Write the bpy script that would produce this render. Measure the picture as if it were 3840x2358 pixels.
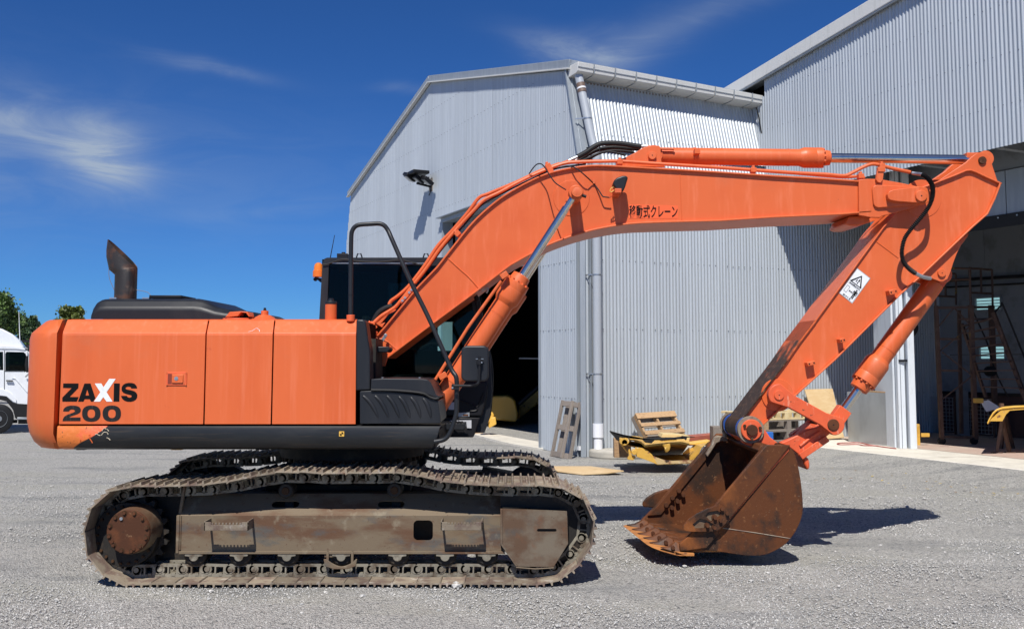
import bpy, bmesh, math, random
import numpy as np
from mathutils import Vector, Matrix
random.seed(7)
rng = np.random.default_rng(11)
for o in list(bpy.data.objects): bpy.data.objects.remove(o)
sc = bpy.context.scene
COL = sc.collection
# ------------------------------------------------------------------ camera
F = 3665.0; HOR = 1349.0; PITCH = math.radians(4.5); CAMZ = 1.775
PRIN = HOR - F*math.tan(PITCH)
cam_d = bpy.data.cameras.new('camera'); cam = bpy.data.objects.new('camera', cam_d); COL.objects.link(cam)
cam.location = (0, 0, CAMZ); cam.rotation_euler = (math.pi/2+PITCH, 0, 0)
cam_d.sensor_width = 36; cam_d.lens = F/3840*36; cam_d.shift_y = -(1179-PRIN)/3840
cam_d.clip_start = 0.1; cam_d.clip_end = 5000
sc.camera = cam
# ------------------------------------------------------------------ sun and sky
SUN = Vector((0.12, 0.72, -1.0)).normalized()          # direction the light travels
sun_d = bpy.data.lights.new('sun', 'SUN'); sun = bpy.data.objects.new('sun', sun_d); COL.objects.link(sun)
sun_d.energy = 5.0; sun_d.angle = math.radians(0.53); sun_d.color = (1.0, 0.965, 0.91)
sun.rotation_euler = SUN.to_track_quat('-Z', 'Y').to_euler(); sun.location = (0, -20, 30)
sc.view_settings.view_transform = 'Standard'; sc.view_settings.look = 'None'
sc.view_settings.exposure = 0.17; sc.view_settings.gamma = 1.0; sc.view_settings.use_curve_mapping = False
world = bpy.data.worlds.new('World'); sc.world = world; world.use_nodes = True
wn = world.node_tree.nodes; wl = world.node_tree.links; wn.clear()
def _n(tree, t, **kw):
    n = tree.nodes.new(t)
    for k, v in kw.items(): setattr(n, k, v)
    return n
wt = world.node_tree
sky = _n(wt, 'ShaderNodeTexSky', sky_type='NISHITA'); sky.sun_disc = False
sky.sun_elevation = math.asin(-SUN.z); sky.sun_rotation = math.atan2(-SUN.x, -SUN.y)
sky.altitude = 2200; sky.air_density = 1.0; sky.dust_density = 0.05; sky.ozone_density = 5.0
bg = _n(wt, 'ShaderNodeBackground'); bg.inputs['Strength'].default_value = 0.054
wo = _n(wt, 'ShaderNodeOutputWorld')
tc = _n(wt, 'ShaderNodeTexCoord')
def wmath(op, a, b=None):
    n = _n(wt, 'ShaderNodeMath', operation=op)
    for i, x in enumerate((a, b)):
        if x is None: continue
        if isinstance(x, (int, float)): n.inputs[i].default_value = x
        else: wl.new(x, n.inputs[i])
    return n.outputs[0]
def src_dir(sx, sy):
    up = -(sy-PRIN)/F
    return Vector(((sx-1920)/F, math.cos(PITCH)-math.sin(PITCH)*up, math.sin(PITCH)+math.cos(PITCH)*up))
# thin cirrus: soft elongated patches of streaky noise laid in the direction of the sky they stand in
nz = _n(wt, 'ShaderNodeTexNoise'); nz.inputs['Scale'].default_value = 3.2; nz.inputs['Detail'].default_value = 9; nz.inputs['Roughness'].default_value = 0.62; nz.inputs['Distortion'].default_value = 0.9
mp = _n(wt, 'ShaderNodeMapping'); mp.inputs['Scale'].default_value = (2.2, 2.0, 9.0); mp.inputs['Rotation'].default_value = (0, math.radians(-9), 0)
wl.new(tc.outputs['Generated'], mp.inputs['Vector']); wl.new(mp.outputs[0], nz.inputs['Vector'])
nw = _n(wt, 'ShaderNodeTexNoise'); nw.inputs['Scale'].default_value = 5.0; nw.inputs['Detail'].default_value = 4
wl.new(tc.outputs['Generated'], nw.inputs['Vector'])
warp = _n(wt, 'ShaderNodeVectorMath', operation='SCALE'); sub = _n(wt, 'ShaderNodeVectorMath', operation='SUBTRACT')
wl.new(nw.outputs['Color'], sub.inputs[0]); sub.inputs[1].default_value = (.5, .5, .5)
wl.new(sub.outputs[0], warp.inputs[0]); warp.inputs['Scale'].default_value = 0.035
addw = _n(wt, 'ShaderNodeVectorMath', operation='ADD'); wl.new(tc.outputs['Generated'], addw.inputs[0]); wl.new(warp.outputs[0], addw.inputs[1])
total = None
for sx, sy, w, h, rot, amt in ((240, 500, .055, .020, -10, .9), (390, 590, .036, .026, -25, 1.1), (-40, 450, .07, .014, -5, .6), (400, 665, .035, .022, 0, .5), (2150, 180, .055, .013, -14, .75), (2330, 150, .07, .017, 10, .7), (2600, 80, .09, .012, 16, .5),
                               (760, 255, .05, .006, -6, .5), (1530, 330, .025, .005, 0, .3), (1000, 800, .12, .008, 5, .16), (5200, 600, .4, .06, 4, .7), (-2500, 300, .5, .07, 3, .7)):
    d = src_dir(sx, sy).normalized()
    az = math.atan2(d.x, d.y)
    m = _n(wt, 'ShaderNodeVectorMath', operation='SUBTRACT'); wl.new(addw.outputs[0], m.inputs[0]); m.inputs[1].default_value = d
    right = Vector((math.cos(az), -math.sin(az), 0)); upv = right.cross(d)
    r = math.radians(rot); ex = right*math.cos(r)+upv*math.sin(r); ey = upv*math.cos(r)-right*math.sin(r)
    dx = _n(wt, 'ShaderNodeVectorMath', operation='DOT_PRODUCT'); wl.new(m.outputs[0], dx.inputs[0]); dx.inputs[1].default_value = ex/w
    dy = _n(wt, 'ShaderNodeVectorMath', operation='DOT_PRODUCT'); wl.new(m.outputs[0], dy.inputs[0]); dy.inputs[1].default_value = ey/h
    dz = _n(wt, 'ShaderNodeVectorMath', operation='DOT_PRODUCT'); wl.new(m.outputs[0], dz.inputs[0]); dz.inputs[1].default_value = d/.6
    q = wmath('ADD', wmath('ADD', wmath('POWER', wmath('ABSOLUTE', dx.outputs['Value']), 2), wmath('POWER', wmath('ABSOLUTE', dy.outputs['Value']), 2)), wmath('POWER', wmath('ABSOLUTE', dz.outputs['Value']), 2))
    e = wmath('MULTIPLY', wmath('EXPONENT', wmath('MULTIPLY', q, -1.0)), amt)
    total = e if total is None else wmath('ADD', total, e)
rp = _n(wt, 'ShaderNodeMapRange'); rp.interpolation_type = 'SMOOTHSTEP'
for i, v in ((1, .33), (2, .72), (3, 0), (4, 1)): rp.inputs[i].default_value = v
wl.new(nz.outputs['Fac'], rp.inputs[0])
cl = wmath('MULTIPLY', total, wmath('ADD', wmath('MULTIPLY', rp.outputs[0], .62), .32))
cl = wmath('MINIMUM', wmath('MULTIPLY', cl, .62), .8)
tint = _n(wt, 'ShaderNodeMix', data_type='RGBA', blend_type='MULTIPLY'); tint.inputs[0].default_value = 1.0
wl.new(sky.outputs[0], tint.inputs[6]); tint.inputs[7].default_value = (.40, .86, 1.46, 1)
mx = _n(wt, 'ShaderNodeMix', data_type='RGBA'); wl.new(cl, mx.inputs[0]); wl.new(tint.outputs[2], mx.inputs[6]); mx.inputs[7].default_value = (7.0, 8.2, 9.6, 1)
wl.new(mx.outputs[2], bg.inputs['Color']); wl.new(bg.outputs[0], wo.inputs['Surface'])

# ------------------------------------------------------------------ measuring helpers
def P(s, Y):
    d = src_dir(*s); return Vector((0, 0, CAMZ)) + d*(Y/d.y)
def XZ(s, Y):
    p = P(s, Y); return (p.x, p.z)
def on_z(s, z=0.0):
    d = src_dir(*s); return Vector((0, 0, CAMZ)) + d*((z-CAMZ)/d.z)
def on_plane(s, p0, n):
    d = src_dir(*s); c = Vector((0, 0, CAMZ)); return c + d*((p0-c).dot(n)/d.dot(n))
def zm(ox, oy, k): return lambda x, y: (ox+x/k, oy+y/k)
V = lambda x, y: (x*1.55966, y*1.55966)
Z1 = zm(0, 850, 1.68); Z2 = zm(900, 800, 1.592); Z3 = zm(250, 1650, 2.3457); Z4 = zm(1250, 1650, 2.3457)
Z5 = zm(2200, 1350, 1.89); Z6 = zm(3000, 950, 1.7786); Z7 = zm(1900, 500, 3.024); Z8 = zm(2900, 500, 2.1596)
ZA = zm(1250, 150, 2.016); ZB = zm(2050, 180, 2.7367); ZC = zm(2700, 0, 2.160); ZD = zm(3200, 1100, 2.159)
ZE = zm(1600, 1150, 2.52); ZF = zm(2250, 1480, 3.5186); ZG = zm(1950, 1450, 4.32); ZH = zm(600, 1050, 4.926)
ZI = zm(2600, 1350, 3.36); ZJ = zm(1350, 1250, 3.36); ZK = zm(2320, 1850, 4.926); ZL = zm(2560, 1480, 4.724)
ZM = zm(1150, 900, 3.78); ZN = zm(3400, 500, 3.025); ZO = zm(3100, 1000, 7.56); ZP = zm(200, 1350, 4.0875)
ZT = zm(0, 1080, 2.439); ZQ = zm(1500, 900, 2.52); ZR = zm(1350, 1000, 4.32)

# ------------------------------------------------------------------ mesh helpers
WM = {}
def link(o, parent=None, world_m=None):
    COL.objects.link(o)
    wm_ = world_m or Matrix.Identity(4)
    if parent is not None:
        o.parent = parent; o.matrix_parent_inverse = WM[parent.name].inverted()
    o.matrix_basis = wm_
    WM[o.name] = wm_
    return o
def thing(name, label, cat, loc=(0, 0, 0), group=None):
    o = bpy.data.objects.new(name, None); o.empty_display_size = .2
    link(o, None, Matrix.Translation(Vector(loc)))
    o['label'] = label; o['category'] = cat
    if group: o['group'] = group
    return o
def tag(o, label=None, cat=None, group=None, kind=None):
    if label: o['label'] = label
    if cat: o['category'] = cat
    if group: o['group'] = group
    if kind: o['kind'] = kind
    return o
def inst(mesh, name, m, parent):
    o = bpy.data.objects.new(name, mesh); return link(o, parent, m)
class MB:
    def __init__(s): s.v = []; s.f = []
    def add(s, vs, fs):
        b = len(s.v); s.v += [tuple(x) for x in vs]; s.f += [tuple(b+i for i in f) for f in fs]; return s
    def prism(s, pts, y0, y1):                       # polygon in x,z pushed through y
        n = len(pts)
        a = sum(pts[i][0]*pts[(i+1) % n][1]-pts[(i+1) % n][0]*pts[i][1] for i in range(n))
        if a < 0: pts = list(reversed(pts))
        return s.add([(x, y0, z) for x, z in pts]+[(x, y1, z) for x, z in pts],
                     [tuple(range(n)), tuple(reversed(range(n, 2*n)))]+[(i, i+n, (i+1) % n+n, (i+1) % n) for i in range(n)])
    def pp(s, spts, y0, y1): return s.prism([XZ(p, y0) for p in spts], y0, y1)
    def box(s, x0, x1, y0, y1, z0, z1):
        return s.add([(x0, y0, z0), (x1, y0, z0), (x1, y1, z0), (x0, y1, z0), (x0, y0, z1), (x1, y0, z1), (x1, y1, z1), (x0, y1, z1)],
                     [(0, 3, 2, 1), (4, 5, 6, 7), (0, 1, 5, 4), (1, 2, 6, 5), (2, 3, 7, 6), (3, 0, 4, 7)])
    def obox(s, c, ax, ay, az, hx, hy, hz):
        c = Vector(c); vs = []
        for k in (-1, 1):
            for i, j in ((-1, -1), (1, -1), (1, 1), (-1, 1)): vs.append(c+ax*hx*i+ay*hy*j+az*hz*k)
        return s.add(vs, [(0, 3, 2, 1), (4, 5, 6, 7), (0, 1, 5, 4), (1, 2, 6, 5), (2, 3, 7, 6), (3, 0, 4, 7)])
    def bar(s, p, q, w, h, up=Vector((0, 0, 1))):     # rectangular bar between two points
        p = Vector(p); q = Vector(q); d = (q-p); L = d.length; d.normalize()
        side = d.cross(up)
        if side.length < 1e-4: side = d.cross(Vector((0, 1, 0)))
        side.normalize(); u = side.cross(d)
        return s.obox((p+q)/2, d, side, u, L/2, w/2, h/2)
    def tube(s, pts, r, n=10, rads=None, cap=True):
        pts = [Vector(p) for p in pts]; m = len(pts); prev = None; vs = []
        for i, p in enumerate(pts):
            d = (pts[min(i+1, m-1)]-pts[max(i-1, 0)]).normalized()
            if prev is None:
                a = Vector((0, 0, 1)) if abs(d.z) < .9 else Vector((0, 1, 0)); u = d.cross(a).normalized()
            else: u = (prev-d*prev.dot(d)).normalized()
            prev = u; w = d.cross(u); rr = rads[i] if rads else r
            vs += [p+(u*math.cos(2*math.pi*k/n)+w*math.sin(2*math.pi*k/n))*rr for k in range(n)]
        fs = [(i*n+k, i*n+(k+1) % n, (i+1)*n+(k+1) % n, (i+1)*n+k) for i in range(m-1) for k in range(n)]
        if cap: fs += [tuple(reversed(range(n))), tuple(range((m-1)*n, m*n))]
        return s.add(vs, fs)
    def cyl(s, p, q, r, r2=None, n=24): return s.tube([p, q], r, n, [r, r if r2 is None else r2])
    def lathe(s, p, d, prof, n=28):                   # prof: (distance along d, radius)
        p = Vector(p); d = Vector(d).normalized()
        a = Vector((0, 0, 1)) if abs(d.z) < .9 else Vector((0, 1, 0)); u = d.cross(a).normalized(); w = d.cross(u)
        vs = []; m = len(prof)
        for t, r in prof: vs += [p+d*t+(u*math.cos(2*math.pi*k/n)+w*math.sin(2*math.pi*k/n))*r for k in range(n)]
        fs = [(i*n+k, i*n+(k+1) % n, (i+1)*n+(k+1) % n, (i+1)*n+k) for i in range(m-1) for k in range(n)]
        return s.add(vs, fs+[tuple(reversed(range(n))), tuple(range((m-1)*n, m*n))])
    def xprof(s, prof, x0, x1):                       # profile of (y,z) swept along x; x0, x1 may be lists per vertex
        n = len(prof)
        x0 = x0 if isinstance(x0, (list, tuple)) else [x0]*n; x1 = x1 if isinstance(x1, (list, tuple)) else [x1]*n
        return s.add([(x0[i], y, z) for i, (y, z) in enumerate(prof)]+[(x1[i], y, z) for i, (y, z) in enumerate(prof)],
                     [tuple(range(n)), tuple(reversed(range(n, 2*n)))]+[(i, i+n, (i+1) % n+n, (i+1) % n) for i in range(n)])
    def strip(s, pts, y0, y1, th, inward):            # plate following a polyline in x,z; thickness th toward 'inward' side (+1 left, -1 right)
        m = len(pts); ns = []
        for i in range(m):
            a = Vector(pts[max(i-1, 0)]); b = Vector(pts[min(i+1, m-1)]); d = (b-a).normalized(); ns.append(Vector((-d.y, d.x))*inward)
        q = [(pts[i][0]+ns[i].x*th, pts[i][1]+ns[i].y*th) for i in range(m)]
        vs = [(x, y0, z) for x, z in pts]+[(x, y0, z) for x, z in q]+[(x, y1, z) for x, z in pts]+[(x, y1, z) for x, z in q]
        fs = []
        for i in range(m-1):
            fs += [(i, i+1, m+i+1, m+i), (2*m+i, 3*m+i, 3*m+i+1, 2*m+i+1), (i, 2*m+i, 2*m+i+1, i+1), (m+i, m+i+1, 3*m+i+1, 3*m+i)]
        fs += [(0, m, 3*m, 2*m), (m-1, 3*m-1, 4*m-1, 2*m-1)]
        return s.add(vs, fs)
    def mesh(s, name, mat, smooth=True, angle=32):
        me = bpy.data.meshes.new(name); me.from_pydata(s.v, [], s.f); me.materials.append(mat)
        bm = bmesh.new(); bm.from_mesh(me); bmesh.ops.recalc_face_normals(bm, faces=bm.faces); bm.to_mesh(me); bm.free()
        if smooth:
            me.shade_smooth(); me.set_sharp_from_angle(angle=math.radians(angle))
        return me
    def build(s, name, mat, parent=None, bevel=0, smooth=True, seg=2, label=None):
        me = s.mesh(name, mat, smooth); o = bpy.data.objects.new(name, me); link(o, parent)
        if bevel:
            b = o.modifiers.new('bevel', 'BEVEL'); b.width = bevel; b.segments = seg; b.limit_method = 'ANGLE'; b.angle_limit = math.radians(30); b.harden_normals = False
        if label: o['label'] = label
        return o
def filled(contours, y0, y1, tr=None):                # outline with holes in x,z, thickness y0..y1
    cu = bpy.data.curves.new('c', 'CURVE'); cu.dimensions = '2D'; cu.fill_mode = 'BOTH'; cu.extrude = abs(y1-y0)/2
    for pts in contours:
        sp = cu.splines.new('POLY'); sp.points.add(len(pts)-1); sp.use_cyclic_u = True
        for i, p in enumerate(pts): sp.points[i].co = (p[0], p[1], 0, 1)
    ob = bpy.data.objects.new('c', cu); me = bpy.data.meshes.new_from_object(ob)
    ym = (y0+y1)/2; mb = MB()
    mb.add([(v.co.x, ym-v.co.z, v.co.y) for v in me.vertices], [tuple(p.vertices) for p in me.polygons])
    bpy.data.objects.remove(ob); bpy.data.curves.remove(cu); bpy.data.meshes.remove(me)
    return mb
def fpx(contours, y0, y1): return filled([[XZ(p, y0) for p in c] for c in contours], y0, y1)
def smooth_path(pts, n=6, closed=False):
    pts = [Vector(p) for p in pts]; out = []; m = len(pts)
    rngi = range(m) if closed else range(m-1)
    for i in rngi:
        g = (lambda k: pts[k % m]) if closed else (lambda k: pts[max(0, min(m-1, k))])
        p0, p1, p2, p3 = g(i-1), g(i), g(i+1), g(i+2)
        for k in range(n):
            t = k/n; out.append(.5*((2*p1)+(p2-p0)*t+(2*p0-5*p1+4*p2-p3)*t*t+(3*p1-p0-3*p2+p3)*t**3))
    if not closed: out.append(pts[-1])
    return out
def arc(cx, cz, r, a0, a1, n=12): return [(cx+r*math.cos(math.radians(a0+(a1-a0)*i/n)), cz+r*math.sin(math.radians(a0+(a1-a0)*i/n))) for i in range(n+1)]
def rrect(x0, x1, z0, z1, r, n=5):
    return arc(x1-r, z1-r, r, 0, 90, n)+arc(x0+r, z1-r, r, 90, 180, n)+arc(x0+r, z0+r, r, 180, 270, n)+arc(x1-r, z0+r, r, 270, 360, n)

# ------------------------------------------------------------------ materials
def mat(name, col, rough=.5, metal=0.0, layers=(), bump=0, bscale=60, coat=0, rnd=0, rough2=None, spec=.5, bdist=.01, bstretch=(1, 1, 1)):
    """layers: (colour, scale, lo, hi, stretch, [roughness], [opacity]) each mixed over the last by a noise mask in world space"""
    m = bpy.data.materials.new(name); m.use_nodes = True; t = m.node_tree; b = t.nodes['Principled BSDF']; L = t.links
    geo = _n(t, 'ShaderNodeNewGeometry')
    def noise(scale, stretch, detail=6, ro=.6):
        mp = _n(t, 'ShaderNodeMapping'); mp.inputs['Scale'].default_value = stretch; L.new(geo.outputs['Position'], mp.inputs['Vector'])
        nz = _n(t, 'ShaderNodeTexNoise'); nz.inputs['Scale'].default_value = scale; nz.inputs['Detail'].default_value = detail; nz.inputs['Roughness'].default_value = ro
        L.new(mp.outputs[0], nz.inputs['Vector']); return nz.outputs['Fac']
    c = None; rr = None; base = (*col, 1)
    for i, ly in enumerate(layers):
        lc, scale, lo, hi, st = ly[:5]; lr = ly[5] if len(ly) > 5 else None; op = ly[6] if len(ly) > 6 else 1
        f = noise(scale, st); r = _n(t, 'ShaderNodeMapRange'); r.interpolation_type = 'SMOOTHSTEP'
        for k, v in ((1, lo), (2, hi), (3, 0), (4, op)): r.inputs[k].default_value = v
        L.new(f, r.inputs[0]); x = _n(t, 'ShaderNodeMix', data_type='RGBA'); L.new(r.outputs[0], x.inputs[0])
        if c is None: x.inputs[6].default_value = base
        else: L.new(c, x.inputs[6])
        x.inputs[7].default_value = (*lc, 1); c = x.outputs[2]
        if lr is not None:
            y = _n(t, 'ShaderNodeMix', data_type='FLOAT'); L.new(r.outputs[0], y.inputs[0])
            if rr is None: y.inputs[2].default_value = rough
            else: L.new(rr, y.inputs[2])
            y.inputs[3].default_value = lr; rr = y.outputs[0]
    if rnd:
        oi = _n(t, 'ShaderNodeObjectInfo'); r = _n(t, 'ShaderNodeMapRange')
        for k, v in ((1, 0), (2, 1), (3, 1-rnd), (4, 1+rnd)): r.inputs[k].default_value = v
        L.new(oi.outputs['Random'], r.inputs[0]); x = _n(t, 'ShaderNodeVectorMath', operation='SCALE')
        if c is None: x.inputs[0].default_value = col
        else: L.new(c, x.inputs[0])
        L.new(r.outputs[0], x.inputs['Scale']); c = x.outputs[0]
    if c is None: b.inputs['Base Color'].default_value = base
    else: L.new(c, b.inputs['Base Color'])
    if rr is None: b.inputs['Roughness'].default_value = rough
    else: L.new(rr, b.inputs['Roughness'])
    b.inputs['Metallic'].default_value = metal; b.inputs['Coat Weight'].default_value = coat; b.inputs['Specular IOR Level'].default_value = spec
    if bump:
        bp = _n(t, 'ShaderNodeBump'); bp.inputs['Strength'].default_value = bump; bp.inputs['Distance'].default_value = bdist
        L.new(noise(bscale, bstretch, 8, .65), bp.inputs['Height']); L.new(bp.outputs[0], b.inputs['Normal'])
    return m
OR = (.66, .130, .036)
ORP = mat('orange_paint', OR, .42, layers=[((.61, .112, .029), 2.2, .42, .68, (1, 1, .25)), ((.74, .20, .095), 9, .48, .8, (3, 3, .12), .5, .5), ((.50, .075, .025), 5, .66, .72, (1.2, 1, .8), .5, .5), ((.48, .16, .08), 1.3, .56, .75, (1, 1, 1.5), .55, .35), ((.30, .08, .03), 40, .735, .76, (1, 1, 1), .6, .7)], bump=.10, bscale=1.8, bdist=.02, spec=.4)
ORB = mat('orange_boom_paint', OR, .40, layers=[((.61, .108, .028), 1.6, .4, .7, (.6, 1, 1)), ((.76, .20, .09), 4.5, .48, .8, (3.5, 1, .5), .48, .6), ((.36, .08, .03), 22, .725, .75, (1, 1, 1), .6, .7), ((.45, .14, .07), 1.1, .56, .75, (1, 1, 1), .55, .35)], bump=.12, bscale=2.2, bdist=.02, spec=.4)
ORW = mat('orange_worn_paint', (.72, .115, .035), .5, layers=[((.62, .09, .03), 3, .4, .7, (1, 1, 1)), ((.75, .33, .22), 14, .58, .70, (2.5, 1, .6), .6, .7), ((.10, .04, .02), 26, .66, .69, (1, 1, 1), .8, .9), ((.55, .45, .38), 40, .70, .73, (3, 1, .5), .5, .8)], bump=.1, bscale=40)
ORD = mat('orange_dull_paint', (.62, .105, .03), .55, layers=[((.75, .20, .06), 4, .45, .7, (1, 1, .4)), ((.35, .12, .05), 12, .62, .7, (1, 1, 1), .7, .7)], bump=.1, bscale=8, bdist=.03)
ORC = mat('orange_counterweight_paint', (.60, .120, .030), .42, layers=[((.62, .155, .03), 1.8, .45, .62, (1, 1, .6), .38), ((.64, .15, .06), 6, .5, .8, (3, 3, .12), .5, .6), ((.40, .10, .03), 11, .66, .72, (1, 1, .5), .6, .5)], bump=.12, bscale=2.2, bdist=.03)
BLK = mat('black_plastic', (.014, .0155, .019), .42, layers=[((.022, .023, .026), 4, .45, .75, (1, 1, .3), .52), ((.07, .07, .07), 45, .73, .77, (1.5, 1, 1), .6, .4)], bump=.03, bscale=30, spec=.35)
BLM = mat('black_metal', (.010, .010, .012), .45, layers=[((.03, .027, .024), 14, .6, .72, (1, 1, 1), .6)], spec=.3)
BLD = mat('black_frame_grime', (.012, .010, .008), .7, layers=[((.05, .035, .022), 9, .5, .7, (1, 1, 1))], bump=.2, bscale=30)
RUB = mat('black_rubber', (.012, .012, .013), .6, spec=.3, layers=[((.03, .03, .029), 30, .6, .75, (1, 1, 1))])
CHR = mat('chrome_rod', (.72, .66, .58), .20, 1.0, layers=[((.45, .46, .48), 18, .5, .8, (1, 1, .3), .2)])
ZNC = mat('zinc_fitting', (.55, .56, .56), .38, .9)
RST = mat('rusty_bucket_steel', (.100, .034, .012), .6, .0, spec=.22, layers=[((.24, .078, .020), 2.6, .50, .68, (1, 1, .7), .7, .85), ((.030, .020, .015), 2.8, .47, .62, (1, 1, .8), .45, .92), ((.26, .12, .05), 30, .60, .72, (1, 1, 1), .8, .55), ((.26, .20, .14), 55, .66, .72, (1, 1, 1), .6, .5)], bump=.35, bscale=55, bdist=.006)
RSO = mat('bright_rust', (.50, .20, .05), .7, .05, layers=[((.32, .12, .03), 7, .4, .65, (1, 1, 1)), ((.14, .06, .03), 20, .6, .7, (1, 1, 1))], bump=.3, bscale=50, bdist=.005)
RSH = mat('rusty_cover', (.070, .028, .014), .6, .0, spec=.2, layers=[((.115, .042, .018), 6, .45, .65, (1, 1, 1)), ((.30, .18, .10), 16, .64, .72, (1, 1, 1), .7, .6), ((.04, .022, .014), 25, .6, .7, (1, 1, 1))], bump=.3, bscale=60, bdist=.004)
FRM = mat('dusty_frame_steel', (.165, .125, .082), .65, .0, spec=.25, layers=[((.115, .062, .036), 2.4, .44, .62, (.6, 1, 2.2), .6), ((.085, .09, .088), 3.5, .54, .68, (.6, 1, 1.2), .5, .8), ((.24, .20, .14), 7, .56, .70, (1, 1, 1), .7, .7), ((.10, .05, .03), 30, .62, .70, (1, 1, 1), .7, .7)], bump=.3, bscale=70, bdist=.004)
FRR = mat('rust_brown_guard_steel', (.105, .062, .038), .65, .0, spec=.25, layers=[((.16, .13, .095), 2.6, .46, .66, (1, 1, 1.3)), ((.075, .075, .07), 4, .55, .7, (1, 1, 1), .6, .7), ((.16, .07, .035), 5, .58, .7, (1, 1, 1), .7, .7), ((.05, .03, .02), 34, .66, .72, (1, 1, 1))], bump=.3, bscale=70, bdist=.004)
SHO = mat('worn_track_steel', (.25, .205, .15), .65, .0, spec=.25, layers=[((.17, .12, .095), 8, .45, .62, (1, 1, 1), .55), ((.36, .32, .27), 12, .55, .72, (1, 1, 1), .7), ((.13, .07, .045), 30, .6, .7, (1, 1, 1))], bump=.3, bscale=80, bdist=.004, rnd=.25)
LNK = mat('dusty_chain_steel', (.22, .20, .155), .65, .1, layers=[((.10, .075, .05), 9, .45, .62, (1, 1, 1)), ((.30, .27, .21), 14, .55, .72, (1, 1, 1))], bump=.3, bscale=70, bdist=.004, rnd=.15)
GRS = mat('greasy_brown_steel', (.052, .028, .015), .6, .0, spec=.12, layers=[((.10, .055, .03), 5, .5, .68, (1, 1, .5), .5), ((.35, .28, .22), 34, .68, .72, (1.2, 1, .4), .5, .8)], bump=.2, bscale=30)
BLU = mat('blue_seal', (.01, .07, .32), .45)
WHT = mat('white_decal', (.76, .77, .78), .45, layers=[((.45, .45, .43), 8, .6, .75, (1, 1, 1))])
INK = mat('black_decal', (.006, .006, .006), .5, spec=.15)
INF = mat('faded_black_decal', (.018, .017, .017), .55, spec=.2, layers=[((.08, .075, .07), 60, .55, .75, (1, 1, .12))])
YEL = mat('yellow_paint', (.62, .36, .06), .5, layers=[((.45, .25, .04), 3, .45, .7, (1, 1, 1)), ((.16, .06, .03), 9, .62, .68, (1, 1, 1), .8), ((.62, .48, .25), 18, .62, .7, (1, 1, 1), .6)], bump=.1, bscale=20)
YEC = mat('clean_yellow_paint', (.72, .42, .07), .4, layers=[((.78, .52, .16), 3, .5, .8, (1, 1, 1))])
AMB = mat('amber_lens', (.75, .20, .02), .25, coat=.4)
def grease_mat():
    m = mat('greasy_orange_plate', OR, .5, layers=[((.75, .33, .22), 14, .60, .72, (2.5, 1, .6), .6, .5)], bump=.15, bscale=30); t = m.node_tree; b = t.nodes['Principled BSDF']; L = t.links
    g = _n(t, 'ShaderNodeNewGeometry'); s = _n(t, 'ShaderNodeSeparateXYZ'); L.new(g.outputs['Position'], s.inputs[0])
    n = _n(t, 'ShaderNodeTexNoise'); n.inputs['Scale'].default_value = 7; n.inputs['Detail'].default_value = 8; L.new(g.outputs['Position'], n.inputs['Vector'])
    a = _n(t, 'ShaderNodeMath', operation='MULTIPLY_ADD'); L.new(n.outputs['Fac'], a.inputs[0]); a.inputs[1].default_value = .9; L.new(s.outputs['Z'], a.inputs[2])
    r = _n(t, 'ShaderNodeMapRange'); r.interpolation_type = 'SMOOTHSTEP'
    for i, v in ((1, 2.18), (2, 2.52), (3, 1), (4, 0)): r.inputs[i].default_value = v
    L.new(a.outputs[0], r.inputs[0]); x = _n(t, 'ShaderNodeMix', data_type='RGBA'); L.new(r.outputs[0], x.inputs[0])
    old = b.inputs['Base Color'].links[0].from_socket; L.new(old, x.inputs[6])
    n2 = _n(t, 'ShaderNodeTexNoise'); n2.inputs['Scale'].default_value = 30; n2.inputs['Detail'].default_value = 6; L.new(g.outputs['Position'], n2.inputs['Vector'])
    cr = _n(t, 'ShaderNodeValToRGB'); L.new(n2.outputs['Fac'], cr.inputs[0]); e = cr.color_ramp.elements; e[0].position = .35; e[0].color = (.03, .017, .010, 1); e[1].position = .72; e[1].color = (.22, .12, .07, 1); k = e.new(.58); k.color = (.055, .030, .016, 1)
    L.new(cr.outputs[0], x.inputs[7]); L.new(x.outputs[2], b.inputs['Base Color']); b.inputs['Specular IOR Level'].default_value = .2
    return m
GRP = grease_mat()
def galva(name, col, rnd=.03):
    return mat(name, col, .46, .30, layers=[(tuple(c*1.12 for c in col), 3, .4, .7, (4, 4, .12)), (tuple(c*.82 for c in col), 9, .6, .85, (5, 5, .05), .45, .5)], rnd=rnd, bump=.02, bscale=2)
GLV = galva('galvanised_cladding', (.45, .485, .515))
TRM = mat('galvanised_trim', (.30, .335, .37), .5, .3, layers=[((.35, .385, .42), 4, .4, .7, (3, 3, .3))])
GUT = mat('cream_gutter', (.60, .60, .58), .5, layers=[((.48, .48, .45), 5, .5, .8, (3, 3, .3)), ((.40, .38, .34), 8, .62, .8, (6, 6, .2))])
PIP = mat('grey_downpipe', (.37, .40, .44), .45, layers=[((.42, .45, .47), 6, .5, .8, (4, 4, .2))])
PIW = mat('white_pipe', (.78, .79, .82), .4)
PIB = mat('brown_pipe_collar', (.16, .11, .085), .5)
CON = mat('concrete', (.66, .62, .53), .85, layers=[((.54, .50, .43), 2.5, .4, .7, (1, 1, 1)), ((.70, .67, .59), 12, .5, .75, (1, 1, 1)), ((.44, .39, .33), 1.2, .58, .75, (1, 2, 1))], bump=.2, bscale=60)
COP = mat('stained_floor_concrete', (.45, .33, .27), .8, layers=[((.50, .42, .34), 2, .4, .7, (1, 1, 1)), ((.30, .20, .17), 4, .55, .75, (1, 1, 1))], bump=.1, bscale=40)
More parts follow.
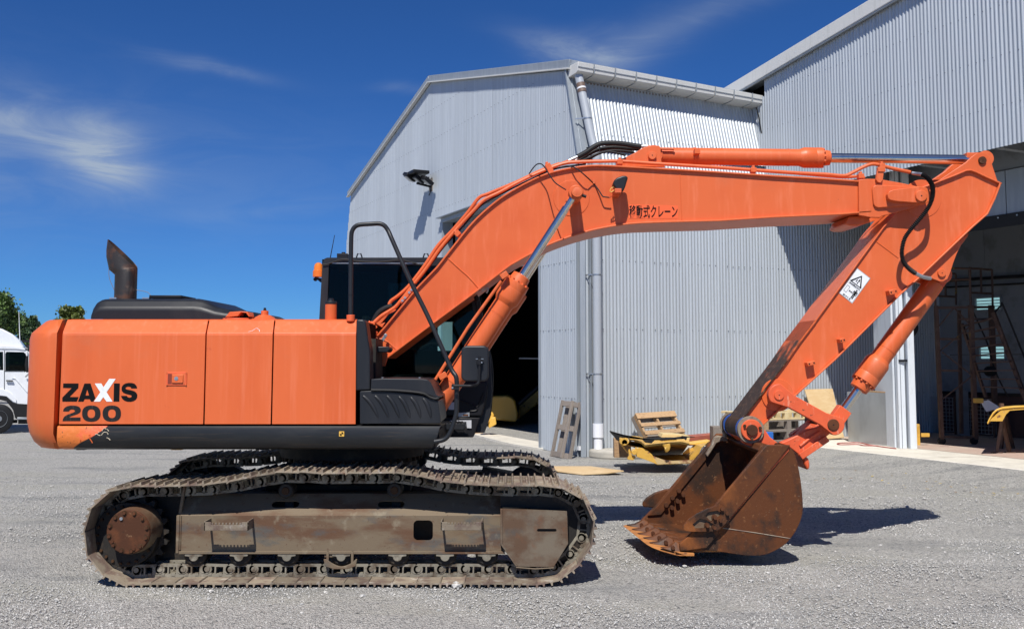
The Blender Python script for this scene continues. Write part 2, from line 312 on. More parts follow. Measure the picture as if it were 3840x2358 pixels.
WOD = mat('fresh_pine', (.40, .255, .135), .7, layers=[((.27, .16, .08), 5, .5, .72, (3, 3, 8)), ((.20, .12, .06), 16, .64, .72, (1, 1, 1))], bump=.2, bscale=60, rnd=.15)
WOP = mat('pale_pine', (.62, .50, .28), .7, layers=[((.50, .36, .18), 5, .5, .72, (3, 3, 8))], bump=.1, bscale=60, rnd=.1)
WOG = mat('weathered_grey_wood', (.21, .178, .15), .8, layers=[((.20, .165, .14), 7, .45, .65, (6, 6, .8)), ((.29, .26, .225), 12, .55, .7, (8, 8, 1)), ((.12, .08, .06), 22, .66, .72, (1, 1, .5))], bump=.4, bscale=60, bdist=.004, rnd=.15)
PLY = mat('plywood', (.56, .39, .20), .7, layers=[((.62, .46, .26), 2.5, .4, .7, (1, 1, 3)), ((.42, .27, .13), 6, .6, .75, (1, 2, 6)), ((.36, .30, .22), 4, .66, .8, (1, 1, 1))])
RED = mat('red_oxide_steel', (.34, .09, .05), .6, layers=[((.25, .06, .04), 6, .4, .7, (1, 1, 1))])
WPN = mat('white_door_paint', (.62, .66, .70), .45, layers=[((.52, .55, .58), 5, .5, .75, (2, 2, .3)), ((.25, .18, .12), 14, .66, .72, (3, 3, .3), .7, .7)])
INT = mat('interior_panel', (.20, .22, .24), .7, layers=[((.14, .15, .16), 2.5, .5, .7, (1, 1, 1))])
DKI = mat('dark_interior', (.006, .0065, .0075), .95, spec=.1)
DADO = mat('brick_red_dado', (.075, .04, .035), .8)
SCF = mat('rusty_scaffold_paint', (.09, .05, .035), .65, layers=[((.25, .16, .02), 2.4, .62, .66, (1, 1, 1)), ((.13, .08, .06), 8, .5, .7, (1, 1, 1))])
TWH = mat('white_truck_paint', (.78, .80, .82), .25, coat=.3, layers=[((.66, .67, .67), 3, .5, .8, (1, 1, .5))])
ALU = mat('bare_sheet_metal', (.46, .48, .49), .42, .7, layers=[((.38, .39, .40), 3, .4, .7, (1, 1, .4))])
def glass(name, col, rough=.02, alpha=.35):
    m = bpy.data.materials.new(name); m.use_nodes = True; t = m.node_tree; t.nodes.clear()
    o = _n(t, 'ShaderNodeOutputMaterial'); tr = _n(t, 'ShaderNodeBsdfTransparent'); gl = _n(t, 'ShaderNodeBsdfGlossy'); fr = _n(t, 'ShaderNodeFresnel'); mxs = _n(t, 'ShaderNodeMixShader')
    tr.inputs[0].default_value = (*col, 1); gl.inputs['Roughness'].default_value = rough; fr.inputs[0].default_value = 1.22
    t.links.new(fr.outputs[0], mxs.inputs[0]); t.links.new(tr.outputs[0], mxs.inputs[1]); t.links.new(gl.outputs[0], mxs.inputs[2]); t.links.new(mxs.outputs[0], o.inputs[0])
    return m
GLC = glass('tinted_cab_glass', (.78, .90, .88)); GLD = glass('dark_tinted_glass', (.035, .05, .06)); GLT = glass('truck_glass', (.16, .22, .21))
LOU = mat('glowing_louvre_glass', (.4, .55, .56), .4)
b_ = LOU.node_tree.nodes['Principled BSDF']; b_.inputs['Emission Color'].default_value = (.30, .55, .58, 1); b_.inputs['Emission Strength'].default_value = .7  # emission stands in for daylight coming through the panes
# ================================================================== THE PLACE
# ---- ground
def ground_mat():
    m = bpy.data.materials.new('gravel_ground'); m.use_nodes = True; t = m.node_tree; b = t.nodes['Principled BSDF']; L = t.links
    geo = _n(t, 'ShaderNodeNewGeometry')
    def nz(scale, st=(1, 1, 1), det=6, ro=.6):
        mp = _n(t, 'ShaderNodeMapping'); mp.inputs['Scale'].default_value = st; L.new(geo.outputs['Position'], mp.inputs['Vector'])
        n = _n(t, 'ShaderNodeTexNoise'); n.inputs['Scale'].default_value = scale; n.inputs['Detail'].default_value = det; n.inputs['Roughness'].default_value = ro
        L.new(mp.outputs[0], n.inputs['Vector']); return n.outputs['Fac']
    def vor(scale, feat='F1'):
        v = _n(t, 'ShaderNodeTexVoronoi', feature=feat); v.inputs['Scale'].default_value = scale
        w = _n(t, 'ShaderNodeVectorMath', operation='ADD'); q = _n(t, 'ShaderNodeTexNoise'); q.inputs['Scale'].default_value = scale*.8; q.inputs['Detail'].default_value = 3
        L.new(geo.outputs['Position'], q.inputs['Vector']); s_ = _n(t, 'ShaderNodeVectorMath', operation='SCALE'); L.new(q.outputs['Color'], s_.inputs[0]); s_.inputs['Scale'].default_value = .8/scale
        L.new(geo.outputs['Position'], w.inputs[0]); L.new(s_.outputs[0], w.inputs[1]); L.new(w.outputs[0], v.inputs['Vector']); return v
    v1 = vor(75); v2 = vor(150); v0 = vor(38)
    ramp = _n(t, 'ShaderNodeValToRGB'); L.new(v1.outputs['Color'], ramp.inputs[0])
    e = ramp.color_ramp.elements; e[0].color = (.22, .215, .20, 1); e[1].color = (.86, .83, .765, 1); k = e.new(.45); k.color = (.56, .54, .50, 1)
    ramp2 = _n(t, 'ShaderNodeValToRGB'); L.new(v2.outputs['Color'], ramp2.inputs[0])
    e = ramp2.color_ramp.elements; e[0].color = (.31, .305, .285, 1); e[1].color = (.82, .79, .73, 1)
    x = _n(t, 'ShaderNodeMix', data_type='RGBA'); x.inputs[0].default_value = .35; L.new(ramp.outputs[0], x.inputs[6]); L.new(ramp2.outputs[0], x.inputs[7])
    c = x.outputs[2]
    for col, sc_, st, lo, hi, op in (((.56, .54, .47), .55, (.35, 1.6, 1), .50, .66, .75), ((.27, .275, .28), .8, (.4, 1.5, 1), .50, .68, .6), ((.42, .42, .42), 3.5, (1, 2, 1), .5, .75, .35), ((.20, .205, .21), 6, (1, 1.6, 1), .64, .80, .5), ((.14, .145, .15), 19, (1, 1, 1), .57, .66, .8), ((.74, .72, .67), 24, (1, 1, 1), .57, .68, .7), ((.17, .175, .18), 9, (.6, 1.4, 1), .61, .70, .6)):
        r = _n(t, 'ShaderNodeMapRange'); r.interpolation_type = 'SMOOTHSTEP'
        for i_, v_ in ((1, lo), (2, hi), (3, 0), (4, op)): r.inputs[i_].default_value = v_
        L.new(nz(sc_, st), r.inputs[0]); y = _n(t, 'ShaderNodeMix', data_type='RGBA'); L.new(r.outputs[0], y.inputs[0]); L.new(c, y.inputs[6]); y.inputs[7].default_value = (*col, 1); c = y.outputs[2]
    L.new(c, b.inputs['Base Color']); b.inputs['Roughness'].default_value = .95; b.inputs['Specular IOR Level'].default_value = .2
    h = _n(t, 'ShaderNodeMath', operation='ADD'); L.new(v1.outputs['Distance'], h.inputs[0])
    h2 = _n(t, 'ShaderNodeMath', operation='MULTIPLY'); L.new(v2.outputs['Distance'], h2.inputs[0]); h2.inputs[1].default_value = .5; L.new(h2.outputs[0], h.inputs[1])
    h3 = _n(t, 'ShaderNodeMath', operation='MULTIPLY_ADD'); L.new(v0.outputs['Distance'], h3.inputs[0]); h3.inputs[1].default_value = .7; L.new(h.outputs[0], h3.inputs[2])
    bp = _n(t, 'ShaderNodeBump'); bp.invert = True; bp.inputs['Strength'].default_value = 1.0; bp.inputs['Distance'].default_value = .028; L.new(h3.outputs[0], bp.inputs['Height'])
    L.new(bp.outputs[0], b.inputs['Normal'])
    return m
GRV = ground_mat()
def grid_ground():
    xs = np.concatenate([[-900, -200, -60, -25], np.linspace(-14, 16, 121), [30, 70, 200, 900]])
    ys = np.concatenate([[-300, -60, -10, 2], np.linspace(4.5, 30, 103), [40, 80, 200, 1200, 3000]])
    X, Y = np.meshgrid(xs, ys); near = (np.abs(X) < 17) & (Y > 4) & (Y < 31)
    Z = np.where(near, .012*np.sin(X*1.1+.7*np.sin(Y*.9))*np.sin(Y*1.7+1.1*np.sin(X*.6))+.006*np.sin(X*3.1+Y*2.3)-.008, -.012)
    vs = np.stack([X.ravel(), Y.ravel(), Z.ravel()], 1).tolist(); w = len(xs)
    fs = [(j*w+i, j*w+i+1, (j+1)*w+i+1, (j+1)*w+i) for j in range(len(ys)-1) for i in range(w-1)]
    o = MB().add(vs, fs).build('gravel_yard', GRV); tag(o, kind='structure')
grid_ground()
def stones(n, ylo, yhi, smin, smax, name, material, label):
    u = rng.random(n); Y = 1/(1/ylo+(1/yhi-1/ylo)*u**.8); X = (rng.random(n)*2-1)*Y*.56
    clump = np.sin(X*2.3+3*np.sin(Y*1.1))+np.sin(Y*3.7+2*np.sin(X*.8))+rng.normal(0, .9, n)
    k = clump > -.9; X = X[k]; Y = Y[k]; n = len(X)
    s = smin+(smax-smin)*rng.random(n)**3.2; s *= np.clip(Y/8, .8, 1.6)**.5
    base = np.array([[1, 0, 0], [0, 1, 0], [-1, 0, 0], [0, -1, 0], [.1, 0, 1], [0, 0, -1]], float)
    V_ = base[None]*(1+.35*(rng.random((n, 6, 3))-.5)*2)
    V_ *= (s[:, None, None]*np.stack([.8+.5*rng.random(n), .8+.5*rng.random(n), .45+.3*rng.random(n)], 1)[:, None, :])
    a = rng.random(n)*6.28; ca, sa = np.cos(a)[:, None], np.sin(a)[:, None]
    x = V_[:, :, 0]*ca-V_[:, :, 1]*sa+X[:, None]; y = V_[:, :, 0]*sa+V_[:, :, 1]*ca+Y[:, None]; z = V_[:, :, 2]+s[:, None]*.12-.004
    co = np.stack([x, y, z], 2).reshape(-1, 3)
    f = np.array([[0, 1, 4], [1, 2, 4], [2, 3, 4], [3, 0, 4], [1, 0, 5], [2, 1, 5], [3, 2, 5], [0, 3, 5]])
    fi = (f[None]+(np.arange(n)*6)[:, None, None]).reshape(-1)
    me = bpy.data.meshes.new(name); me.vertices.add(len(co)); me.vertices.foreach_set('co', co.ravel())
    nf = len(fi)//3; me.loops.add(len(fi)); me.loops.foreach_set('vertex_index', fi.astype(np.int32))
    me.polygons.add(nf); me.polygons.foreach_set('loop_start', np.arange(nf, dtype=np.int32)*3)
    me.materials.append(material); me.update(calc_edges=True)
    o = bpy.data.objects.new(name, me); link(o); tag(o, label, None, None, 'stuff')
STN = mat('crushed_stone', (.54, .52, .485), .9, layers=[((.33, .33, .32), 38, .42, .58, (1, 1, 1)), ((.62, .60, .56), 30, .55, .68, (1, 1, 1)), ((.17, .175, .185), 55, .62, .72, (1, 1, 1))])
stones(150000, 5.3, 15, .003, .0120, 'gravel', STN, 'loose grey crushed gravel scattered over the yard')

# ---- frames of the two sheds: A runs back along the gables, B runs along the side wall
CAMP = Vector((0, 0, CAMZ))
Bd = Vector((.9, .436, 0)).normalized(); Ad = Vector((-Bd.y, Bd.x, 0))
G = on_z(V(1405, 1098)); G.z = 0
def W(s, t, z=0): return G+Ad*s+Bd*t+Vector((0, 0, z))
def st(p): d = p-G; return d.dot(Ad), d.dot(Bd), p.z
def onA(v, t=0.0): return st(on_plane(V(*v), W(0, t), Bd))
def onB(v, s=0.0): return st(on_plane(V(*v), W(s, 0), Ad))
up = Vector((0, 0, 1))
sT, _, zT = onA((1346, 172)); sK, _, zK = onA((1375, 392)); sR, _, zR = onA((1037, 199)); sL, _, zL = onA((844, 470)); s0 = 0
sT = .48; zT -= .09
print('corner', sT, zT, 'kink', sK, zK, 'ridge', sR, zR, 'left eave', sL, zL)
sJ0, _, zLin = onA((1065, 531)); sJ1, _, _z = onA((1298, 700))
print('opening', sJ0, sJ1, zLin)
tQ = onB((1843, 470))[1]; zQ = onA((2423, 350), tQ)[2]; sQt, _, zQt = onA((1843, 185), tQ); sU, _, zU = onA((2158, 0), tQ)
print('tQ', tQ, 'zQ', zQ, 'tops', sQt, zQt, sU, zU)
def lerp(a, b, t): return a+(b-a)*t
sLo = sL+.45
def gtop(s):
    if s < sT: return lerp(zK, zT, s/sT)
    if s < sR: return lerp(zT, zR, (s-sT)/(sR-sT))
    if s < sL: return lerp(zR, zL, (s-sR)/(sL-sR))
    return lerp(zL, zK, (s-sL)/(sLo-sL))
PIT = .076
def sheets(parent, fb, ft, u0, u1, n, mname=GLV, width=.762, name='wall_sheet', gap=1):
    k = max(1, int(math.ceil((u1-u0)/width-1e-6)))
    for i in range(k):
        a = u0+i*width; b = min(u1, a+width+.02); mb = MB(); m = max(2, int(round((b-a)/PIT*8))); vs = []
        for j in range(m+1):
            u = a+(b-a)*j/m; off = n*(.0098*math.tanh(1.7*math.sin(2*math.pi*u/PIT))+(.0025 if i % 2 else 0))
            lo, hi = fb(u)+off, ft(u)+off
            vs += [lo, hi]
        mb.add(vs, [(2*j, 2*j+2, 2*j+3, 2*j+1) for j in range(m)])
        me = bpy.data.meshes.new(name); me.from_pydata([tuple(v) for v in mb.v], [], mb.f); me.materials.append(mname); me.shade_smooth()
        o = bpy.data.objects.new(name, me); link(o, parent)
def screws(parent, pts, n, r=.0075):
    mb = MB()
    for p in pts: mb.cyl(p-n*.002, p+n*.011, r, n=6)
    o = mb.build('screws', DARKS, parent); o['kind'] = 'stuff'
DARKS = mat('dark_screw_heads', (.06, .065, .075), .6)

# ---- left shed
shed = thing('storage_shed', 'grey corrugated metal shed with a gable roof and dark open doorway behind the boom', 'shed', W(0, 0))
nA = -Bd; nB = -Ad
for a, b, lo in ((0, sJ1, 0), (sJ1, sJ0, zLin), (sJ0, sLo, 0)):
    sheets(shed, lambda s, lo=lo: W(s, 0, lo), lambda s: W(s, 0, gtop(s)), a, b, nA)
sheets(shed, lambda t: W(0, t, 0), lambda t: W(0, t, zK), .0, 9.6, nB)
sheets(shed, lambda t: W(0, t, zK), lambda t: W(sT, t, zT), .0, tQ+.6, nB)
for lv in (1.05, 2.35, 3.65, 4.85): screws(shed, [W(0, .12+j*PIT*(1.5 if j % 3 else 1)*1.28+.006, lv)+nB*.008 for j in range(0, 62)], nB)
screws(shed, [W(0, .2+j*.11, .08)+nB*.008 for j in range(0, 60)], nB)
screws(shed, [lerp(W(0, 0, zK), W(sT, 0, zT), .30)+Bd*(.16+j*.118)+nB*.009 for j in range(0, 36)], nB)
for lv in (1.05, 2.35, 3.65): screws(shed, [W(.1+j*.114, 0, lv)+nA*.008 for j in range(0, 15)], nA)
for lv in (5.6, 6.6, 7.5, 8.3):
    screws(shed, [W(s, 0, lv)+nA*.008 for s in [.5+j*.19 for j in range(0, 80)] if lv < gtop(s)-.2], nA, .0055)
# frame trims
tr = MB()
tr.bar(W(-.02, -.03, 0), W(-.02, -.03, zK), .10, .10)
tr.build('corner_flashing', TRM, shed, .004)
MB().bar(W(.085, -.022, 0), W(.085, -.022, zK), .012, .16, up=Bd).bar(W(-.022, .10, 0), W(-.022, .10, zK), .012, .17, up=Ad).build('corner_trim', TRM, shed)
c0, c1 = W(0, -.02, zK), W(sT, -.02, zT)
MB().bar(c0+Ad*.02, c1+Ad*.02, .035, .15, up=Bd).build('corner_trim', TRM, shed)
MB().bar(W(-.015, .10, zK), W(sT-.015, .10, zT), .20, .014, up=nB).build('corner_trim', TRM, shed)
fa = [(sT-.12, zT+.02), (sR, zR+.02), (sL+.15, zL-.02)]
for (a, za), (b, zb) in zip(fa[:-1], fa[1:]):
    MB().bar(W(a, -.06, za+.07), W(b, -.06, zb+.07), .17, .05, up=Bd).build('rake_fascia', TRM, shed, .006)
    MB().bar(W(a, -.07, za-.02), W(b, -.07, zb-.02), .025, .09, up=Bd).build('rake_drip_edge', GUT, shed)
    q = MB(); dz = .42 if a < 1 else 0; q.add([W(a, -.08, za+.158), W(b, -.08, zb+.158), W(b, 14, zb+.158), W(a, 14, za+.158-dz), W(a, -.03, za+.03), W(b, -.03, zb+.03), W(b, 14, zb+.03), W(a, 14, za+.03-dz)],
                    [(0, 1, 2, 3), (7, 6, 5, 4), (0, 4, 5, 1), (1, 5, 6, 2), (2, 6, 7, 3), (3, 7, 4, 0)]); q.build('roof', TRM, shed)
# other walls (closed, dark inside), rear ones never face the photograph
sd = MB()
sd.add([W(sLo, .0, 0), W(sLo, 14, 0), W(sLo, 14, zK), W(sLo, 0, zK)], [(0, 1, 2, 3)]); sd.add([W(sLo, 0, zK), W(sLo, 14, zK), W(sL, 14, zL), W(sL, 0, zL)], [(0, 1, 2, 3)])
sd.add([W(0, 14, 0), W(sLo, 14, 0), W(sLo, 14, zK), W(sL, 14, zL), W(sR, 14, zR), W(sT, 14, zT), W(0, 14, zK)], [tuple(range(7))])
sd.build('rear_wall', TRM, shed, smooth=False)
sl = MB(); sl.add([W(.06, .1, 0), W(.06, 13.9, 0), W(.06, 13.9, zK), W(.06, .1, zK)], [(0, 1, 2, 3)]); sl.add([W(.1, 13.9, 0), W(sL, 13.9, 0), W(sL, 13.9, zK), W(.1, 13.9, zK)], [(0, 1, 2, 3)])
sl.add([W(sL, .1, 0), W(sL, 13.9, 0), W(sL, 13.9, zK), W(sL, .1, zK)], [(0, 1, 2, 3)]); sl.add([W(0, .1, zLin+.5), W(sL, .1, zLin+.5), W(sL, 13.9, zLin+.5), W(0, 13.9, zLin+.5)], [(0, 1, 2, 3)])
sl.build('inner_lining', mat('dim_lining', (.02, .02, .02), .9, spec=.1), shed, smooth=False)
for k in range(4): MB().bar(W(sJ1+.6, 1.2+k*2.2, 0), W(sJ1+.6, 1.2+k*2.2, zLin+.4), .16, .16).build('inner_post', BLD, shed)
# door surround
for s_ in (sJ1, sJ0): MB().bar(W(s_, .12, 0), W(s_, .12, zLin), .28, .07, up=Ad).build('door_jamb', TRM, shed, .004)
MB().bar(W(sJ1-.03, .1, zLin), W(sJ0+.03, .1, zLin), .27, .10).build('door_lintel', TRM, shed, .004)
MB().bar(W(sJ1-.05, -.08, zLin+.07), W(sJ0+.12, -.08, zLin+.07), .14, .02).build('lintel_flashing', TRM, shed)
for k in range(14): MB().bar(W(sJ1+.1, .32+.0*k, zLin-.06-.105*k), W(sJ0-.08, .32, zLin-.06-.105*k), .03, .098).build('roller_door_slat', INT, shed, .004)
# gutter over the side wall
gz = zT+.08
Lg = tQ+.02
def gpt(o, t, z): return W(sT, t, z-.05-.028*t)+nB*o
def guts(t0, t1, k):
    g = MB(); a, b = t0+.008, t1-.008
    for q0, q1 in ((.03, .46),):
        g.add([gpt(.03, a, gz-.19), gpt(.34, a, gz-.18), gpt(.40, a, gz-.15), gpt(.42, a, gz+.02), gpt(.03, a, gz+.03),
               gpt(.03, b, gz-.19), gpt(.34, b, gz-.18), gpt(.40, b, gz-.15), gpt(.42, b, gz+.02), gpt(.03, b, gz+.03)],
              [(0, 1, 2, 3, 4), (9, 8, 7, 6, 5), (0, 5, 6, 1), (1, 6, 7, 2), (2, 7, 8, 3), (3, 8, 9, 4), (4, 9, 5, 0)])
    o = g.build('gutter_section', GUT, shed, .008)
    MB().bar(gpt(.418, a, gz-.07), gpt(.418, b, gz-.07), .008, .010, up=up).build('gutter_seam', TRM, o)
ng = 9; e0 = -.06
gt = [e0, .30]+[.30+(Lg-.30)*i/8.6 for i in range(1, 9)]+[Lg]
for i in range(len(gt)-1): guts(gt[i], gt[i+1], i)
for t_ in gt[1:-1]:
    MB().bar(gpt(.42, t_, gz-.16), gpt(.428, t_, gz+.03), .010, .022, up=nB).bar(gpt(.05, t_, gz-.194), gpt(.33, t_, gz-.184), .012, .008).build('gutter_strap', TRM, shed)
MB().bar(gpt(.04, 0, gz-.24), gpt(.04, Lg, gz-.24), .05, .04).build('eave_batten', WOG, shed)
# downpipe
pt = .15; off = .16
k1 = W(-off, pt+.05, .55); k2 = W(-off, pt+.05, zK-.05); k3 = lerp(W(0, pt, zK), W(sT, pt, zT), .93)+nB*.22-Bd*.10
MB().tube([k1, k2], .082, 20).build('downpipe', PIP, shed)
dp = MB().tube(smooth_path([k2-up*.02, k2+up*.10, lerp(k2, k3, .35), k3-up*.02, k3+up*.02]), .080, 20).build('downpipe', PIP, shed)
for f in (.78, .83): a_ = lerp(k2, k3, f); d_ = (k3-k2).normalized(); MB().cyl(a_, a_+d_*.10, .086, n=20).build('pipe_collar', PIB, shed)
a_ = lerp(k2, k3, .825); MB().cyl(a_-(k3-k2).normalized()*.012, a_+(k3-k2).normalized()*.02, .09, n=20).build('pipe_collar', PIW, shed)
MB().tube([k1+up*.06, W(-off, pt+.05, .36), W(-off, pt+.05, .35)], .10, 22, [.10, .10, .085]).build('pipe_socket', PIW, shed)
MB().tube([W(-off, pt+.05, .34), W(-off, pt+.05, .02)], .082, 20).build('pipe_socket', PIW, shed)
for zz in (1.52, 3.35, 4.55):
    rg = MB().tube([W(-off, pt+.05, zz-.012), W(-off, pt+.05, zz+.012)], .088, 20); rg.bar(W(-.02, pt-.12, zz), W(-off, pt-.02, zz), .02, .02); rg.tube([W(-.02, pt-.10, zz-.01), W(-.09, pt-.07, zz-.15), W(-.02, pt-.05, zz-.38)], .006, 6)
    rg.build('pipe_bracket', ZNC, shed)
a_ = lerp(k2, k3, .48)
rg = MB().tube([a_-up*.012, a_+up*.012], .088, 20); rg.bar(a_-Bd*.08, a_-Bd*.20-nB*.12, .02, .02); rg.build('pipe_bracket', ZNC, shed)
MB().bar(W(.02, -.045, .16), W(.02, -.12, .16), .07, .07).build('cable_tag', WHT, shed)
kpl = [W(-.03, .06), W(-.22, .05), W(-.42, .12), W(-.56, .26), W(-.64, .45), W(-.68, .8), W(-.70, 3.6), W(-.03, 3.6)]; n_ = len(kpl)
kb = MB().add([p-up*.03 for p in kpl]+[p+up*.15 for p in kpl], [tuple(range(n_)), tuple(reversed(range(n_, 2*n_)))]+[(i, (i+1) % n_, (i+1) % n_+n_, i+n_) for i in range(n_)]).build('kerb', mat('grey_kerb_concrete', (.44, .41, .35), .85, layers=[((.36, .34, .29), 3, .4, .7, (1, 1, 1)), ((.28, .26, .22), 9, .6, .75, (1, 1, 1))], bump=.2, bscale=60), None, .05, seg=3); tag(kb, kind='structure')

# ---- right workshop: its upper front hangs out over a recessed doorway
tD = tQ+1.28; tBk = 9.3
shop = thing('workshop', 'large grey corrugated metal workshop with an open doorway under its overhanging front', 'workshop', W(-3, tQ))
slope = (zU-zQt)/(sQt-sU)
def qtop(s): return zQt+(sQt-s)*slope if s > -9 else zQt+(sQt+9)*slope-(-9-s)*slope
sheets(shop, lambda u: W(-u, tQ, zQ), lambda u: W(-u, tQ, qtop(-u)), 0, 17.4, nA)
sheets(shop, lambda u: W(-u, tQ, zQ), lambda u: W(-u, tQ, zT-.1), -.6, 0, nA)
MB().add([W(-.1, tQ+.35, zT-.6), W(2.2, tQ+.35, zT-.6), W(2.2, tQ+.35, zT+.5), W(-.1, tQ+.35, zQt+.1)], [(0, 1, 2, 3)]).build('soffit_shade_sheet', DKI, shop, smooth=False)  # dark sheet added to stand in for the shade under the rake
for lv in (5.05, 5.75, 6.55, 7.35, 8.1): screws(shop, [W(-u, tQ, lv)+nA*.008 for u in [.1+j*.152 for j in range(0, 60)] if lv < qtop(-u)-.15], nA, .0055)
for a, b in ((1.6, -9.0), (-9.0, -18)):
    MB().bar(W(a, tQ-.10, qtop(a)+.10), W(b, tQ-.10, qtop(b)+.10), .26, .06, up=Bd).build('rake_fascia', GUT, shop, .012)
    MB().bar(W(a, tQ-.09, qtop(a)-.045), W(b, tQ-.09, qtop(b)-.045), .03, .05, up=Bd).build('rake_drip_edge', TRM, shop)
    q = MB(); za, zb = qtop(a), qtop(b)
    q.add([W(a, tQ-.08, za+.22), W(b, tQ-.08, zb+.22), W(b, 22, zb+.22), W(a, 22, za+.22), W(a, tQ-.02, za+.06), W(b, tQ-.02, zb+.06), W(b, 22, zb+.06), W(a, 22, za+.06)],
          [(0, 1, 2, 3), (7, 6, 5, 4), (0, 4, 5, 1), (1, 5, 6, 2), (2, 6, 7, 3), (3, 7, 4, 0)]); q.build('roof', TRM, shop)
# soffit, header, linings
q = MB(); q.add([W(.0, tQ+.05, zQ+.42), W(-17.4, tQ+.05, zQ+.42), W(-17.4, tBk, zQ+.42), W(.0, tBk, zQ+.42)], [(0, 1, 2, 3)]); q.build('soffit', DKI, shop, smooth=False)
zh = onA((2371, 524), tD)[2]; zh2 = onA((2399, 414), tD)[2]
print('header', zh, zh2)
for k in range(8):
    a = -2.1-k*1.25; MB().bar(W(a, tD, (zh+zh2)/2), W(a-1.235, tD, (zh+zh2)/2), .05, zh2-zh).build('door_header_panel', WPN if 0 else TRM, shop, .004)
MB().bar(W(-2.1, tD+.03, (zh2+zQ+.4)/2+.02), W(-17, tD+.03, (zh2+zQ+.4)/2+.02), .05, zQ+.4-zh2).build('header_fascia', INT, shop)
MB().bar(W(-2.1, tD-.05, zh-.10), W(-17, tD-.05, zh-.10), .02, .22).build('rubber_strip', RUB, shop)
sb = MB()
for k in range(26): c = W(-2.3-k*.36, tD-.063, zh-.04); sb.cyl(c, c+nA*.012, .014, n=8)
o = sb.build('strip_bolts', ZNC, shop); o['kind'] = 'stuff'
for k in range(9): MB().bar(W(-.9-k*1.5, tQ+.08, zQ+.20), W(-.9-k*1.5, tD-.05, zQ+.20), .12, .40).build('soffit_beam', INT, shop)
MB().bar(W(0, tQ+.12, zQ+.30), W(-17, tQ+.12, zQ+.30), .08, .2).build('soffit_beam', INT, shop)
# back wall of the bay, panelled
bz = .16; zd = onA((2250, 944), tBk)[2]; zd2 = onA((2250, 854), tBk)[2]
print('dado', zd, zd2)
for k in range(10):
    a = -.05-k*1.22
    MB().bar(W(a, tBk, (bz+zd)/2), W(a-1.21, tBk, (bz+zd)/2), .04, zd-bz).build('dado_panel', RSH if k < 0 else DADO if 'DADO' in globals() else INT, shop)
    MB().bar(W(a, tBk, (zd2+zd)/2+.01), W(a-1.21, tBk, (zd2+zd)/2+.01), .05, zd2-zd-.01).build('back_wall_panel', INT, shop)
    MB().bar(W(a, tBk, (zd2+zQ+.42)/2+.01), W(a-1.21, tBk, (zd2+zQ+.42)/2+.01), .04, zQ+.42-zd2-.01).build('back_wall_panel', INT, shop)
MB().bar(W(0, tBk-.06, zd+.02), W(-12.3, tBk-.06, zd+.02), .07, .06).build('dado_rail', BLM, shop)
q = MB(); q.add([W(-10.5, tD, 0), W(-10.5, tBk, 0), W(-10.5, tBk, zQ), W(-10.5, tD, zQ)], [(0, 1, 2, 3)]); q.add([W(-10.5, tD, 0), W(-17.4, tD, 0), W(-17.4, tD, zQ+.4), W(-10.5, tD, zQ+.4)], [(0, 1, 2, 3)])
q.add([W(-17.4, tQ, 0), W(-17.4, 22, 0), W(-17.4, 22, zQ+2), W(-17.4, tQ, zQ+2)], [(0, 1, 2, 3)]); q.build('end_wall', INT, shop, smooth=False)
# pipes along the back wall under the ceiling
for z_, r_ in ((3.55, .035), (3.4, .02)): MB().tube([W(-.2, tBk-.12, z_), W(-12, tBk-.12, z_-.3)], r_, 8).build('overhead_pipe', BLM, shop)
# louvred windows in the back wall
for (x0, y0, x1, y1) in ((2353, 714, 2408, 746), (2363, 832, 2418, 863)):
    s1, _, z1 = onA((x0, y1), tBk); s2, _, z2 = onA((x1, y0), tBk)
    wf = MB().bar(W(s1+.03, tBk-.05, z2+.02), W(s2-.03, tBk-.05, z2+.02), .05, .04).bar(W(s1+.03, tBk-.05, z1-.02), W(s2-.03, tBk-.05, z1-.02), .05, .04)
    wf.bar(W(s1+.03, tBk-.05, z1), W(s1+.03, tBk-.05, z2), .05, .04).bar(W(s2-.03, tBk-.05, z1), W(s2-.03, tBk-.05, z2), .05, .04)
    wo_ = wf.build('window', INT, shop)
    for j in range(4):
        zz = lerp(z1, z2, (j+.5)/4); MB().bar(W(s1, tBk-.045, zz), W(s2, tBk-.045, zz), .01, (z2-z1)/4*.66).build('louvre_pane', LOU, wo_)
# sliding door leaves parked at the left of the opening
def post(v0, v1, y1b, ytop, depth, mat_, nm='door_leaf'):
    a = on_z(V(v0, y1b), bz); b = on_z(V(v1, y1b), bz); b = a+(b-a)*1.0
    d = Vector((a.x, a.y, 0)); h = CAMZ+(a.y/ (2350))*(865-ytop)
    e = (b-a); e.z = 0; inw = Vector((0, 1, 0))
    q = MB(); q.add([a, b, b+inw*depth, a+inw*depth, a+up*(h-bz), b+up*(h-bz), b+inw*depth+up*(h-bz), a+inw*depth+up*(h-bz)],
                    [(0, 3, 2, 1), (4, 5, 6, 7), (0, 1, 5, 4), (1, 2, 6, 5), (2, 3, 7, 6), (3, 0, 4, 7)])
    return q.build(nm, mat_, shop, .006)
post(2151, 2163, 1076, 250, .9, WPN); post(2163.5, 2170, 1078, 250, .12, WPN, 'door_stile'); post(2171, 2181, 1078, 250, .5, WPN); post(2181.5, 2189, 1077, 250, .3, DKI, 'door_gap_shade'); post(2189.5, 2206, 1079, 250, .5, WPN)  # near-black strip stands in for the shaded gap between the leaves
MB().bar(on_z(V(2167, 1078), bz)+up*1.6, on_z(V(2190, 1078), bz)+up*1.6-Vector((0, .05, 0)), .05, .04).build('door_latch', BLM, shop)
p_ = on_z(V(2206, 1075), bz); p_ = Vector((p_.x+.12, p_.y+.6, CAMZ+.62))
MB().lathe(p_, (0, -1, 0), [(0, .02), (.01, .2), (.04, .2), (.05, .02)]).build('wall_fan', BLM, shop)
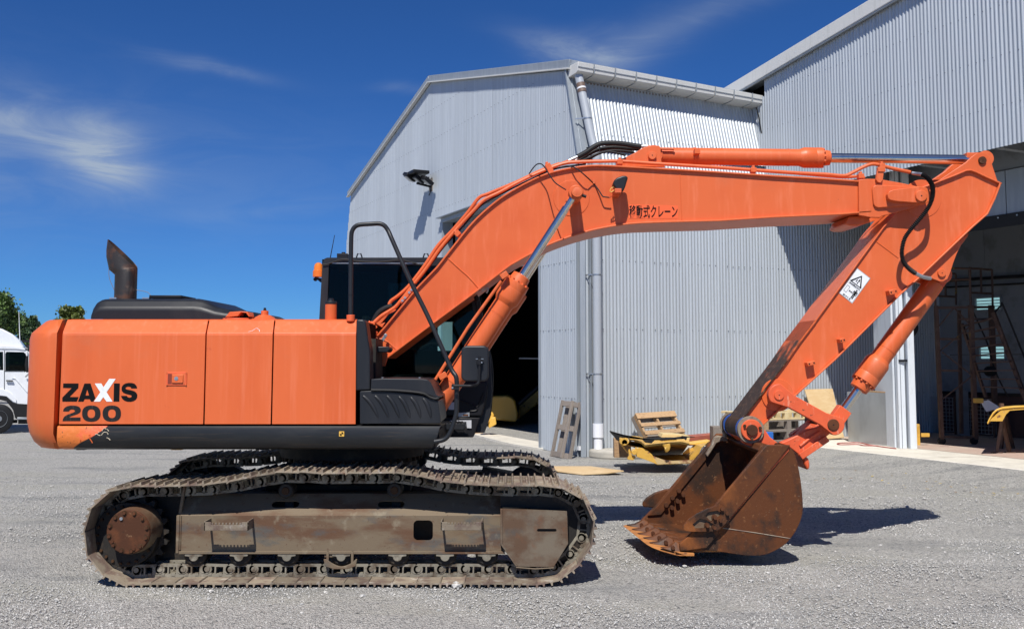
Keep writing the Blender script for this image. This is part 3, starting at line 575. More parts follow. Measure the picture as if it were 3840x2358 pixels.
# slab in front of and inside the workshop
e1 = on_z(V(1900, 1066), bz); e2 = on_z(V(2462, 1128.5), bz); dd = (e2-e1).normalized(); f1 = e1-dd*.5; f2 = e2+dd*9
sb_ = [f1, f2, W(-16, tBk), W(-.03, tBk), W(-.03, st(f1)[1])]
sb_ = [Vector((p.x, p.y, 0)) for p in sb_]
q = MB(); n_ = len(sb_); q.add([p-up*.05 for p in sb_]+[p+up*bz for p in sb_], [tuple(reversed(range(n_))), tuple(range(n_, 2*n_))]+[(i, (i+1) % n_, (i+1) % n_+n_, i+n_) for i in range(n_)])
sb_o = q.build('concrete_slab', CON, None, .015); tag(sb_o, kind='structure')
q = MB(); fl = [W(-1.6, tD-.25), W(-12, tD-.25), W(-12, tBk-.1), W(-.1, tBk-.1), W(-.1, tD+.3)]; q.add([Vector((p.x, p.y, bz+.004)) for p in fl], [tuple(range(5))]); o = q.build('workshop_floor', COP); tag(o, kind='structure')
o_ = Vector((dd.y, -dd.x, 0)); q = MB(); q.add([f1+up*(-.012), f2+up*(-.012), f2+o_*.25+up*(-.05), f1+o_*.25+up*(-.05), f2+o_*1.1+up*(-bz-.03), f1+o_*1.1+up*(-bz-.03)], [(0, 1, 2, 3), (3, 2, 4, 5)]); o = q.build('gravel_bank', GRV); tag(o, kind='structure')
# apron of the left shed's doorway
th = [on_z(V(*p), 0.0) for p in ((1135, 1046), (1175, 1043), (1304, 1066), (1306, 1082), (1230, 1070))]
q = MB(); q.add([p+up*.03 for p in th]+[p-up*.03 for p in th], [tuple(range(5)), tuple(reversed(range(5, 10)))]+[(i, (i+1) % 5, (i+1) % 5+5, i+5) for i in range(5)]); o = q.build('doorway_apron', CON); tag(o, kind='structure')

# ---- floodlight on the gable
fb_ = st(on_plane(ZA(745, 1110), W(0, 0), Bd)); fs_, _, fz_ = fb_
fl_ = thing('floodlight', 'black floodlight with three square lamp heads fixed to the shed gable', 'floodlight', W(fs_, -.02, fz_))
MB().bar(W(fs_+.02, -.02, fz_-.12), W(fs_+.02, -.02, fz_+.22), .20, .03, up=Bd).build('mounting_plate', WOG, fl_, .004)
MB().bar(W(fs_, -.03, fz_), W(fs_, -.42, fz_+.06), .06, .05).bar(W(fs_, -.1, fz_+.02), W(fs_, -.1, fz_+.25), .05, .05).build('bracket', BLM, fl_)
MB().tube(smooth_path([W(fs_-.05, -.02, fz_+.24), W(fs_-.12, -.06, fz_+.1), W(fs_-.04, -.05, fz_-.12), W(fs_+.08, -.05, fz_-.22)]), .012, 6).build('cable', BLM, fl_)
for i, (bo, so, zo) in enumerate(((.24, -.8, -.02), (.38, .0, .06), (.52, .8, .14))):
    c = W(fs_+so*.35, -bo, fz_+zo+.12); ax = (Ad*.94+up*.2).normalized(); nn = (up*.8-nA*.55).normalized(); ay = nn.cross(ax)
    h_ = MB().obox(c, ax, ay, nn, .17, .15, .045).build('lamp_head', BLM, fl_, .008)
    MB().obox(c-nn*.06, ax, ay, nn, .13, .11, .008).build('lens', ALU, h_)
MB().obox(W(fs_+.0, -.40, fz_+.32), Ad, nA, up, .30, .22, .04).build('hood', BLM, fl_, .01)
# ================================================================== THE EXCAVATOR
YC = 9.22; YT = 8.12                                  # boom plane, near track centre
ex = thing('hydraulic_excavator', 'orange tracked hydraulic excavator with its boom arched and rusty bucket resting on gravel', 'excavator', (-1.39, YC, 0))
# ---- tracks: one closed loop of chain, laid out once in x,z and used for both sides
def x_(v, Y=7.82): return XZ(V(*v), Y)
loop = [(x_((285, 1386))[0]+i*(x_((1322, 1386))[0]-x_((285, 1386))[0])/12, .033) for i in range(13)]
loop += [x_(p) for p in ((1378, 1368), (1416, 1322), (1428, 1255), (1405, 1205), (1350, 1173), (1293, 1168), (1238, 1169), (1181, 1168), (1121, 1165), (1064, 1157), (1009, 1146), (954, 1137), (894, 1138), (834, 1138.5),
                         (778, 1139), (720, 1136), (663, 1137), (608, 1147), (551, 1158), (494, 1166), (434, 1169), (379, 1170), (310, 1171), (258, 1186), (216, 1228), (203, 1288), (220, 1350))]
pth = smooth_path([(x, 0, z) for x, z in loop], 8, closed=True)
seg = [(pth[(i+1) % len(pth)]-pth[i]).length for i in range(len(pth))]; tot = sum(seg); NS = int(round(tot/.190)); print('shoes', NS)
def at_len(d):
    d %= tot
    for i, s_ in enumerate(seg):
        if d <= s_: return pth[i].lerp(pth[(i+1) % len(pth)], d/s_)
        d -= s_
    return pth[0]
nodes = [at_len(k*tot/NS+.04) for k in range(NS)]
PL = tot/NS
sh = MB()                                             # shoe: x along travel, y across, z outwards
sh.box(-PL/2+.016, PL/2+.008, -.30, .30, 0, .011)
sh.add([(PL/2+.008, -.30, 0), (PL/2+.008, .30, 0), (PL/2+.026, .30, -.012), (PL/2+.026, -.30, -.012), (PL/2+.008, -.30, .011), (PL/2+.008, .30, .011), (PL/2+.030, .30, -.004), (PL/2+.030, -.30, -.004)],
       [(0, 1, 2, 3), (7, 6, 5, 4), (0, 3, 7, 4), (3, 2, 6, 7), (2, 1, 5, 6), (1, 0, 4, 5)])
for gx, gh in ((-PL/2+.024, .036), (-PL/2+.078, .030), (-PL/2+.142, .036)):
    sh.prism([(gx-.010, .010), (gx+.010, .010), (gx+.005, gh), (gx-.005, gh)], -.30, .30)
for bx in (-.052, .012):
    for by in (-.12, -.065, .065, .12): sh.cyl((bx+.01, by, .010), (bx+.01, by, .028), .013, n=6)
shoe_me = sh.mesh('track_shoe', SHO, True, 30)
lk = MB()
for sy in (-1, 1):
    a, b = (.055, .085) if sy > 0 else (-.085, -.055)
    lk.box(-PL/2+.01, PL/2+.01, a, b, -.026, -.001); lk.box(-PL/2+.012, PL/2-.005, a, b, -.104, -.082)
    lk.box(-.016, -.004, a, b, -.09, -.02); lk.box(.054, .082, a, b, -.09, -.02); lk.box(-.086, -.07, a, b, -.09, -.02)
    for j, (cx, rr) in enumerate(((-PL/2+.020, .038), (PL/2-.004, .034))):
        c = (cx, (a-.004 if sy < 0 else a), -.062); lk.cyl((cx, a-.004, -.062), (cx, b+.004, -.062), rr, n=14)
    lk.box(-.062, -.036, a-.004, b+.004, -.034, -.012); lk.box(.020, .048, a-.004, b+.004, -.034, -.012)
lk.cyl((-PL/2+.020, -.095, -.062), (-PL/2+.020, .095, -.062), .021, n=12)
link_me = lk.mesh('track_link', LNK, True, 30)
for yc in (YT, 2*YC-YT):
    for k in range(NS):
        p, q = nodes[k], nodes[(k+1) % NS]; d = (q-p).normalized(); n_ = Vector((-d.z, 0, d.x))*-1
        # loop runs clockwise seen from the camera, outward is right of travel
        n_ = Vector((d.z, 0, -d.x)); y_ = n_.cross(d)
        m = Matrix(((d.x, y_.x, n_.x, 0), (d.y, y_.y, n_.y, 0), (d.z, y_.z, n_.z, 0), (0, 0, 0, 1)))
        c = (p+q)/2; m.translation = Vector((c.x-(.17 if yc > 9 else 0), yc, c.z))
        m = m @ Matrix.Rotation(math.radians(random.uniform(-2.2, 2.2)), 4, 'Y')
        inst(shoe_me, 'track_shoe', m, ex); inst(link_me, 'track_link', m, ex)
# ---- sprockets, idlers, rollers and frames on both sides
spc0 = x_((316, 1279), YT); idc0 = x_((1338, 1270), YT)
for yc in (YT, 2*YC-YT):
    near = yc == YT; o = yc-YT; fx = 0 if near else -.17
    spc = (spc0[0]+fx, spc0[1]); idc = (idc0[0]+fx, idc0[1])
    nt = 21; sp = []
    for k in range(nt*4):
        a = 2*math.pi*k/(nt*4); r = (.318, .318, .275, .275)[k % 4]; sp.append((spc[0]+r*math.cos(a), spc[1]+r*math.sin(a)))
    so = MB().prism(sp, yc-.03, yc+.03).cyl((spc[0], yc-.12, spc[1]), (spc[0], yc+.12, spc[1]), .255, n=40).build('sprocket', BLD, ex, .004)
    bo = MB()
    for k in range(22): a = 2*math.pi*k/22; bo.cyl((spc[0]+.225*math.cos(a), yc-.137, spc[1]+.225*math.sin(a)), (spc[0]+.225*math.cos(a), yc-.118, spc[1]+.225*math.sin(a)), .012, n=6)
    b_o = bo.build('sprocket_bolts', GRS, so); b_o['kind'] = 'stuff'
    hx, hz = XZ(Z3(545, 805), 7.855)
    if near:
        h = MB().lathe((hx, 7.86, hz), (0, 1, 0), [(0, .155), (.006, .176), (.10, .186), (.22, .19)], 48).build('final_drive', FRM, ex)
        cv = MB().lathe((hx, 7.845, hz), (0, 1, 0), [(0, .05), (.0, .165), (.012, .174), (.022, .174)], 48).build('drive_cover', RSH, h)
        for k in range(12):
            a = 2*math.pi*(k+.42)/12; c = Vector((hx+.151*math.cos(a), 7.83, hz+.151*math.sin(a)))
            MB().cyl(c+Vector((0, .012, 0)), c+Vector((0, .016, 0)), .021, n=16).build('bolt_seat', GRS, cv)
            MB().cyl(c, c+Vector((0, .02, 0)), .0125, n=6).build('bolt', RSH, cv)
        MB().cyl((hx-.055, 7.833, hz+.105), (hx-.055, 7.85, hz+.105), .013, n=10).build('filler_plug', ZNC, cv)
        MB().cyl((hx+.05, 7.836, hz-.13), (hx+.05, 7.85, hz-.13), .012, n=10).cyl((hx-.12, 7.836, hz-.075), (hx-.12, 7.85, hz-.075), .010, n=10).build('drain_plug', RSH, cv)
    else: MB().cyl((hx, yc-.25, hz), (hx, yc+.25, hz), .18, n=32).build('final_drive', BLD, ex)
    MB().cyl((spc[0]+.02, yc+.14, spc[1]), (spc[0]+.02, yc+.24, spc[1]), .35, n=36).cyl((spc[0]+.25, yc+.10, spc[1]), (spc[0]+.25, yc+.22, spc[1]), .30, n=36).build('dark_sprocket_backing', BLD, ex)  # dark discs added to close the bright gap behind the sprocket
    MB().lathe((idc[0], yc-.075, idc[1]), (0, 1, 0), [(0, .10), (.0, .225), (.02, .262), (.04, .262), (.045, .285), (.105, .285), (.11, .262), (.13, .262), (.15, .225), (.15, .10)], 48).build('idler_wheel', BLD, ex)
    rz = x_((500, 1338), YT)[1]
    for v in (Z3(1130, 0)[0], Z3(1525, 0)[0], Z3(1945, 0)[0], Z4(75, 0)[0], Z4(568, 0)[0], Z4(985, 0)[0], Z4(1350, 0)[0]):
        rx = XZ((v, 2080), YT-.1)[0]+fx; rz_ = XZ(Z3(0, 1005), YT-.1)[1]
        r_ = MB().lathe((rx, yc-.105, rz_), (0, 1, 0), [(0, .045), (.0, .078), (.012, .092), (.055, .092), (.06, .075), (.15, .075), (.155, .092), (.20, .092), (.21, .078), (.21, .045)], 26).build('track_roller', BLD, ex)
        MB().box(rx-.07, rx+.07, yc-.125, yc-.105, rz_-.008, rz_+.075).build('roller_bracket', FRM, r_, .005)
        MB().prism([(rx-.072, rz_-.005), (rx-.045, rz_-.008)]+[(rx+.036*math.cos(a), rz_-.012+.034*math.sin(a)) for a in [math.pi*(1+k/8) for k in range(9)]]+[(rx+.045, rz_-.008), (rx+.072, rz_-.005), (rx+.072, rz_+.012), (rx-.072, rz_+.012)], yc-.14, yc-.12).build('roller_cap', LNK, r_, .003)
    for v in (Z3(1925, 445), Z4(535, 440)):
        cx, cz = XZ(v, YT-.10); r_ = MB().lathe((cx, yc-.10, cz), (0, 1, 0), [(0, .02), (.0, .052), (.01, .060), (.17, .060)], 24).build('carrier_roller', BLD, ex)
        MB().lathe((cx, yc-.108, cz), (0, 1, 0), [(0, .0), (.0, .028), (.008, .032)], 18).build('roller_hub', GRS, r_)
        MB().box(cx-.035, cx+.035, yc+.05, yc+.10, cz-.2, cz+.03).build('roller_support', BLD, r_)
    # frame
    f0 = 7.99; X0 = XZ(V(432, 1300), f0)[0]; X1 = XZ(V(1205, 1300), f0)[0]; zb = XZ(V(800, 1324), f0)[1]; zt = XZ(V(800, 1239), f0)[1]; zr = XZ(V(800, 1186), 8.16)[1]
    hs = Vector(XZ(Z4(790, 792), f0)); hole = [(hs.x+a, hs.y+b) for a, b in rrect(-.078, .078, -.08, .08, .035)]
    if near:
        fr = filled([[(X0, zb), (X1, zb), (X1, zt), (X0, zt)], hole], f0, f0+.02)
        fr.add([(X0, f0+.001, zt), (X1, f0+.001, zt), (X1, f0+.02, zt-.012), (X0, f0+.02, zt-.012)], [(0, 1, 2, 3)])
        Ls = math.hypot(8.16-f0, zr-zt); sdir = Vector((0, (8.16-f0)/Ls, (zr-zt)/Ls)); sn = Vector((0, -sdir.z, sdir.y))
        sh_ = []
        for v0, v1 in ((654, 720), (909, 973)):
            a = XZ(V(v0, 1222), 8.09)[0]; b = XZ(V(v1, 1222), 8.09)[0]; sh_.append([(x, z) for x, z in [((a+b)/2+u, Ls*.52+w) for u, w in rrect(-(b-a)/2, (b-a)/2, -.036, .036, .034, 4)]])
        sp_ = filled([[(X0, 0), (X1, 0), (X1, Ls), (X0, Ls)]]+sh_, 0, .012)
        fr.add([Vector((x, f0, zt))+sdir*z-sn*y for x, y, z in sp_.v], sp_.f)
        fr.add([(X0, 8.16, zr), (X1, 8.16, zr), (X1, 8.34, zr), (X0, 8.34, zr)], [(0, 1, 2, 3)]).box(X0, X1, f0+.3, f0+.32, zb, zr)
        fo = fr.build('track_frame', FRM, ex)
        MB().box(X0-.02, X1+.03, f0-.014, f0+.3, zb-.022, zb).build('frame_flange', FRM, fo, .003)
        MB().box(X0-.025, X0, f0-.02, f0+.30, zb-.015, zt+.005).prism([(X0-.025, zt), (X0, zt), (X0+.03, zr+.1), (X0+.01, zr+.1)], f0+.02, f0+.05).build('frame_end_plate', FRM, fo, .004)
        MB().tube([(X0+.005, f0-.004, zb+.01), (X0+.005, f0-.004, zt)], .007, 6).build('weld_bead', FRM, fo)
        # idler guard
        gp = [V(1203, 1222), V(1363, 1228), V(1366, 1306), V(1331, 1362), V(1241, 1361), V(1203, 1306)]
        sl = Z4(1878, 791); sx, sz = XZ(sl, 7.95)
        MBg = filled([[XZ(p, 7.95) for p in gp], [(sx+a, sz+b) for a, b in rrect(-.078, .078, -.012, .012, .0115)]], 7.95, 7.965)
        go = MBg.build('idler_guard', FRR, ex, .003)
        g2 = [XZ(p, 7.965) for p in gp]
        MB().prism([(x, z) for x, z in [g2[0], (g2[0][0]+.018, g2[0][1]), (g2[5][0]+.018, g2[5][1]), (g2[4][0]+.01, g2[4][1]+.015), g2[4], g2[5]]], 7.938, 8.05).build('guard_edge', FRR, go, .003)
        MB().prism([g2[0], g2[1], (g2[1][0], g2[1][1]+.11), (g2[0][0], g2[0][1]+.10)], 8.04, 8.30).build('guard_top', BLD, go)
        MB().prism([g2[3], g2[4], (g2[4][0]+.02, g2[4][1]+.03), (g2[3][0]-.02, g2[3][1]+.03)], 7.965, 8.10).build('guard_bottom', FRR, go)
        MB().box(XZ(V(1210, 0), 7.97)[0], XZ(V(1360, 0), 7.97)[0], 7.972, 8.02, zb+.05, zt).build('guard_web', BLD, go)
        MB().tube([g2[3][:1]+(7.93,)+g2[3][1:], ((g2[3][0]+g2[4][0])/2, 7.93, g2[4][1]-.012), g2[4][:1]+(7.93,)+g2[4][1:]], .005, 6).build('weld_bead', FRM, go)
        # steps
        for z0, z1, nt in ((Z3(1210, 742), Z3(1600, 742), 8), (Z4(945, 740), Z4(1312, 740), 8)):
            a = XZ(z0, 7.84)[0]; b = XZ(z1, 7.84)[0]; zz = XZ(z0, 7.84)[1]
            YS_ = 7.835; s_ = MB().box(a, b, YS_, YS_+.012, zz-.045, zz-.0).box(a, a+.010, YS_, f0, zz-.045, zz+.028).box(b-.010, b, YS_, f0, zz-.045, zz+.028)
            s_.box(a, a+.055, YS_, YS_+.012, zz-.002, zz+.020).box(b-.055, b, YS_, YS_+.012, zz-.002, zz+.020)
            for k in range(nt+1):
                u = a+.065+(b-a-.13)*k/nt; s_.box(u-.007, u+.007, YS_, YS_+.012, zz, zz+.016)
            s_.build('frame_step', SHO, ex, .002)
        # guide guard in the middle
        ax, az = XZ(Z3(2265, 1040), 7.99); bx, bz_ = XZ(Z4(212, 1110), 7.99)
        gpts = [(ax, az), (ax+.02, az)]+[(lerp(ax+.06, bx-.04, k/8), az-.028-.03*math.sin(math.pi*k/8)) for k in range(9)]+[(bx-.01, az), (bx, az), (bx-.01, az-.055), (lerp(ax, bx, .7), az-.078), (lerp(ax, bx, .3), az-.078), (ax+.01, az-.055)]
        gg = MB().prism(gpts, 7.965, 7.985).box(ax+.02, ax+.04, 7.97, 8.0, az-.04, zb).box(bx-.05, bx-.03, 7.97, 8.0, az-.05, zb).box(ax+.0, ax+.08, 7.99, 8.02, zb-.05, zb-.01)
        gg.build('chain_guide', FRM, ex, .003)
    else:
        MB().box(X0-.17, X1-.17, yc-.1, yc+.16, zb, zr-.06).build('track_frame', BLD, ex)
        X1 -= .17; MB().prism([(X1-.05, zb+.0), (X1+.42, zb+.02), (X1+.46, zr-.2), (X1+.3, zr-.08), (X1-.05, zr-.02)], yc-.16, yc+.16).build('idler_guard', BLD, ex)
# ---- car body between the tracks and the slewing ring
cxm = XZ(V(848, 1100), YC)[0]
cb = MB().box(cxm-.62, cxm+.62, 8.45, 9.98, .40, .72)
for sx in (-1, 1):
    for sy in (-1, 1): cb.bar((cxm+sx*.45, YC+sy*.3, .58), (cxm+sx*1.05, YC+sy*.88, .50), .30, .24)
cb.build('car_body', BLD, ex, .01)
rg = MB().cyl((cxm, YC, .72), (cxm, YC, .90), .60, n=48).cyl((cxm, YC, .90), (cxm, YC, 1.03), .66, n=48).build('slewing_ring', BLD, ex)
rb = MB()
for k in range(36): a = 2*math.pi*k/36; rb.cyl((cxm+.63*math.cos(a), YC+.63*math.sin(a), .86), (cxm+.63*math.cos(a), YC+.63*math.sin(a), .90), .018, n=6)
o = rb.build('ring_bolts', GRS, rg); o['kind'] = 'stuff'
# ---- upper structure
YH = 7.87
def hz(vy, Y=YH): return XZ(V(900, vy), Y)[1]
z_b, z_s, z_d0, z_d1 = hz(1082), hz(1022.5), hz(1019.5), hz(800)
z_top = hz(768, 7.985)
DP = [(7.87, z_d0), (7.87, z_d1-.02), (7.874, z_d1), (7.885, z_d1+.012), (7.965, z_top-.012), (7.985, z_top), (8.03, z_top), (8.03, z_d0)]
def vx(v, Y=YH): return XZ(V(v, 900), Y)[0]
def zx(zf, x, y, Y=YH): return XZ(zf(x, y), Y)[0]
# left edge of the first door follows the counterweight seam
l1 = [zx(Z1, 371, 1250), zx(Z1, 392, 720), zx(Z1, 394, 668), zx(Z1, 396, 655), zx(Z1, 422, 592, 7.965), zx(Z1, 428, 583, 7.985), zx(Z1, 428, 583, 8.03), zx(Z1, 371, 1250, 8.03)]
e1 = [zx(Z1, 1280, 1245), zx(Z1, 1292, 720), zx(Z1, 1294, 668), zx(Z1, 1296, 655), zx(Z1, 1310, 592, 7.965), zx(Z1, 1313, 583, 7.985), zx(Z1, 1313, 583, 8.03), zx(Z1, 1280, 1245, 8.03)]
l2 = [v+.011 for v in e1]
e2 = [zx(Z2, 183, 1258), zx(Z2, 193, 790), zx(Z2, 195, 710), zx(Z2, 196, 700), zx(Z2, 203, 640, 7.965), zx(Z2, 206, 632, 7.985), zx(Z2, 206, 632, 8.03), zx(Z2, 183, 1258, 8.03)]
l3 = [v+.011 for v in e2]
e3 = [zx(Z2, 690, 1258), zx(Z2, 692, 790), zx(Z2, 693, 710), zx(Z2, 694, 700), zx(Z2, 696, 640, 7.965), zx(Z2, 697, 632, 7.985), zx(Z2, 697, 632, 8.03), zx(Z2, 690, 1258, 8.03)]
doors = []
for a, b in ((l1, e1), (l2, e2), (l3, e3)): doors.append(MB().xprof(DP, a, b).build('side_door', ORP, ex, .003, smooth=False))
# latch in the first door
lx, lz = XZ(Z1(1113, 957), YH)
LT = MB().prism(rrect(lx-.083, lx+.083, lz-.053, lz+.053, .010), YH-.007, YH-.001).build('latch', ORW, doors[0], .002)
MB().prism([(lx-.070, lz-.043), (lx+.072, lz-.043), (lx+.072, lz+.043), (lx-.070, lz+.043)], YH-.0085, YH-.0065).build('latch_recess', ORD, LT)
MB().prism([(lx-.068, lz-.040), (lx-.036, lz-.040), (lx-.036, lz+.040), (lx-.068, lz+.040)], YH-.0095, YH-.0080).build('latch_pocket_shade', mat('pocket_shade_orange', (.22, .03, .012), .6), LT)  # flat plate in darker orange, standing in for the shade inside a pocket
MB().prism(rrect(lx-.034, lx+.056, lz-.034, lz+.034, .008), YH-.017, YH-.009).build('latch_paddle', ORP, LT, .003)
MB().cyl((lx+.003, YH-.020, lz+.002), (lx+.003, YH-.016, lz+.002), .016, n=18).cyl((lx+.003, YH-.022, lz+.002), (lx+.003, YH-.019, lz+.002), .008, n=14).build('key_lock', ZNC, LT)
lr = MB()
for a, b in ((-.077, -.048), (-.077, .048), (.077, -.048), (.077, .048)): lr.cyl((lx+a, YH-.010, lz+b), (lx+a, YH-.006, lz+b), .006, n=8)
lr.build('latch_rivet', ORP, LT)
# lettering on the door
def pl(cs): return [[XZ(ZP(*p), YH) for p in c] for c in cs]
def letter(cs, m_, nm='letter'): return filled(pl(cs), YH-.0022, YH-.0008).build(nm, m_, doors[0], smooth=False)
letter([[(153, 356), (387, 356), (384, 425), (250, 563), (388, 564), (361, 633), (139, 633), (139, 573), (284, 426), (150, 424)]], INK)
letter([[(478, 357), (571, 357), (645, 582), (613, 633), (577, 633), (559, 596), (480, 596), (462, 634), (380, 634)], [(520, 448), (548, 539), (494, 540)]], INK)
letter([[(636, 357), (736, 356), (770, 414), (858, 286), (957, 286), (818, 490), (908, 634), (818, 634), (767, 565), (718, 634), (623, 634), (722, 490)]], WHT)
letter([[(931, 354), (1020, 356), (1012, 633), (924, 633)]], INK)
S_ = [(1284, 432), (1196, 432), (1190, 416), (1176, 407), (1155, 404), (1130, 407), (1113, 416), (1106, 428), (1112, 441), (1130, 449), (1190, 460), (1240, 475), (1272, 498), (1288, 530), (1286, 568), (1268, 602), (1234, 625), (1190, 636), (1140, 635), (1096, 622), (1062, 595), (1044, 565), (1039, 546), (1127, 546), (1134, 560), (1150, 570), (1168, 574), (1188, 570), (1200, 560), (1203, 548), (1194, 537), (1170, 529), (1110, 515), (1073, 497), (1051, 470), (1046, 440), (1052, 405), (1076, 374), (1112, 355), (1158, 347), (1206, 349), (1246, 362), (1272, 388), (1282, 412)]
letter([S_], INK)
T_ = [(152, 784), (156, 755), (176, 728), (212, 706), (260, 695), (310, 694), (360, 700), (398, 717), (420, 745), (422, 775), (408, 802), (372, 824), (320, 842), (270, 858), (240, 877), (418, 876), (417, 931), (143, 932), (150, 895), (172, 862), (214, 836), (270, 815), (312, 800), (332, 785), (328, 766), (306, 754), (280, 753), (256, 760), (244, 776), (243, 784)]
letter([T_], INF)
def ell(cx, cy, a, b, n=32, p=2.4): return [(cx+a*math.copysign(abs(math.cos(t))**(2/p), math.cos(t)), cy+b*math.copysign(abs(math.sin(t))**(2/p), math.sin(t))) for t in [2*math.pi*k/n for k in range(n)]]
letter([ell(583, 817, 141, 124), ell(583, 818, 58, 67)], INF); letter([ell(897, 817, 141, 124), ell(899, 819, 58, 67)], INF)
# scratch on the second door
MB().tube(smooth_path([Vector((XZ(Z1(x, y), YH-.004)[0], lerp(7.88, 7.96, (668-y)/80)-.004, XZ(Z1(x, y), 7.9)[1])) for x, y in ((1562, 662), (1585, 655), (1600, 643), (1618, 638))]), .0016, 4).tube([Vector((XZ(Z1(x, y), 7.9)[0], lerp(7.875, 7.955, (668-y)/80)-.003, XZ(Z1(x, y), 7.9)[1])) for x, y in ((1624, 645), (1636, 650), (1640, 662))], .002, 4).build('scratch', WHT, doors[1])
# counterweight
pc = []; R_ = 2.815; cxs = -1.40
xs0 = vx(143)
pln = [(xs0, YH), (-3.70, YH), (-3.80, 7.888)]
th0 = math.asin((YC-7.985)/R_)
for k in range(17): a = th0-(2*th0)*k/16; pln.append((cxs-R_*math.cos(a), YC-R_*math.sin(a)))
pln += [(-3.80, 2*YC-7.888), (-3.70, 2*YC-YH), (xs0, 2*YC-YH)]
pln = [tuple(p)[:2] for p in smooth_path([(x, y, 0) for x, y in pln[1:-1]], 3)]; pln = [(xs0, YH)]+pln+[(xs0, 2*YC-YH)]
lev = [(.16, z_b-.004), (.11, z_b+.006), (.058, z_b+.055), (.022, z_b+.13), (0.0, z_b+.24), (0, z_d1-.05), (.012, z_d1), (.055, z_d1+.045), (.115, z_top-.012), (.14, z_top), (.20, z_top+.004)]
def seam_x(z):
    if z < z_d1: return -.019+lerp(zx(Z1, 346, 1400), zx(Z1, 374, 668), max(0, (z-z_b)/(z_d1-z_b)))
    return -.019+lerp(zx(Z1, 374, 668), zx(Z1, 402, 585, 7.98), min(1, (z-z_d1)/(z_top-z_d1)))
vs = []; m = len(pln)
for ins, z in lev:
    for i, (x, y) in enumerate(pln):
        cx_, cy_ = -2.6, YC; d = Vector((x-cx_, y-cy_)); L = d.length
        if i in (0, m-1): vs.append((seam_x(z), y+(ins*1.15 if y < YC else -ins*1.15)*(.0 if ins < .03 else .9), z))
        else: k = (L-ins*1.05)/L; vs.append((min(cx_+d.x*k, seam_x(z)-.02*(1 if i < 2 else 1)), cy_+d.y*k, z))
fs = [(j*m+i, j*m+i+1, (j+1)*m+i+1, (j+1)*m+i) for j in range(len(lev)-1) for i in range(m-1)]
fs += [tuple(range(m)), tuple(reversed(range((len(lev)-1)*m, len(lev)*m)))]+[((j*m), (j+1)*m, (j+1)*m+m-1, j*m+m-1) for j in range(len(lev)-1)]
cw = MB().add(vs, fs).build('counterweight', ORC, ex, .012)
gx, gz_ = XZ(Z1(250, 1238), 7.885)
MB().tube([(gx-.05, 7.93, gz_), (gx, 7.895, gz_-.004), (gx+.045, 7.877, gz_+.008)], .007, 6, [.002, .008, .002]).build('gouge', ORD, cw)
# dark core behind the doors, deck, belly
MB().box(vx(143)+.03, vx(857), 8.04, 10.56, z_b+.03, z_top-.012).build('engine_bay', DKI, ex)
MB().box(vx(150), vx(857)-.02, 8.0, 10.56, z_top-.012, z_top+.002).build('hood_top', ORP, ex)
MB().box(vx(175), vx(1045), 8.02, 10.50, z_b+.005, z_b+.05).build('belly_plate', BLD, ex)
for v0, v1, m_ in ((175, 195, BLM), (405, 430, YEL), (610, 640, BLM)): MB().box(vx(v0), vx(v1), 7.98, 8.2, z_b-.008, z_b+.01).build('belly_bracket', m_, ex)
# skirt
SK = [(7.905, z_s), (7.875, z_s-.006), (7.868, z_s-.03), (7.862, z_s-.09), (7.872, z_b+.06), (7.900, z_b+.018), (7.95, z_b), (8.02, z_b), (8.02, z_s)]
xd = [lerp(zx(ZP, 835, 1010), zx(ZP, 240, 1375), t) for t in (0, .01, .08, .38, .70, .92, 1, 1, 0)]
xl = [vx(142.5)]*9; xl = [vx(141.5), vx(141.5), vx(142), vx(143), vx(142), vx(143), vx(148), vx(148), vx(142)]
MB().xprof(SK, xl, [v-.0008 for v in xd]).build('skirt_corner', mat('orange_scraped_paint', (.66, .17, .03), .45, layers=[((.78, .14, .05), 5, .45, .6, (1, 1, 1)), ((.10, .05, .02), 34, .64, .68, (2.5, 1, .8), .7), ((.80, .55, .45), 16, .68, .72, (2, 1, 1), .4, .8)], bump=.45, bscale=3.5, bdist=.05), ex, .004)
xr = [zx(Z2, 1195, 1259), zx(Z2, 1196, 1262), zx(Z2, 1192, 1285), zx(Z2, 1180, 1310), zx(Z2, 1163, 1345), zx(Z2, 1150, 1390), zx(Z2, 1135, 1398), zx(Z2, 1135, 1398), zx(Z2, 1195, 1259)]
SKM = mat('black_skirt_paint', (.014, .0155, .0175), .40, spec=.4, layers=[((.024, .025, .026), 3, .45, .75, (.5, 1, 2), .5), ((.11, .075, .045), 9, .55, .75, (.3, 1, 6), .6, .35), ((.30, .27, .20), 22, .735, .75, (1, 1, 1), .6, .9)], bump=.08, bscale=2, bdist=.03)
sko = MB().xprof(SK, xd, xr).build('side_skirt', SKM, ex, .004)
scr = MB()
for pts in (((745, 1085), (765, 1050), (790, 1045), (808, 1058)), ((820, 1052), (832, 1070), (848, 1088)), ((640, 1140), (668, 1132), (690, 1150), (720, 1152)), ((735, 1150), (770, 1108), (800, 1104), (828, 1116), (836, 1140)), ((815, 1186), (850, 1204), (870, 1224)), ((688, 1108), (704, 1102))):
    q = smooth_path([Vector((XZ(ZP(*p), 7.86)[0], 7.8635, XZ(ZP(*p), 7.86)[1])) for p in pts], 4)
    scr.tube(q, .003, 5, [.0015+.0035*abs(math.sin(1.7*i+len(pts))) for i in range(len(q))])
scr.build('paint_scratches', mat('chipped_filler', (.46, .40, .29), .7), sko)['kind'] = 'stuff'
dr = MB()
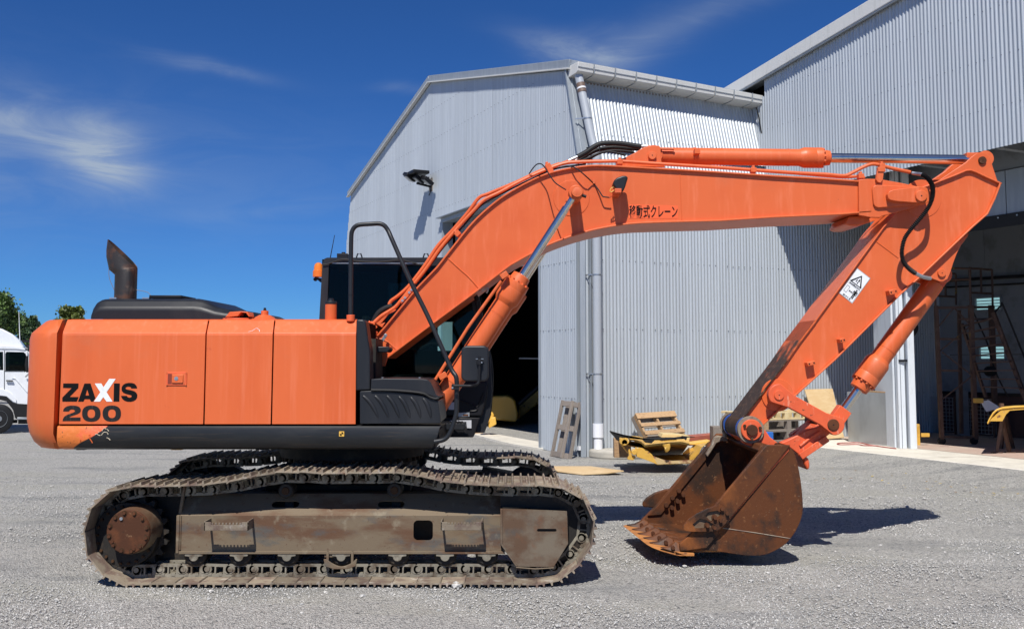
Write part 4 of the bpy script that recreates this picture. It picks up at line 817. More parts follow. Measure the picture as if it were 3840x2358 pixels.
for pts in (((545, 1140), (545, 1180), (560, 1210), (585, 1245), (596, 1270)), ((560, 1138), (562, 1180)), ((410, 1215), (406, 1255))):
    dr.tube([Vector((XZ(ZP(*p), 7.86)[0], 7.864, XZ(ZP(*p), 7.86)[1])) for p in pts], .004, 5)
dr.build('paint_drip', ORC, sko)
# small yellow sticker on the skirt
kx, kz = XZ(Z2(607, 1315), 7.86); st_ = MB().prism(rrect(kx-.0205, kx+.0205, kz-.0205, kz+.0205, .004), 7.8565, 7.8585).build('sticker', YEC, sko)
q = MB(); q.prism([(kx, kz), (kx+.015, kz)]+[(kx+.015*math.cos(a), kz+.015*math.sin(a)) for a in (.4, .8, 1.2, math.pi/2)], 7.854, 7.8563)
q.prism([(kx, kz), (kx-.015, kz)]+[(kx-.015*math.cos(a), kz-.015*math.sin(a)) for a in (.4, .8, 1.2, math.pi/2)], 7.854, 7.8563); q.build('sticker_symbol', INK, st_)
# front black plastic corner
fp = [(z, x) for z, x in ()]
cn = MB().pp([Z2(694, 632), Z2(737, 632), Z2(751, 648), Z2(757, 690), Z2(766, 760), Z2(776, 820), Z2(779, 1056), Z2(691, 1058)], YH-.004, 8.06).build('front_corner_panel', BLK, ex, .035, seg=4)
MB().pp([Z2(752, 690), Z2(760, 690), Z2(782, 900), Z2(786, 990), Z2(778, 990)], 8.03, 8.10).build('inner_frame', ORD, ex)
# tool box with slanting grooves
def tbx(zf, pts, Y=7.86): return [XZ(zf(*p), Y) for p in pts]
bxp = tbx(ZJ, ((-2, 733), (10, 727), (130, 722), (400, 735), (640, 760), (790, 782), (860, 810), (930, 830), (985, 850), (998, 950), (1012, 1040), (1014, 1118), (1005, 1132), (10, 1138), (-2, 1130)))
tb = MB().prism(bxp, 7.86, 8.55).build('tool_box', BLK, ex, .016, seg=3)
gr = [((40, 785), (120, 860), (190, 970), (238, 1085)), ((190, 785), (262, 860), (325, 975), (372, 1085)), ((340, 785), (410, 865), (468, 980), (505, 1083)), ((490, 795), (555, 870), (605, 980), (637, 1083)), ((640, 805), (700, 880), (745, 985), (768, 1082)), ((795, 818), (845, 890), (880, 990), (900, 1082))]
for g_ in gr:
    q = smooth_path([Vector((XZ(ZJ(*p), 7.86)[0], 7.866, XZ(ZJ(*p), 7.86)[1])) for p in g_], 5); m = len(q)
    MB().tube(q, .018, 10, [.006+.013*math.sin(math.pi*min(1, (i+1)/(m)*1.1))**.5 if i < m-1 else .004 for i in range(m)]).build('groove', BLK, tb)
lidp = tbx(ZJ, ((142, 575), (300, 568), (780, 572), (850, 580), (895, 620), (930, 700), (955, 765), (995, 790), (996, 815), (980, 825), (930, 800), (860, 770), (760, 740), (600, 722), (400, 712), (135, 712)), 7.855)
MB().prism(lidp, 7.852, 8.6).build('tool_box_lid', BLK, ex, .03, seg=4)
lp = [Vector((*XZ(ZJ(x, y), 7.85)[:1], 7.852, XZ(ZJ(x, y), 7.85)[1])) for x, y in ((140, 712), (400, 716), (640, 733), (800, 757), (880, 800), (950, 822), (990, 812))]
MB().tube(smooth_path(lp), .011, 8).build('lid_seal', RUB, ex)
for x, y in ((285, 562), (752, 562)):
    a = XZ(ZJ(x, y), 8.2); MB().cyl((a[0], 8.2, a[1]-.02), (a[0], 8.2, a[1]+.008), .012, n=6).build('lid_bolt', ZNC, ex)
sp_ = MB()
for k in range(9): a = XZ(ZJ(220+k*62, 570), 8.3); sp_.box(a[0]-.02, a[0]+.02, 8.1, 8.5, a[1]-.02, a[1]+.004)
o = sp_.build('anti_slip_studs', BLM, ex); o['kind'] = 'stuff'
# handrail
hp = [(661, 622), (661, 500), (662, 300), (664, 150), (670, 105), (690, 78), (720, 68), (780, 64), (830, 62), (862, 74), (885, 105), (905, 150), (960, 275), (1030, 430), (1120, 610), (1200, 790), (1262, 930), (1288, 970), (1294, 1010), (1293, 1100), (1292, 1180), (1283, 1225), (1262, 1290), (1240, 1330), (1212, 1352), (1160, 1362)]
hq = []
for i, p in enumerate(hp): Yh = 7.96 if i < 10 else lerp(7.96, 7.80, min(1, (i-10)/7)); hq.append(P(Z2(*p), Yh))
hr = MB().tube(smooth_path(hq, 4), .0185, 14).build('handrail', BLK, ex)
c = P(Z2(661, 615), 7.96); MB().cyl(c-up*.04, c+up*.012, .034, n=18).build('handrail_socket', ORW, ex, .003)
MB().tube([P(Z2(661, 488), 7.96)-up*.006, P(Z2(661, 488), 7.96)+up*.006], .0205, 14).tube([P(Z2(1037, 425), 7.94)-up*.006, P(Z2(1037, 425), 7.94)+up*.006], .021, 14).build('rail_joint', BLM, hr)
# mirror on the handrail
mc = P(Z2(1403, 896), 7.74); mh = (XZ(Z2(1403, 789), 7.74)[1]-XZ(Z2(1403, 1003), 7.74)[1])/2; mw = (XZ(Z2(1485, 900), 7.74)[0]-XZ(Z2(1322, 900), 7.74)[0])/2
mr = MB().prism([(mc.x+a, mc.z+b) for a, b in rrect(-mw, mw, -mh, mh, .045, 6)], 7.72, 7.765).build('mirror', BLK, ex, .014, seg=4)
MB().prism([(mc.x+a, mc.z+b) for a, b in rrect(-mw+.008, mw-.008, -mh+.008, mh-.008, .04, 6)], 7.764, 7.770).build('mirror_glass', CHR, mr)
a = P(Z2(1430, 888), 7.70)
MB().cyl(a+Vector((0, -.006, 0)), a+Vector((0, .03, 0)), .026, n=18).box(a.x-.012, a.x+.012, 7.67, 7.70, a.z-.02, a.z+.02).build('mirror_bracket', BLM, mr, .002)
MB().box(a.x-.03, a.x+.032, 7.69, 7.70, a.z+.024, a.z+.028).cyl((a.x+.018, 7.675, a.z-.002), (a.x+.018, 7.70, a.z-.002), .006, n=6).build('mirror_clip', ZNC, mr)
MB().tube(smooth_path([P(Z2(*p), 7.72 if p[0] < 1400 else 7.685) for p in ((1275, 1028), (1330, 1028), (1385, 1028), (1412, 1020), (1425, 1002), (1428, 960), (1430, 900), (1429, 855))], 5), .0105, 10).build('mirror_arm', BLM, mr)
cc = P(Z2(1287, 1035), 7.80); MB().box(cc.x-.03, cc.x+.03, 7.765, 7.83, cc.z-.022, cc.z+.022).build('mirror_clamp', BLM, mr, .003)
MB().cyl((cc.x-.022, 7.755, cc.z-.006), (cc.x-.022, 7.77, cc.z-.006), .008, n=6).build('clamp_bolt', ZNC, mr)
# exhaust
ex0 = P(Z1(790, 452), 8.7); rE = (XZ(Z1(857, 400), 8.7)[0]-XZ(Z1(723, 400), 8.7)[0])/2
zL_ = XZ(Z1(725, 305), 8.7)[1]; zR_ = XZ(Z1(857, 262), 8.7)[1]
EXM = mat('scorched_exhaust_steel', (.040, .036, .034), .45, .4, layers=[((.11, .050, .03), 5, .45, .65, (1, 1, 1), .6), ((.17, .12, .09), 9, .58, .72, (1, 1, 1), .6, .7)], bump=.15, bscale=40)
q = MB(); n = 32; vs = []
tipL = P(Z1(672, 88), 8.7); tip_hi = P(Z1(680, 80), 8.7); 
def ering(f):
    out = []
    for k in range(n):
        a = 2*math.pi*k/n; out.append(f(math.cos(a), math.sin(a)))
    return out
r0 = ering(lambda c, s: (ex0.x+rE*c, ex0.y+rE*s, ex0.z-.05)); r1 = ering(lambda c, s: (ex0.x+rE*c, ex0.y+rE*s, lerp(zL_, zR_, (c+1)/2)))
# mitred spout: the joint ring is carried up and left, then cut on a slant
lo_l = P(Z1(690, 265), 8.7); cutR = (ex0.x+rE, zR_+.004); tip = (tip_hi.x, tip_hi.z)
def spout(c, s, t):
    x, y, z = ex0.x+rE*c, ex0.y+rE*s, lerp(zL_, zR_, (c+1)/2)
    tx, tz = lerp(tip[0], cutR[0], (c+1)/2), lerp(tip[1], cutR[1], (c+1)/2)
    bow = (1-(c+1)/2)*.044*min(1, t/.15)*min(1, max(0, (1-t)/.42))
    return (lerp(x, tx, t)-bow, ex0.y+rE*s*(1-.25*t*(1-(c+1)/2)), lerp(z, tz, t))
rings = [r0, r1]+[ering(lambda c, s, t=t: spout(c, s, t)) for t in (.08, .15, .3, .5, .7, .85, 1)]
inner = [ering(lambda c, s, t=t: (ex0.x+(spout(c, s, t)[0]-ex0.x)*.95+.0, ex0.y+(spout(c, s, t)[1]-ex0.y)*.95, spout(c, s, t)[2]-.003)) for t in (1, .6, .1)]
for r in rings+inner: vs += r
m = len(rings)+len(inner)
fs = [(j*n+k, j*n+(k+1) % n, (j+1)*n+(k+1) % n, (j+1)*n+k) for j in range(m-1) for k in range(n)]
MB().add(vs, fs).build('exhaust_stack', EXM, ex)
for (x0, y0, x1, y1) in ((720, 400, 686, 262), (858, 398, 955, 442)):
    a, b = P(Z1(x0, y0), 8.68), P(Z1(x1, y1), 8.68); MB().tube(smooth_path([a, lerp(a, b, .5)+Vector((-.02 if x1 < x0 else .03, 0, .01)), b]), .0025, 5).build('wire', WOG, ex)
# engine cover
EC = [(600, 578), (603, 545), (612, 510), (632, 474), (662, 457), (700, 454), (1000, 454), (1255, 454), (1300, 462), (1345, 482), (1390, 505), (1450, 519), (1560, 532), (1610, 540), (1640, 556), (1645, 578)]
q = MB(); prs = []
for fy, k in ((8.28, .55), (8.34, .93), (8.42, 1.0), (9.3, 1.0), (9.42, .93), (9.5, .6)):
    r_ = []
    for x, y in EC:
        p = XZ(Z1(x, y), 8.42); zb0 = z_top-.0; cxx = (XZ(Z1(600, 500), 8.42)[0]+XZ(Z1(1645, 500), 8.42)[0])/2
        r_.append((p[0]+(cxx-p[0])*(1-k)*.06, fy, max(zb0, zb0+(p[1]-zb0)*k)))
    prs.append(r_)
vs = [p for r in prs for p in r]; n = len(EC)
fs = [(j*n+i, j*n+i+1, (j+1)*n+i+1, (j+1)*n+i) for j in range(5) for i in range(n-1)]+[tuple(range(n)), tuple(reversed(range(5*n, 6*n)))]
eo = MB().add(vs, fs).build('engine_cover', BLK, ex, .02, seg=3)
a = XZ(Z1(965, 452), 8.6); b = XZ(Z1(1165, 452), 8.6); MB().box(a[0], b[0], 8.5, 8.9, a[1]-.004, a[1]+.022).build('cover_grille', BLM, eo, .004)
MB().cyl((XZ(Z1(1105, 568), 8.3)[0], 8.29, XZ(Z1(1105, 568), 8.3)[1]), (XZ(Z1(1105, 568), 8.3)[0], 8.34, XZ(Z1(1105, 568), 8.3)[1]), .012, n=12).build('cover_bolt', BLM, eo)
for x in (725, 930): a = XZ(Z1(x, 452), 8.55); MB().box(a[0]-.03, a[0]+.03, 8.5, 8.56, a[1]-.01, a[1]+.006).build('cover_clip', ZNC, eo)
# vent cowl and filler caps on the hood
a0 = XZ(ZH(1220, 700), 8.25); a1 = XZ(ZH(1690, 700), 8.25)
MB().cyl(((a0[0]+a1[0])/2, 8.28, z_top), ((a0[0]+a1[0])/2, 8.28, z_top+.02), .14, n=28).build('vent_base', ORW, ex, .004)
vp = [XZ(ZH(*p), 8.2) for p in ((1225, 690), (1250, 665), (1310, 592), (1520, 580), (1640, 590), (1690, 680), (1660, 680), (1610, 610), (1520, 600), (1465, 670), (1300, 690))]
MB().prism(vp, 8.16, 8.38).build('vent_cowl', ORP, ex, .004)
ccx = XZ(ZH(1930, 600), 8.25)[0]
MB().lathe((ccx, 8.26, z_top-.002), (0, 0, 1), [(0, .125), (.012, .122), (.02, .09), (.035, .075), (.042, .06), (.05, .048), (.052, .031), (.085, .031), (.088, .026), (.088, .0)], 30).build('filler_cap', ORP, ex)
MB().lathe((ccx, 8.26, z_top+.086), (0, 0, 1), [(0, .014), (.006, .015), (.010, .010), (.022, .011), (.026, .0)], 14).build('breather', RUB, ex)
tx_ = XZ(Z2(541, 600), 8.1)[0]; tr_ = (XZ(Z2(576, 600), 8.1)[0]-XZ(Z2(508, 600), 8.1)[0])/2; tz_ = XZ(Z2(541, 541), 8.1)[1]; tz2 = XZ(Z2(541, 506), 8.1)[1]
MB().cyl((tx_, 8.1+tr_*.2, z_top-.01), (tx_, 8.1+tr_*.2, tz_), tr_, n=32).build('fuel_filler_neck', ORP, ex)
MB().lathe((tx_, 8.1+tr_*.2, tz_-.002), (0, 0, 1), [(0, tr_*1.03), (.018, tr_*1.03), (.026, tr_*.9), (.028, tr_*.5), (.046, tr_*.45), (.05, tr_*.3)], 32).build('fuel_cap', BLK, ex)
# ---- cab on the far side
CY = 9.66; CY2 = 10.58
def c_(zf, x, y, Y=CY): return XZ(zf(x, y), Y)
out = [c_(ZM, 168, 1200), c_(ZM, 178, 1115), c_(ZM, 222, 350), c_(ZM, 250, 266), c_(ZM, 290, 250), XZ(V(1118, 619), CY), XZ(V(1132, 630), CY), XZ(V(1150, 700), CY), XZ(V(1166, 790), CY), XZ(V(1180, 870), CY), XZ(V(1183, 940), CY), XZ(V(1176, 1010), CY), XZ(V(1165, 1040), CY), XZ(V(800, 1040), CY)]
win = [c_(ZM, 285, 1150), c_(ZM, 312, 372), c_(ZM, 330, 330), XZ(V(1105, 640), CY), XZ(V(1120, 655), CY), XZ(V(1148, 800), CY), XZ(V(1152, 856), CY), XZ(V(1060, 930), CY), XZ(V(790, 930), CY)]
cf = fpx
cab = filled([out, win], CY, CY+.05).build('cab_frame', BLK, ex, .012, seg=3)
MB().prism([(lerp(x, win[4][0], .0), z) for x, z in win], CY+.018, CY+.022).build('cab_window', GLC, cab)
far = [(x, z) for x, z in out]
def fw(zf, pts, Y=CY2): return [XZ(zf(*p), Y) for p in pts]
w1 = fw(ZM, ((1160, 615), (1560, 615), (1560, 1380), (1160, 1200))); w2 = [XZ(V(*p), CY2) for p in ((1052.5, 774), (1096, 774), (1096, 843), (1052.5, 843))]
w1 = [XZ(V(*p), CY2) for p in ((934, 681), (1040, 681), (1040, 842), (934, 842))]
filled([far, w1, w2], CY2-.03, CY2).build('cab_far_side', DKI, cab)
MB().prism(w1, CY2-.018, CY2-.012).build('cab_window', GLD, cab); MB().prism(w2, CY2-.018, CY2-.012).build('cab_window', GLC, cab)
zr_ = c_(ZM, 500, 252)[1]
xa, xb = out[3][0], out[5][0]
MB().box(xa+.01, xb, CY+.05, CY2-.03, zr_-.07, zr_-.003).build('cab_roof', BLK, cab, .012)
MB().box(out[1][0]+.01, out[1][0]+.07, CY+.05, CY2-.03, out[1][1], out[3][1]).build('cab_rear_wall', DKI, cab)
MB().prism([(out[i][0]-.002, out[i][1]) for i in (6, 7, 8, 9)]+[(out[i][0]-.03, out[i][1]) for i in (9, 8, 7, 6)], CY+.05, CY2-.03).build('cab_windscreen', GLD, cab)
MB().prism([(out[i][0]-.002, out[i][1]) for i in (9, 10, 11, 12)]+[(out[12][0]-.06, out[12][1]), (out[9][0]-.05, out[9][1])], CY+.05, CY2-.03).build('cab_front_panel', DKI, cab)
MB().box(XZ(V(860, 900), CY)[0], XZ(V(1150, 900), CY)[0], CY+.06, CY2-.05, 1.2, 1.30).build('cab_floor', DKI, cab)
sx_ = XZ(V(960, 900), 10)[0]
MB().box(sx_-.28, sx_+.22, 9.85, 10.35, 1.5, 1.62).prism([(sx_-.3, 1.6), (sx_-.2, 1.6), (sx_-.3, 2.22), (sx_-.38, 2.22)], 9.88, 10.32).build('seat', DKI, cab, .03)
sc_ = XZ(V(1115, 842), 10.2); MB().tube(smooth_path([Vector((*XZ(V(a, b), 10.1)[:1], 10.1, XZ(V(a, b), 10.1)[1])) for a, b in ((1010, 838), (1035, 826), (1060, 832), (1066, 850))]), .015, 8).build('armrest', DKI, cab)
# roof gear
for x in (745, 1692):
    a = XZ(ZM(x-50, 250), 9.8); b = XZ(ZM(x+50, 250), 9.8); MB().tube([(a[0], 9.8, a[1]-.02), (a[0]+.02, 9.8, a[1]+.04), (b[0]-.02, 9.8, a[1]+.04), (b[0], 9.8, a[1]-.02)], .007, 8).build('roof_handle', BLM, cab)
a = XZ(ZM(440, 240), 9.75); b = XZ(ZM(592, 240), 9.75); MB().box(a[0], b[0], 9.7, 9.85, a[1]-.02, a[1]+.03).cyl(((a[0]+b[0])/2, 9.77, a[1]), ((a[0]+b[0])/2, 9.77, a[1]+.05), .02, n=10).build('roof_box', BLM, cab, .004)
MB().tube([P(ZM(335, 250), 9.75), P(Z2(565, 130), 9.75)], .004, 6, [.005, .003]).build('antenna', RUB, cab)
MB().tube(smooth_path([P(ZM(*p), 9.645) for p in ((225, 350), (300, 340), (400, 305), (500, 275), (600, 280), (700, 295), (950, 312), (1150, 300), (1320, 280), (1480, 315), (1620, 352), (1700, 358))]), .006, 6).build('roof_cable', RUB, cab)
MB().bar(P(ZM(320, 330), 9.655), P(ZM(1700, 330), 9.655), .004, .006).build('drip_rail', ZNC, cab)
# beacon
bx = P(ZM(165, 520), 9.7); br = .052
MB().lathe(Vector((bx.x, 9.7, XZ(ZM(0, 525), 9.7)[1])), (0, 0, 1), [(0, .052), (.003, .055), (.062, .055), (.066, .047)], 28).build('beacon_base', mat('orange_plastic', (.72, .17, .02), .35), cab)
MB().lathe(Vector((bx.x, 9.7, XZ(ZM(0, 464), 9.7)[1])), (0, 0, 1), [(0, .046), (.06, .044), (.085, .036), (.098, .02), (.102, .004)], 28).build('beacon_lens', AMB, cab)
q = MB().bar(P(ZM(205, 560), 9.7), P(ZM(120, 540), 9.7), .03, .025); q.cyl(P(ZM(118, 556), 9.69), P(ZM(118, 556), 9.69)+Vector((0, .03, 0)), .018, n=10).bar(P(ZM(210, 590), 9.7), P(ZM(150, 545), 9.7), .02, .02); q.build('beacon_bracket', BLM, cab)
# dark lower nose of the cab platform with its step and labels
nb = MB().pp([ZJ(1010, 700), ZJ(1240, 600), ZJ(1590, 600), ZJ(1612, 640), ZJ(1600, 800), ZJ(1540, 1048), ZJ(1010, 1048)], 9.60, 10.5).build('cab_lower_panel', BLM, ex, .02, seg=3)
MB().tube(smooth_path([P(ZJ(*p), 9.598) for p in ((1245, 840), (1300, 850), (1400, 890), (1480, 912), (1500, 880), (1540, 790), (1560, 740))]), .009, 8).tube(smooth_path([P(ZJ(*p), 9.598) for p in ((1370, 975), (1440, 975), (1475, 960), (1470, 925), (1420, 912))]), .009, 8).build('panel_crease', BLM, nb)
np_ = MB().pp([ZJ(1010, 1052), ZJ(1512, 1062), ZJ(1508, 1080), ZJ(1432, 1302), ZJ(1415, 1308), ZJ(930, 1308), ZJ(950, 1150)], 9.58, 10.5).build('platform_nose', BLM, ex, .008)
q = MB().pp([ZJ(1238, 998), ZJ(1380, 994), ZJ(1380, 1044), ZJ(1238, 1050)], 9.585, 9.598).build('data_plate', ALU, nb)
MB().pp([ZJ(1298, 1018), ZJ(1362, 1018), ZJ(1362, 1038), ZJ(1298, 1038)], 9.582, 9.586).build('plate_window', RSH, q)
LBL = mat('grey_paper_label', (.50, .51, .54), .5)
for pts in (((1248, 1094), (1404, 1092), (1404, 1194), (1348, 1190), (1340, 1110), (1248, 1118)), ((1130, 1096), (1242, 1096), (1242, 1120), (1130, 1120))): MB().pp([ZJ(*p) for p in pts], 9.566, 9.577).build('label', LBL, np_)
MB().pp([ZJ(*p) for p in ((1116, 866), (1190, 866), (1190, 960), (1116, 960))], 9.585, 9.598).pp([ZJ(*p) for p in ((1050, 870), (1098, 866), (1088, 900), (1055, 930))], 9.585, 9.598).build('label', LBL, nb)
q = MB().pp([ZJ(1036, 1126), ZJ(1330, 1128), ZJ(1330, 1190), ZJ(1310, 1216), ZJ(1036, 1216)], 9.30, 9.50).build('cab_step', BLK, ex, .008)
MB().bar(P(ZJ(1180, 1215), 9.4), P(ZJ(1235, 1270), 9.4), .02, .02).build('step_brace', BLM, q)
st2 = MB()
for k in range(7): a = P(ZJ(1045+k*38, 1126), 9.35); st2.box(a.x-.012, a.x+.012, 9.3, 9.5, a.z-.004, a.z+.008)
st2.build('step_teeth', BLM, q)
# curved front guard of the cab
MB().tube(smooth_path([P(ZJ(*p), 9.9) for p in ((1560, 60), (1600, 160), (1640, 300), (1662, 450), (1666, 600), (1655, 780), (1630, 930), (1600, 990), (1570, 996))]), .014, 8).tube(smooth_path([P(ZJ(*p), 9.9) for p in ((1625, 390), (1640, 520), (1636, 700), (1612, 880), (1580, 980))]), .008, 8).build('cab_grab_rail', BLM, ex)
# swing deck front, bracket around the boom foot
MB().box(vx(857), vx(1060, 8.6), 8.45, 10.4, z_b+.02, z_b+.12).build('deck', BLD, ex)
MB().box(vx(862), vx(885), 8.3, 8.75, z_b+.1, z_top-.15).build('inner_post', BLD, ex)
bk = MB().pp([ZJ(115, 90), ZJ(180, 92), ZJ(240, 115), ZJ(290, 160), ZJ(290, 200), ZJ(120, 200)], 8.74, 8.76); bk.pp([ZJ(150, 240), ZJ(342, 246), ZJ(340, 330), ZJ(312, 412), ZJ(115, 412), ZJ(100, 240)], 8.72, 8.76)
bo_ = bk.build('boom_foot_bracket', ORP, ex, .003)
for x, y in ((153, 330), (130, 390), (178, 384)): a = P(ZJ(x, y), 8.71); MB().cyl(a, a+Vector((0, .015, 0)), .013, n=6).build('bolt', BLM, bo_)
MB().pp([ZJ(100, 164), ZJ(360, 166), ZJ(370, 200), ZJ(345, 238), ZJ(100, 236)], 8.40, 8.66).build('black_step_bracket', BLK, ex, .006)
MB().pp([ZJ(120, 410), ZJ(165, 410), ZJ(200, 470), ZJ(210, 570), ZJ(120, 580)], 8.8, 8.9).build('pivot_frame', BLD, ex)
q = MB().bar(P(ZJ(262, 118), 8.85), P(ZJ(320, 30), 8.85), .028, .01, up=Vector((0, 1, 0))); q.cyl(P(ZJ(320, 24), 8.84), P(ZJ(320, 24), 8.84)+Vector((0, .03, 0)), .016, n=12); q.build('lever_arm', ZNC, ex, .002)
# ---- boom
B0, B1 = 8.90, 9.54
top_s = [V(905, 806), V(924.7, 783.7), V(1002, 690.2), V(1049.4, 641), V(1090, 589), V(1135, 534), V(1180, 492), V(1218, 464.5), V(1271, 435), V(1324, 413), V(1387.6, 400), V(1440, 396), V(1525, 400), V(1620.6, 405.5), V(1726.7, 411.8), V(1859, 421), V(1977, 427.5), V(2087, 435)]
bot_s = [V(2095, 510.7), V(2025, 516.6), V(1859, 524), V(1726.7, 532.7), V(1599.5, 536), V(1514.7, 540), V(1451, 549.6), V(1406.6, 560), V(1362, 574), V(1307, 596), V(1228.5, 638.7), V(1185.9, 671), V(1139.9, 706.6), V(1043.4, 777.8), V(930.7, 862.4)]
def smx(lst, a, b, n=4):
    pts = [XZ(p, B0) for p in lst]; mid = smooth_path([(x, 0, z) for x, z in pts[a:b]], n); return pts[:a]+[(p.x, p.z) for p in mid]+pts[b:]
tp = smx(top_s, 4, 13); bt = smx(bot_s, 3, 11)
foot = [XZ(p, B0) for p in (ZJ(345, 300), V(893, 858), V(884, 838), V(889, 818))]
ins = .016
def inset(lst, sgn):
    out = []
    for i, p in enumerate(lst):
        a = Vector(lst[max(i-1, 0)]); b = Vector(lst[min(i+1, len(lst)-1)]); d = (b-a).normalized(); out.append((p[0]+d.y*ins*sgn, p[1]-d.x*ins*sgn))
    return out
neck = [XZ(V(*p), B0+.03) for p in ((2095, 432), (2117, 431.5), (2150, 440), (2200, 450), (2200, 490), (2150, 515), (2102, 521))]
body = inset(tp, 1)+neck[:1]+neck[-1:]+inset(bt, 1)+foot
boom = filled([body], B0+.028, B1-.028).build('boom', ORB, ex)
MB().strip(tp, B0, B1, .016, -1).build('boom_top_plate', ORB, boom, .003)
MB().strip(bt, B0-.008, B1+.008, .016, -1).build('boom_bottom_plate', ORB, boom, .004)
YF = B0+.027
def weld(pts, par, Y=YF, r=.0055, m_=None, zf=None): MB().tube(smooth_path([Vector((*XZ(p, Y)[:1], Y, XZ(p, Y)[1])) for p in pts], 4), r, 6).build('weld_seam', m_ or ORB, par)
weld([ZQ(430, 150), ZQ(560, 270), ZQ(650, 350), ZQ(742, 452)], boom, r=.007); weld([Z7(1965, 450), Z7(1975, 700), Z7(1987, 985)], boom, r=.004); weld([Z8(703, 402), Z8(705, 638)], boom, r=.007)
weld([ZR(240, 1150), ZR(420, 1200), ZR(590, 1340)], boom, r=.006)
# doubler round the cylinder pin
bc = XZ(Z7(735, 735), YF); 
MB().lathe((bc[0], B0+.029, bc[1]), (0, -1, 0), [(0, .168), (.006, .165), (.0065, .155), (.006, .15)], 56).build('pin_doubler', ORB, boom)
# neck plates with pin
nk = [XZ(p, B0-.03) for p in (Z8(700, 372), Z8(770, 365), Z8(870, 368), Z8(1060, 402), Z8(1197, 432))]
pc_ = XZ(Z8(1199, 508), B0-.03); rr_ = .078
nk += arc(pc_[0], pc_[1], rr_*.99, 78, -75, 12)+[XZ(p, B0-.03) for p in (Z8(1000, 640), Z8(885, 668), Z8(875, 680), Z8(795, 678), Z8(700, 660))]
for a, b in ((B0-.008, B0+.022), (B1-.022, B1+.008)):
    MB().prism(nk, a, b).build('neck_plate', ORB, boom, .004)
d1 = [XZ(p, B0-.03) for p in (Z8(802, 450), Z8(812, 428), Z8(840, 418), Z8(1190, 432), Z8(1225, 445), Z8(1225, 575), Z8(1040, 592), Z8(850, 604), Z8(825, 594), Z8(812, 570))]
dpl = MB().prism(d1, B0-.032, B0-.009).build('doubler_plate', ORB, boom, .006)
d2 = [XZ(p, B0-.05) for p in (Z8(918, 530), Z8(914, 500), Z8(928, 475), Z8(960, 462), Z8(1180, 436))]+arc(*XZ(Z8(1199, 508), B0-.05), .077, 80, -70, 12)+[XZ(p, B0-.05) for p in (Z8(1120, 566), Z8(985, 556), Z8(935, 546))]
MB().prism(d2, B0-.085, B0-.033).build('doubler_plate', ORB, boom, .005)
def pin(zf, x, y, r, Y, parent, mt=ORP, depth=.05, rim=True):
    p = XZ(zf(x, y), Y); o = MB().lathe((p[0], Y, p[1]), (0, 1, 0), [(0, r*.92), (.004, r), (depth, r)], 32).build('pin', mt, parent)
    MB().lathe((p[0], Y-.0015, p[1]), (0, 1, 0), [(0, r*.12), (.003, r*.15)], 12).build('pin_centre', BLM, o)
    return o
pin(Z8, 1201, 506, .052, B0-.105, boom)
pr = XZ(Z8(1199, 508), B0-.086); MB().lathe((pr[0], B0-.0875, pr[1]), (0, 1, 0), [(0, .056), (.004, .057)], 32).build('pin_ring', ORD, boom)
# cross block under the neck
MB().prism([XZ(p, B0+.02) for p in (Z8(610, 722), Z8(650, 735), Z8(720, 735), Z8(820, 705), Z8(800, 650), Z8(640, 660))], B0+.12, B1-.05).build('neck_casting', ORB, boom, .01)
# arm cylinder bracket on top
bkp = [XZ(Z7(*p), 9.02) for p in ((1240, 305), (1330, 280), (1450, 225), (1530, 175), (1590, 150), (1660, 140), (1732, 143), (1745, 165), (1750, 260), (1758, 335), (1800, 385), (1240, 372))]
bks = []
for a, b in ((9.02, 9.05), (9.39, 9.42)): bks.append(MB().prism(bkp, a, b).build('cylinder_bracket', ORP, boom, .004))
pin(Z7, 1653, 250, .039, 8.99, bks[0])
# rear lights on the plate: lift eye box
# ---- oil lines along the boom
def pipe(pts, r, Y, mt=ORP, nm='oil_line', par=None, n=10, sm=5, Ys=None):
    q = [Vector((*XZ(p, Ys[i] if Ys else Y)[:1], Ys[i] if Ys else Y, XZ(p, Ys[i] if Ys else Y)[1])) for i, p in enumerate(pts)]
    return MB().tube(smooth_path(q, sm), r, n).build(nm, mt, par or boom)
L1 = [ZM(868, 1285), ZM(905, 1230), ZM(960, 1165), ZM(1060, 1075), ZM(1180, 1000), ZM(1260, 945), ZM(1330, 865), ZM(1430, 740), ZM(1530, 610), ZM(1700, 395), ZM(1900, 110), ZA(940, 1420), ZA(1060, 1290), ZA(1140, 1210), ZA(1260, 1150), ZA(1400, 1075), ZA(1560, 1000), ZA(1740, 935), Z7(840, 325), Z7(1100, 318), Z7(1300, 318), Z7(1700, 345), Z7(2100, 370), Z7(2419, 390), Z8(150, 320), Z8(420, 333), Z8(570, 345), Z8(640, 320), Z8(720, 278), Z8(790, 252), Z8(850, 255), Z8(950, 282), Z8(1110, 316)]
pipe(L1, .0165, 8.97, ORP)
L2 = [ZM(1168, 915), ZM(1200, 860), ZM(1290, 795), ZM(1400, 700), ZM(1500, 590), ZM(1680, 350), ZM(1860, 80), ZA(900, 1440), ZA(1020, 1300), ZA(1100, 1195), ZA(1180, 1160), ZA(1400, 1068), ZA(1560, 992), ZA(1700, 940), Z7(600, 355), Z7(700, 318)]
pipe(L2, .0165, 9.20, ORP)
L3 = [Z8(0, 308), Z8(300, 335), Z8(560, 355), Z8(680, 350), Z8(740, 360)]
pipe(L3, .014, 9.12, ORP)
L4 = [ZM(1010, 1190), ZM(1100, 1080), ZM(1230, 1000), ZM(1330, 890), ZM(1700, 430), ZM(1950, 90), ZA(980, 1410), ZA(1120, 1250), ZA(1300, 1150), ZA(1480, 1060), ZA(1660, 980), Z7(750, 370), Z7(900, 350)]
pipe(L4, .008, 8.99, RUB, 'thin_hose')
